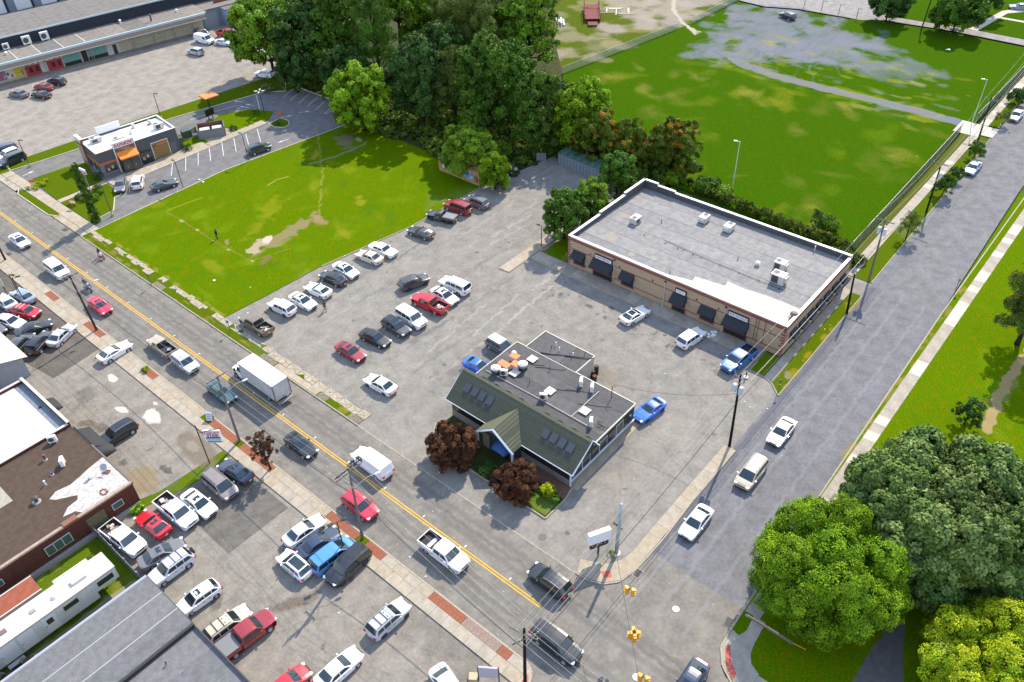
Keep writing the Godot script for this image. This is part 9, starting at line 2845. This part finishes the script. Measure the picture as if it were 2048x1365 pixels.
func lamp_post(label: String,at: Vector3,h: float,deg: float,heads: int,m: Material,group: String,base:=0.5) -> void:
	var t:=thing("lamp_post",label,"lamp post",at,deg,group)
	var o:=Mb.new()
	o.tube([Vector3(0,base,0),Vector3(0,h,0)],0.075,0.06,8)
	part("pole",o.done(),m,t)
	if base>0.1:
		var b:=Mb.new()
		b.lathe([Vector2(0,base),Vector2(0.24,base),Vector2(0.26,base-0.05),Vector2(0.26,-0.05)],Vector3.ZERO,Basis(),12)
		part("footing",b.done(),tmat("kerb_stone",lin(0.42,0.38,0.3),"concrete",2.0),t)
	for k in heads:
		var a:=TAU*k/heads
		var bs:=Basis(UPV,a)
		var q:=Mb.new()
		q.box(bs*Vector3(0.25,h-0.05,0),Vector3(0.5,0.05,0.05),bs)
		var arm:=part("arm",q.done(),m,t)
		var n:=Mb.new()
		n.box(bs*Vector3(0.7,h,0),Vector3(0.62,0.12,0.32),bs)
		part("lamp_head",n.done(),m if heads<4 else mat("lamp_head_pale",lin(0.5,0.5,0.5),0.4),arm)


func make_poles() -> void:
	var brown:=tmat("pole_brown",lin(0.1,0.07,0.05),"bark",1.5,0.95)
	var grey:=tmat("pole_grey",lin(0.33,0.29,0.25),"bark",1.5,0.95)
	var blackw:=tmat("pole_black",lin(0.022,0.02,0.018),"bark",1.5,0.9)
	var Z:=Vector3(0,0,1)
	var X:=Vector3(1,0,0)
	var p0:=Vector3(-130.88,0.12,-28.01)
	var p1:=Vector3(-102.62,0.12,-28.25)
	var p2:=Vector3(-68.95,0.12,-28.35)
	var p3:=Vector3(-47.09,0.12,-28.31)
	var p4:=Vector3(-23.9,0.12,-27.0)
	pole("utility pole at the left edge by the used car lot",p0,8.8,Vector3(-0.3,0,0),[[8.4,Z*1.2]],brown,0)
	pole("dark leaning utility pole with street lamp by the used car lot",p1,8.9,Vector3(-0.8,0,0.1),[[8.7,Z*1.2]],brown,0,Vector3(0.5,0,-2.6))
	pole("grey utility pole with street lamp beside the shop sign",p2,10.4,Vector3(0,0,0),[[10.1,Z*1.3]],grey,0,Vector3(0.4,0,-2.7))
	pole("tall grey utility pole with double crossarms and street lamp by the row of cars",p3,11.5,Vector3(0.6,0,0.1),[[11.2,Z*1.6],[10.7,Z*1.5],[11.2,Z*1.6+X*0.01],[9.0,X*0.7]],grey,0,Vector3(0.8,0,-2.6))
	pole("nearly black utility pole at the bottom edge where the wires cross",p4,9.2,Vector3(0.1,0,0),[[8.7,X*1.3-Z*0.3],[7.9,X*0.5-Z*1.1]],blackw,0)
	var q1:=Vector3(-23.97,0,-63.94)
	var q2:=Vector3(-24.28,0.09,-105.16)
	var q3:=Vector3(-24.51,0.09,-129.11)
	var q4:=Vector3(-25.84,0.09,-159.19)
	pole("dark utility pole with three transformers at the end of the corner pavement",q1,10.9,Vector3(-0.4,0,0),[[10.5,X*0.4]],blackw,2)
	pole("utility pole with transformers at the strip mall's back corner",q2,10.2,Vector3(-0.3,0,0),[[10.0,X*1.3]],grey,3)
	pole("black utility pole by the small street trees",q3,8.04,Vector3(-0.2,0,0),[[8.6,X*1.2]],blackw,1)
	pole("dark utility pole beside the concrete driveway of the field",q4,8.6,Vector3(-0.3,0,0),[[8.2,X*1.1]],brown,0)
	pole("bare black pole on the verge by the mall's side windows",Vector3(-23.59,0.09,-95.81),6.4,Vector3(-0.5,0,0),[],blackw,0,Vector3.ZERO,"")
	# wires
	var wm:=mat("wire_pale",lin(0.3,0.295,0.28),0.5,0.3)
	var wd:=mat("wire_dark",lin(0.03,0.03,0.03),0.7)
	var g:="wires along the main road"
	var run:=[p0+Vector3(-0.3,0,0),p1+Vector3(-0.8,0,0.1),p2,p3+Vector3(0.6,0,0.1),p4+Vector3(0.1,0,0)]
	var hh:=[8.7,9.0,10.4,11.5,9.0]
	var names:=["between the left edge pole and the leaning pole","between the leaning pole and the grey pole","between the grey pole and the double armed pole","between the double armed pole and the black pole"]
	for k in 4:
		for j in 4:
			var off: Vector3=Z*[-1.1,-0.4,0.4,1.1][j]
			wire("conductor %s %s" % [["nearest the road","second from road","third from road","farthest from road"][j],names[k]],run[k]+off+Vector3(0,hh[k],0),run[k+1]+off+Vector3(0,hh[k+1],0),0.5,0.013,wm,g)
		wire("thick dark cable "+names[k],run[k]+Vector3(0,hh[k]*0.62,-0.15),run[k+1]+Vector3(0,hh[k+1]*0.62,-0.15),0.6,0.035,wd,g)
	var ex:=Vector3(30,9,-26)
	for j in 4:
		wire("conductor %s leaving the black pole to the right" % ["first","second","third","fourth"][j],p4+Vector3(0,8.9,-0.9+j*0.6),ex+Vector3(0,0,-0.9+j*0.6),0.6,0.013,wm,g)
	g="wires along the side road"
	var run2:=[p4+Vector3(0.1,0,0),q1+Vector3(-0.4,0,0),q2+Vector3(-0.3,0,0),q3,q4,Vector3(-27,0,-205)]
	var h2:=[9.0,10.9,10.3,9.0,8.4,9.0]
	var nm2:=["from the black pole to the pole with three transformers","across the mall's front lawn to the back corner pole","past the vine hedge to the black pole","along the street trees to the driveway pole","beyond the driveway pole"]
	for k in 5:
		for j in 3:
			var off: Vector3=X*[-1.2,-0.1,1.2][j]
			wire("pale conductor, %s of three, %s" % [["left","middle","right"][j],nm2[k]],run2[k]+off*(0.5 if k<1 else 1.0)+Vector3(0,h2[k],0),run2[k+1]+off*(0.4 if k<1 else 1.0)+Vector3(0,h2[k+1],0),0.5,0.014,wm,g)
		for j in 2:
			wire("%s lower cable %s" % [["pale","thick dark"][j],nm2[k]],run2[k]+Vector3(0.15,h2[k]*(0.75-j*0.13),0),run2[k+1]+Vector3(0.15,h2[k+1]*(0.75-j*0.13),0),0.6,0.02+0.012*j,[wm,wd][j],g)
	wire("slack dark service wire from the restaurant mast to the transformer pole",Vector3(-37.37,5.6,-58.99),q1+Vector3(-0.3,8.2,0),0.9,0.018,wd,"")
	# signals over the junction
	var sp:=thing("steel_pole","tall tapered steel signal pole at the street corner","signal pole",Vector3(-25.61,0,-43.63),0)
	var so:=Mb.new(true)
	so.tube([Vector3.ZERO,Vector3(0,7.8,0)],0.22,0.15,12)
	part("shaft",so.done(),mat("galvanised_pole",lin(0.3,0.35,0.4),0.4,0.3),sp)
	var fo:=Mb.new()
	fo.lathe([Vector2(0,0.12),Vector2(0.42,0.12),Vector2(0.45,0.0)],Vector3.ZERO,Basis(),12)
	part("footing",fo.done(),mat("kerb_white",lin(0.55,0.53,0.48),0.8),sp)
	bx("pedestrian_head",Vector3(-0.62,4.3,-0.1),Vector3(-0.2,4.7,0.1),mat("dark_vent",lin(0.05,0.045,0.042),0.6),sp)
	bx("bracket",Vector3(0.15,4.2,-0.06),Vector3(0.4,4.4,0.06),mat("dark_vent"),sp)
	var far_pole:=Vector3(-8.5,7.4,-24.0)
	var near_p:=Vector3(-22.9,7.4,-39.02)
	wire("span wire carrying the yellow traffic signals over the junction",near_p,far_pole,0.5,0.02,wd,"")
	var yel:=mat("signal_yellow",lin(0.62,0.3,0.015),0.5)
	var sl:=["yellow traffic signal with two heads nearest the steel pole","yellow four-way traffic signal hanging over the middle of the junction","yellow traffic signal at the bottom edge of the junction"]
	var pos:=[Vector3(-20.12,6,-37.18),Vector3(-17.5,6,-33.99),Vector3(-14.67,6,-31.08)]
	for k in 3:
		var t:=thing("traffic_signal",sl[k],"traffic signal",pos[k],20,"yellow signals on the span wire")
		var hn:=Mb.new()
		hn.tube([Vector3(0,0.4,0),Vector3(0,1.1,0)],0.03,0.03,6)
		part("hanger",hn.done(),wd,t)
		for j in (4 if k==1 else 2):
			var bs:=Basis(UPV,j*(PI/2 if k==1 else 2.2)+0.4)
			var b:=Mb.new()
			b.box(bs*Vector3(0.28,0,0),Vector3(0.22,1.0,0.32),bs)
			var head:=part("signal_head",b.done(),yel,t)
			for e in 3:
				var v:=Mb.new()
				v.box(bs*Vector3(0.47,0.42-e*0.32,0),Vector3(0.2,0.03,0.24),bs)
				v.box(bs*Vector3(0.45,0.33-e*0.32,0.11),Vector3(0.16,0.18,0.02),bs)
				v.box(bs*Vector3(0.45,0.33-e*0.32,-0.11),Vector3(0.16,0.18,0.02),bs)
				part("visor",v.done(),yel,head)
				var l:=Mb.new()
				l.box(bs*Vector3(0.395,0.32-e*0.32,0),Vector3(0.012,0.2,0.2),bs)
				part("lens",l.done(),mat("signal_lens_%d" % e,[lin(0.2,0.02,0.02),lin(0.25,0.14,0.02),lin(0.03,0.16,0.1)][e],0.2),head)
	# lamp posts
	var bk:=mat("lamp_black",lin(0.02,0.02,0.022),0.5)
	var br:=mat("lamp_bronze",lin(0.06,0.05,0.045),0.5)
	g="lamp posts round the coffee shop"
	lamp_post("lamp post on the verge behind the coffee shop",Vector3(-158.34,0.1,-71.89),5.4,20,1,br,g)
	lamp_post("lamp post on a concrete foot at the plaza's left corner",Vector3(-159.32,0.1,-45.05),5.4,20,1,br,g)
	lamp_post("lamp post at the far kerb near the dark green SUV",Vector3(-128.16,0.05,-71.86),5.4,180,1,br,g,0.1)
	lamp_post("lamp post at the kerb by the ivy pole",Vector3(-129.96,0.05,-45.62),5.7,180,1,br,g)
	lamp_post("lamp post at the kerb past the dark green coupe",Vector3(-128.91,0.05,-58.47),5.2,180,1,br,g,0.1)
	lamp_post("four headed lamp post on the lawn by the lane's bend",Vector3(-142.66,0.1,-86.16),5.0,45,4,bk,g,0.1)
	lamp_post("bronze lamp post on the small lawn beside the mall",Vector3(-66.5,0.1,-82.23),4.3,180,1,br,"")
	lamp_post("black forked lamp post among the cars by the south pavement",Vector3(-47.11,0,-25.92),5.2,70,2,bk,"")
	lamp_post("dark lamp post under the used car sign, one of a close pair, left",Vector3(-118.34,0,-24.85),4.6,20,1,bk,"paired lamp posts on the used car lot",0.1)
	lamp_post("dark lamp post under the used car sign, one of a close pair, right",Vector3(-117.06,0,-24.78),4.6,60,1,bk,"paired lamp posts on the used car lot",0.1)
	g="tall pale floodlight poles of the field"
	var pale:=mat("pale_pole",lin(0.5,0.52,0.46),0.5)
	lamp_post("tall pale floodlight pole between the hedge and the open field",Vector3(-52.87,0.05,-117.33),8.6,200,1,pale,g,0.1)
	lamp_post("tall pale floodlight pole by the field's driveway",Vector3(-29.08,0.05,-166.32),8.9,200,1,pale,g,0.1)
	g="short posts along the far road"
	var pn:=["first","second","third","fourth"]
	for k in 4:
		lamp_post("%s short black lamp along the far road, counted from the left" % pn[k],[Vector3(-83.8,0.05,-210.93),Vector3(-79.27,0.05,-211.31),Vector3(-74.63,0.05,-210.91),Vector3(-69.91,0.05,-210.66)][k],2.6,0,1,bk,g,0.05)
	pole("dark slanted pole under the broad tree by the far road",Vector3(-54.62,0.05,-212.1),9.5,Vector3(0.3,0,0),[],brown,1,Vector3.ZERO,"")
	# signs
	var ls:=thing("shop_sign","white pole sign reading LUCKY STAR above the south pavement","sign",Vector3(-68.85,0,-24.13),-12)
	var lo:=Mb.new()
	lo.tube([Vector3.ZERO,Vector3(0,6.2,0)],0.07,0.07,8)
	lo.tube([Vector3(0,5.0,0),Vector3(1.0,5.1,-2.3)],0.04,0.04,6)
	part("pole",lo.done(),mat("rust_pole",lin(0.09,0.04,0.03),0.7),ls)
	var bd:=Mb.new()
	bd.box(Vector3(0.55,4.1,-1.3),Vector3(1.9,1.9,0.2),Basis(UPV,deg_to_rad(52)))
	var pan:=part("panel",bd.done(),mat("sign_white2",lin(0.62,0.62,0.64),0.5),ls)
	var rows:=[["LUCKY",0.42,0.62,lin(0.45,0.05,0.05)],["STAR",0.42,0.18,lin(0.06,0.04,0.12)]]
	var fb:=Basis(UPV,deg_to_rad(52))
	for q in rows:
		var tx:=part("lettering",text(q[0],q[1],0.02),mat("sign_ink_"+q[0],q[3],0.6),pan,Vector3(0.55,4.1+q[2],-1.3)+fb*Vector3(0,0,0.115))
		tx.basis=fb
	for q in [[-0.17,0.2,lin(0.02,0.02,0.04)],[-0.48,0.32,lin(0.3,0.42,0.44)],[-0.8,0.14,lin(0.03,0.05,0.08)]]:
		var s:=Mb.new()
		s.box(Vector3(0.55,4.1+q[0],-1.3)+fb*Vector3(0,0,0.104),Vector3(1.6,q[1],0.012),fb)
		part("band",s.done(),mat("sign_band_%d" % int(q[1]*100),q[2],0.5),pan)
	var af:=thing("sandwich_board","small white sandwich board on the pavement by the grey pole","sign",Vector3(-74.91,0.12,-28.32),35)
	for s in [-1.0,1.0]:
		var o:=Mb.new()
		o.box(Vector3(0,0.55,s*0.18),Vector3(0.75,1.15,0.04),Basis(Vector3.RIGHT,-s*0.3))
		var pb:=part("board",o.done(),mat("sign_white2"),af)
		for k in 3:
			var l:=Mb.new()
			l.box(Vector3(0,0.8-k*0.25,s*(0.13+k*0.075)),Vector3(0.55,0.12,0.02),Basis(Vector3.RIGHT,-s*0.3))
			part("print",l.done(),mat("print_grey",lin(0.3,0.34,0.4),0.7),pb)
	var cs:=thing("corner_sign","white blank box sign over a black readerboard at the street corner","sign",Vector3(-26.89,0,-42.2),62)
	bx("post",Vector3(-0.08,0,-0.08),Vector3(0.08,1.9,0.08),bk,cs)
	bx("readerboard",Vector3(-1.0,1.7,-0.18),Vector3(1.0,2.5,0.18),mat("readerboard_black",lin(0.012,0.012,0.014),0.5),cs)
	bx("light_box",Vector3(-1.2,2.5,-0.25),Vector3(1.2,4.0,0.25),mat("light_box_white",lin(0.66,0.68,0.72),0.5),cs)
	for k in 4:
		bx("letter_stroke",Vector3(-0.8+k*0.45,2.15,0.2),Vector3(-0.68+k*0.45,2.25,0.21),mat("notice_paper",lin(0.55,0.55,0.53),0.8),cs)
	var us:=thing("banner_sign","pale green banner sign at the left edge above the used cars","sign",Vector3(-120.77,0,-22.92),40)
	for x in [-1.3,1.3]:
		bx("post",Vector3(x-0.05,0,-0.05),Vector3(x+0.05,3.6,0.05),bk,us)
	var ub:=bx("panel",Vector3(-1.6,2.5,0.05),Vector3(1.6,3.9,0.12),mat("banner_green",lin(0.36,0.4,0.3),0.6),us)
	for k in 3:
		bx("letter_stroke",Vector3(-1.2,3.5-k*0.36,0.12),Vector3(1.0,3.62-k*0.36,0.13),mat("print_grey"),ub)
	var bs2:=thing("pavement_sign","grey framed board with planter at the bottom edge of the pavement","sign",Vector3(-26.63,0,-25.23),35)
	bx("panel",Vector3(-0.9,0.6,-0.08),Vector3(0.9,2.3,0.08),mat("grey_board",lin(0.36,0.34,0.38),0.6),bs2)
	bx("frame",Vector3(-0.96,0.0,-0.1),Vector3(-0.88,2.36,0.1),bk,bs2)
	bx("frame",Vector3(0.88,0.0,-0.1),Vector3(0.96,2.36,0.1),bk,bs2)
	bx("planter",Vector3(-1.8,0,-0.4),Vector3(-1.0,0.5,0.3),mat("tan_planter",lin(0.42,0.33,0.2),0.8),bs2)
	var dots:=[[Vector3(-87.37,0.08,-39.78),"blue parking sign post on the roadside verge",lin(0.05,0.14,0.4)],[Vector3(-106.14,0.08,-38.82),"thin bare sign post on the roadside verge",lin(0.1,0.1,0.1)],[Vector3(-13.91,0.09,-110.27),"thin sign post at the park path crossing",lin(0.2,0.2,0.2)],[Vector3(-23.76,0.09,-75.58),"thin sign post at the tip of the mall verge",lin(0.1,0.1,0.1)]]
	for q in dots:
		var t:=thing("sign_post",q[1],"sign post",q[0],30,"thin posts along the kerbs")
		bx("post",Vector3(-0.03,0,-0.03),Vector3(0.03,2.1,0.03),mat("post_dark",lin(0.06,0.06,0.06),0.6),t)
		bx("plate",Vector3(-0.16,1.65,0.03),Vector3(0.16,2.1,0.05),mat("plate_%d" % q[1].length(),q[2],0.5),t)
	var hy:=thing("lawn_marker","white based dark marker on the lawn at the mall corner","marker",Vector3(-28.1,0.11,-75.58),0)
	var ho:=Mb.new()
	ho.lathe([Vector2(0,0.12),Vector2(0.3,0.1),Vector2(0.34,0.0)],Vector3.ZERO,Basis(),12)
	part("base",ho.done(),mat("kerb_white"),hy)
	bx("post",Vector3(-0.06,0.1,-0.06),Vector3(0.06,1.0,0.06),bk,hy)
	# guy pole with striped guard in the park corner
	var gy:=thing("guy_wire_guard","grey leaning pole with a yellow guy guard in the shaded park corner","pole",Vector3(-6.25,0.08,-45.89),0)
	var gz:=Mb.new()
	gz.tube([Vector3.ZERO,Vector3(-1.0,2.2,1.6)],0.05,0.05,6)
	part("guard",gz.done(),mat("guy_yellow",lin(0.55,0.35,0.03),0.5),gy)
	var gq:=Mb.new()
	gq.tube([Vector3(-1.0,2.2,1.6),Vector3(-4.2,9.4,6.4)],0.14,0.12,8)
	part("pole",gq.done(),grey,gy)
	make_fences()
	make_litter()


func chain_fence(label: String,a: Vector3,b: Vector3,h: float,step: float,slat: Material,post: Material) -> void:
	var d:=b-a
	var t:=thing("chain_link_fence",label,"fence",a,rad_to_deg(atan2(-d.z,d.x)),"")
	var l:=d.length()
	var n:=int(l/step)
	for k in n+1:
		var o:=Mb.new()
		o.tube([Vector3(l*k/n,0,0),Vector3(l*k/n,h,0)],0.035,0.035,6)
		part("post",o.done(),post,t)
	var r:=Mb.new()
	r.tube([Vector3(0,h,0),Vector3(l,h,0)],0.03,0.03,6)
	part("top_rail",r.done(),post,t)
	var m:=Mb.new()
	var s:=0.16
	for k in int(l/s):
		m.box(Vector3(k*s,h*0.5,0),Vector3(0.012,h*1.42,0.012),Basis(Vector3.BACK,PI/4))
		m.box(Vector3(k*s,h*0.5,0.012),Vector3(0.012,h*1.42,0.012),Basis(Vector3.BACK,-PI/4))
	tag(part("mesh",m.done(),slat,t),"","","","stuff")


func make_fences() -> void:
	var galv:=mat("galvanised_post",lin(0.35,0.37,0.36),0.5,0.3)
	chain_fence("chain-link fence between the field and the dusty yard, nearer stretch",Vector3(-106.79,0.05,-139.63),Vector3(-101.46,0.05,-178.89),1.6,2.8,galv,galv)
	chain_fence("chain-link fence beyond the yard gate, farther stretch",Vector3(-100.64,0.05,-184.8),Vector3(-99.97,0.05,-207.26),1.6,2.8,galv,galv)
	var rust:=mat("rusty_mesh",lin(0.1,0.09,0.075),0.7)
	chain_fence("grey chain-link fence along the street side of the field before the driveway",Vector3(-29.3,0.05,-110.7),Vector3(-29.7,0.05,-161.6),1.9,3.0,rust,galv)
	chain_fence("grey chain-link fence along the street beyond the driveway",Vector3(-28.8,0.05,-167.6),Vector3(-28.5,0.05,-214),1.9,3.0,rust,galv)


func make_litter() -> void:
	var r:=RandomNumberGenerator.new()
	r.seed=77
	var white:=mat("litter_white",lin(0.65,0.65,0.64),0.7)
	var spots:=[Vector3(-129.24,0.02,-61.95),Vector3(-127.71,0.1,-61.8),Vector3(-99.79,0.1,-45.43),Vector3(-94.1,0.1,-47.83),Vector3(-93.82,0.1,-51.14),Vector3(-89.38,0.1,-62.12),Vector3(-32.49,0.06,-147.48),Vector3(-45.48,0.06,-202.61),Vector3(-24.49,0.1,-90.75),Vector3(-24.18,0.1,-76.97),Vector3(-35.86,0.1,-79.91),Vector3(-35.35,0.1,-80.86),Vector3(-25.19,0.01,-71.15),Vector3(-26.12,0.01,-71.63),Vector3(-23.44,0.01,-72.23),Vector3(-41.64,0.01,-29.85),Vector3(-38.73,0.01,-29.25),Vector3(-143.46,0.01,-37.68),Vector3(-36.4,0.01,-69.89),Vector3(-42.33,0.01,-21.01)]
	var names:=["white bag at the coffee shop lane's kerb","white scrap on the grass by the coffee shop lane","pale torn paper on the green lot near the footway","small white scrap on the green lot by the brown pickup","brown rag on the green lot's lower part","white scrap on the green lot near the white sedans","white sheet on the field near its centre","pile of white sacks on the far field","white cup on the mall verge","white paper at the mall verge's tip","blue white bags by the mall's right window","white bags beside the mall's right door","white scrap on the corner asphalt, right one","white scrap on the corner asphalt, left one","white scrap near the transformer pole's driveway","white scrap on the road by the white pickup","white cup on the road below the white pickup","white scrap on the road by the coffee shop","white speck on the lot behind the restaurant","white speck on the south car lot"]
	for k in spots.size():
		var t:=thing("litter",names[k],"litter",spots[k],r.randf_range(0,180),"scraps of litter")
		var n:=5 if names[k].contains("pile") or names[k].contains("bags") else 1
		for j in n:
			var o:=Mb.new()
			var s:=0.34 if k<3 or n>1 else 0.14
			o.lathe([Vector2(0,s*0.5),Vector2(s*0.5,s*0.4),Vector2(s*0.7,s*0.15),Vector2(s*0.5,0)],Vector3(r.randf_range(-0.6,0.6) if n>1 else 0.0,0,r.randf_range(-0.4,0.4) if n>1 else 0.0),Basis(),6)
			part("scrap",o.done(),white if k != 4 else mat("brown_rag",lin(0.3,0.24,0.16),0.8),t)
	# a thousand unnoticed specks on the asphalt
	var mm:=MultiMesh.new()
	mm.transform_format=MultiMesh.TRANSFORM_3D
	var st:=Mb.new()
	st.box(Vector3.ZERO,Vector3(0.07,0.015,0.05))
	mm.mesh=st.done()
	mm.instance_count=500
	for i in 500:
		mm.set_instance_transform(i,Transform3D(Basis(UPV,r.randf_range(0,TAU))*Basis.from_scale(Vector3.ONE*r.randf_range(0.5,1.8)),Vector3(r.randf_range(-92,-14),0.02,r.randf_range(-82,-5))))
	var o:=MultiMeshInstance3D.new()
	o.name="gravel_specks"
	o.multimesh=mm
	o.material_override=mat("speck_pale",lin(0.45,0.43,0.4),0.9)
	add_child(o)
	tag(o,"tiny pale specks of grit scattered on the asphalt","grit","","stuff")


# ------------------------------------------------------------------ the scene
func _ready() -> void:
	rng.seed=12
	var cam:=Camera3D.new()
	cam.name="camera"
	cam.fov=45.5145
	cam.far=4000.0
	cam.near=0.5
	cam.transform=Transform3D(Basis(Vector3(0.760806,-0.026336,-0.648445),Vector3(-0.400147,0.767608,-0.500659),Vector3(0.510937,0.640378,0.573463)),Vector3(0,70,0))
	add_child(cam)
	var env:=Environment.new()
	env.background_mode=Environment.BG_SKY
	var sky:=Sky.new()
	var sm:=ProceduralSkyMaterial.new()
	sm.sky_top_color=Color(0.47,0.57,0.74)
	sm.sky_horizon_color=Color(0.86,0.88,0.9)
	sm.sky_curve=0.25
	sm.ground_horizon_color=Color(0.7,0.72,0.7)
	sm.ground_bottom_color=Color(0.3,0.32,0.26)
	sm.sky_energy_multiplier=1.15
	var cn:=NoiseTexture2D.new()
	cn.width=1024
	cn.height=512
	cn.seamless=true
	cn.noise=noise(3,0.008,5)
	var ramp:=Gradient.new()
	ramp.offsets=PackedFloat32Array([0.0,0.5,0.72,1.0])
	ramp.colors=PackedColorArray([Color(0,0,0,0),Color(0.5,0.5,0.5,0.0),Color(0.62,0.62,0.62,0.8),Color(0.7,0.7,0.7,1.0)])
	cn.color_ramp=ramp
	sm.sky_cover=cn
	sky.sky_material=sm
	env.sky=sky
	env.tonemap_mode=Environment.TONE_MAPPER_LINEAR
	env.tonemap_exposure=1.95
	env.sdfgi_enabled=true
	env.ssao_enabled=true
	env.ssil_enabled=true
	var we:=WorldEnvironment.new()
	we.name="world"
	we.environment=env
	add_child(we)
	var sun:=DirectionalLight3D.new()
	sun.name="sun"
	sun.light_energy=1.25
	sun.light_color=Color(1.0,0.955,0.88)
	sun.light_angular_distance=0.55
	sun.shadow_enabled=true
	sun.basis=Basis.looking_at(Vector3(0.18,-0.7,0.69),UPV)
	add_child(sun)
	make_tiles()
	make_marks()
	make_ground()
	make_mall()
	make_restaurant()
	make_shop()
	make_plaza()
	make_south()
	make_yard_things()
	make_trees()
	make_poles()
	make_cars()
	make_people()
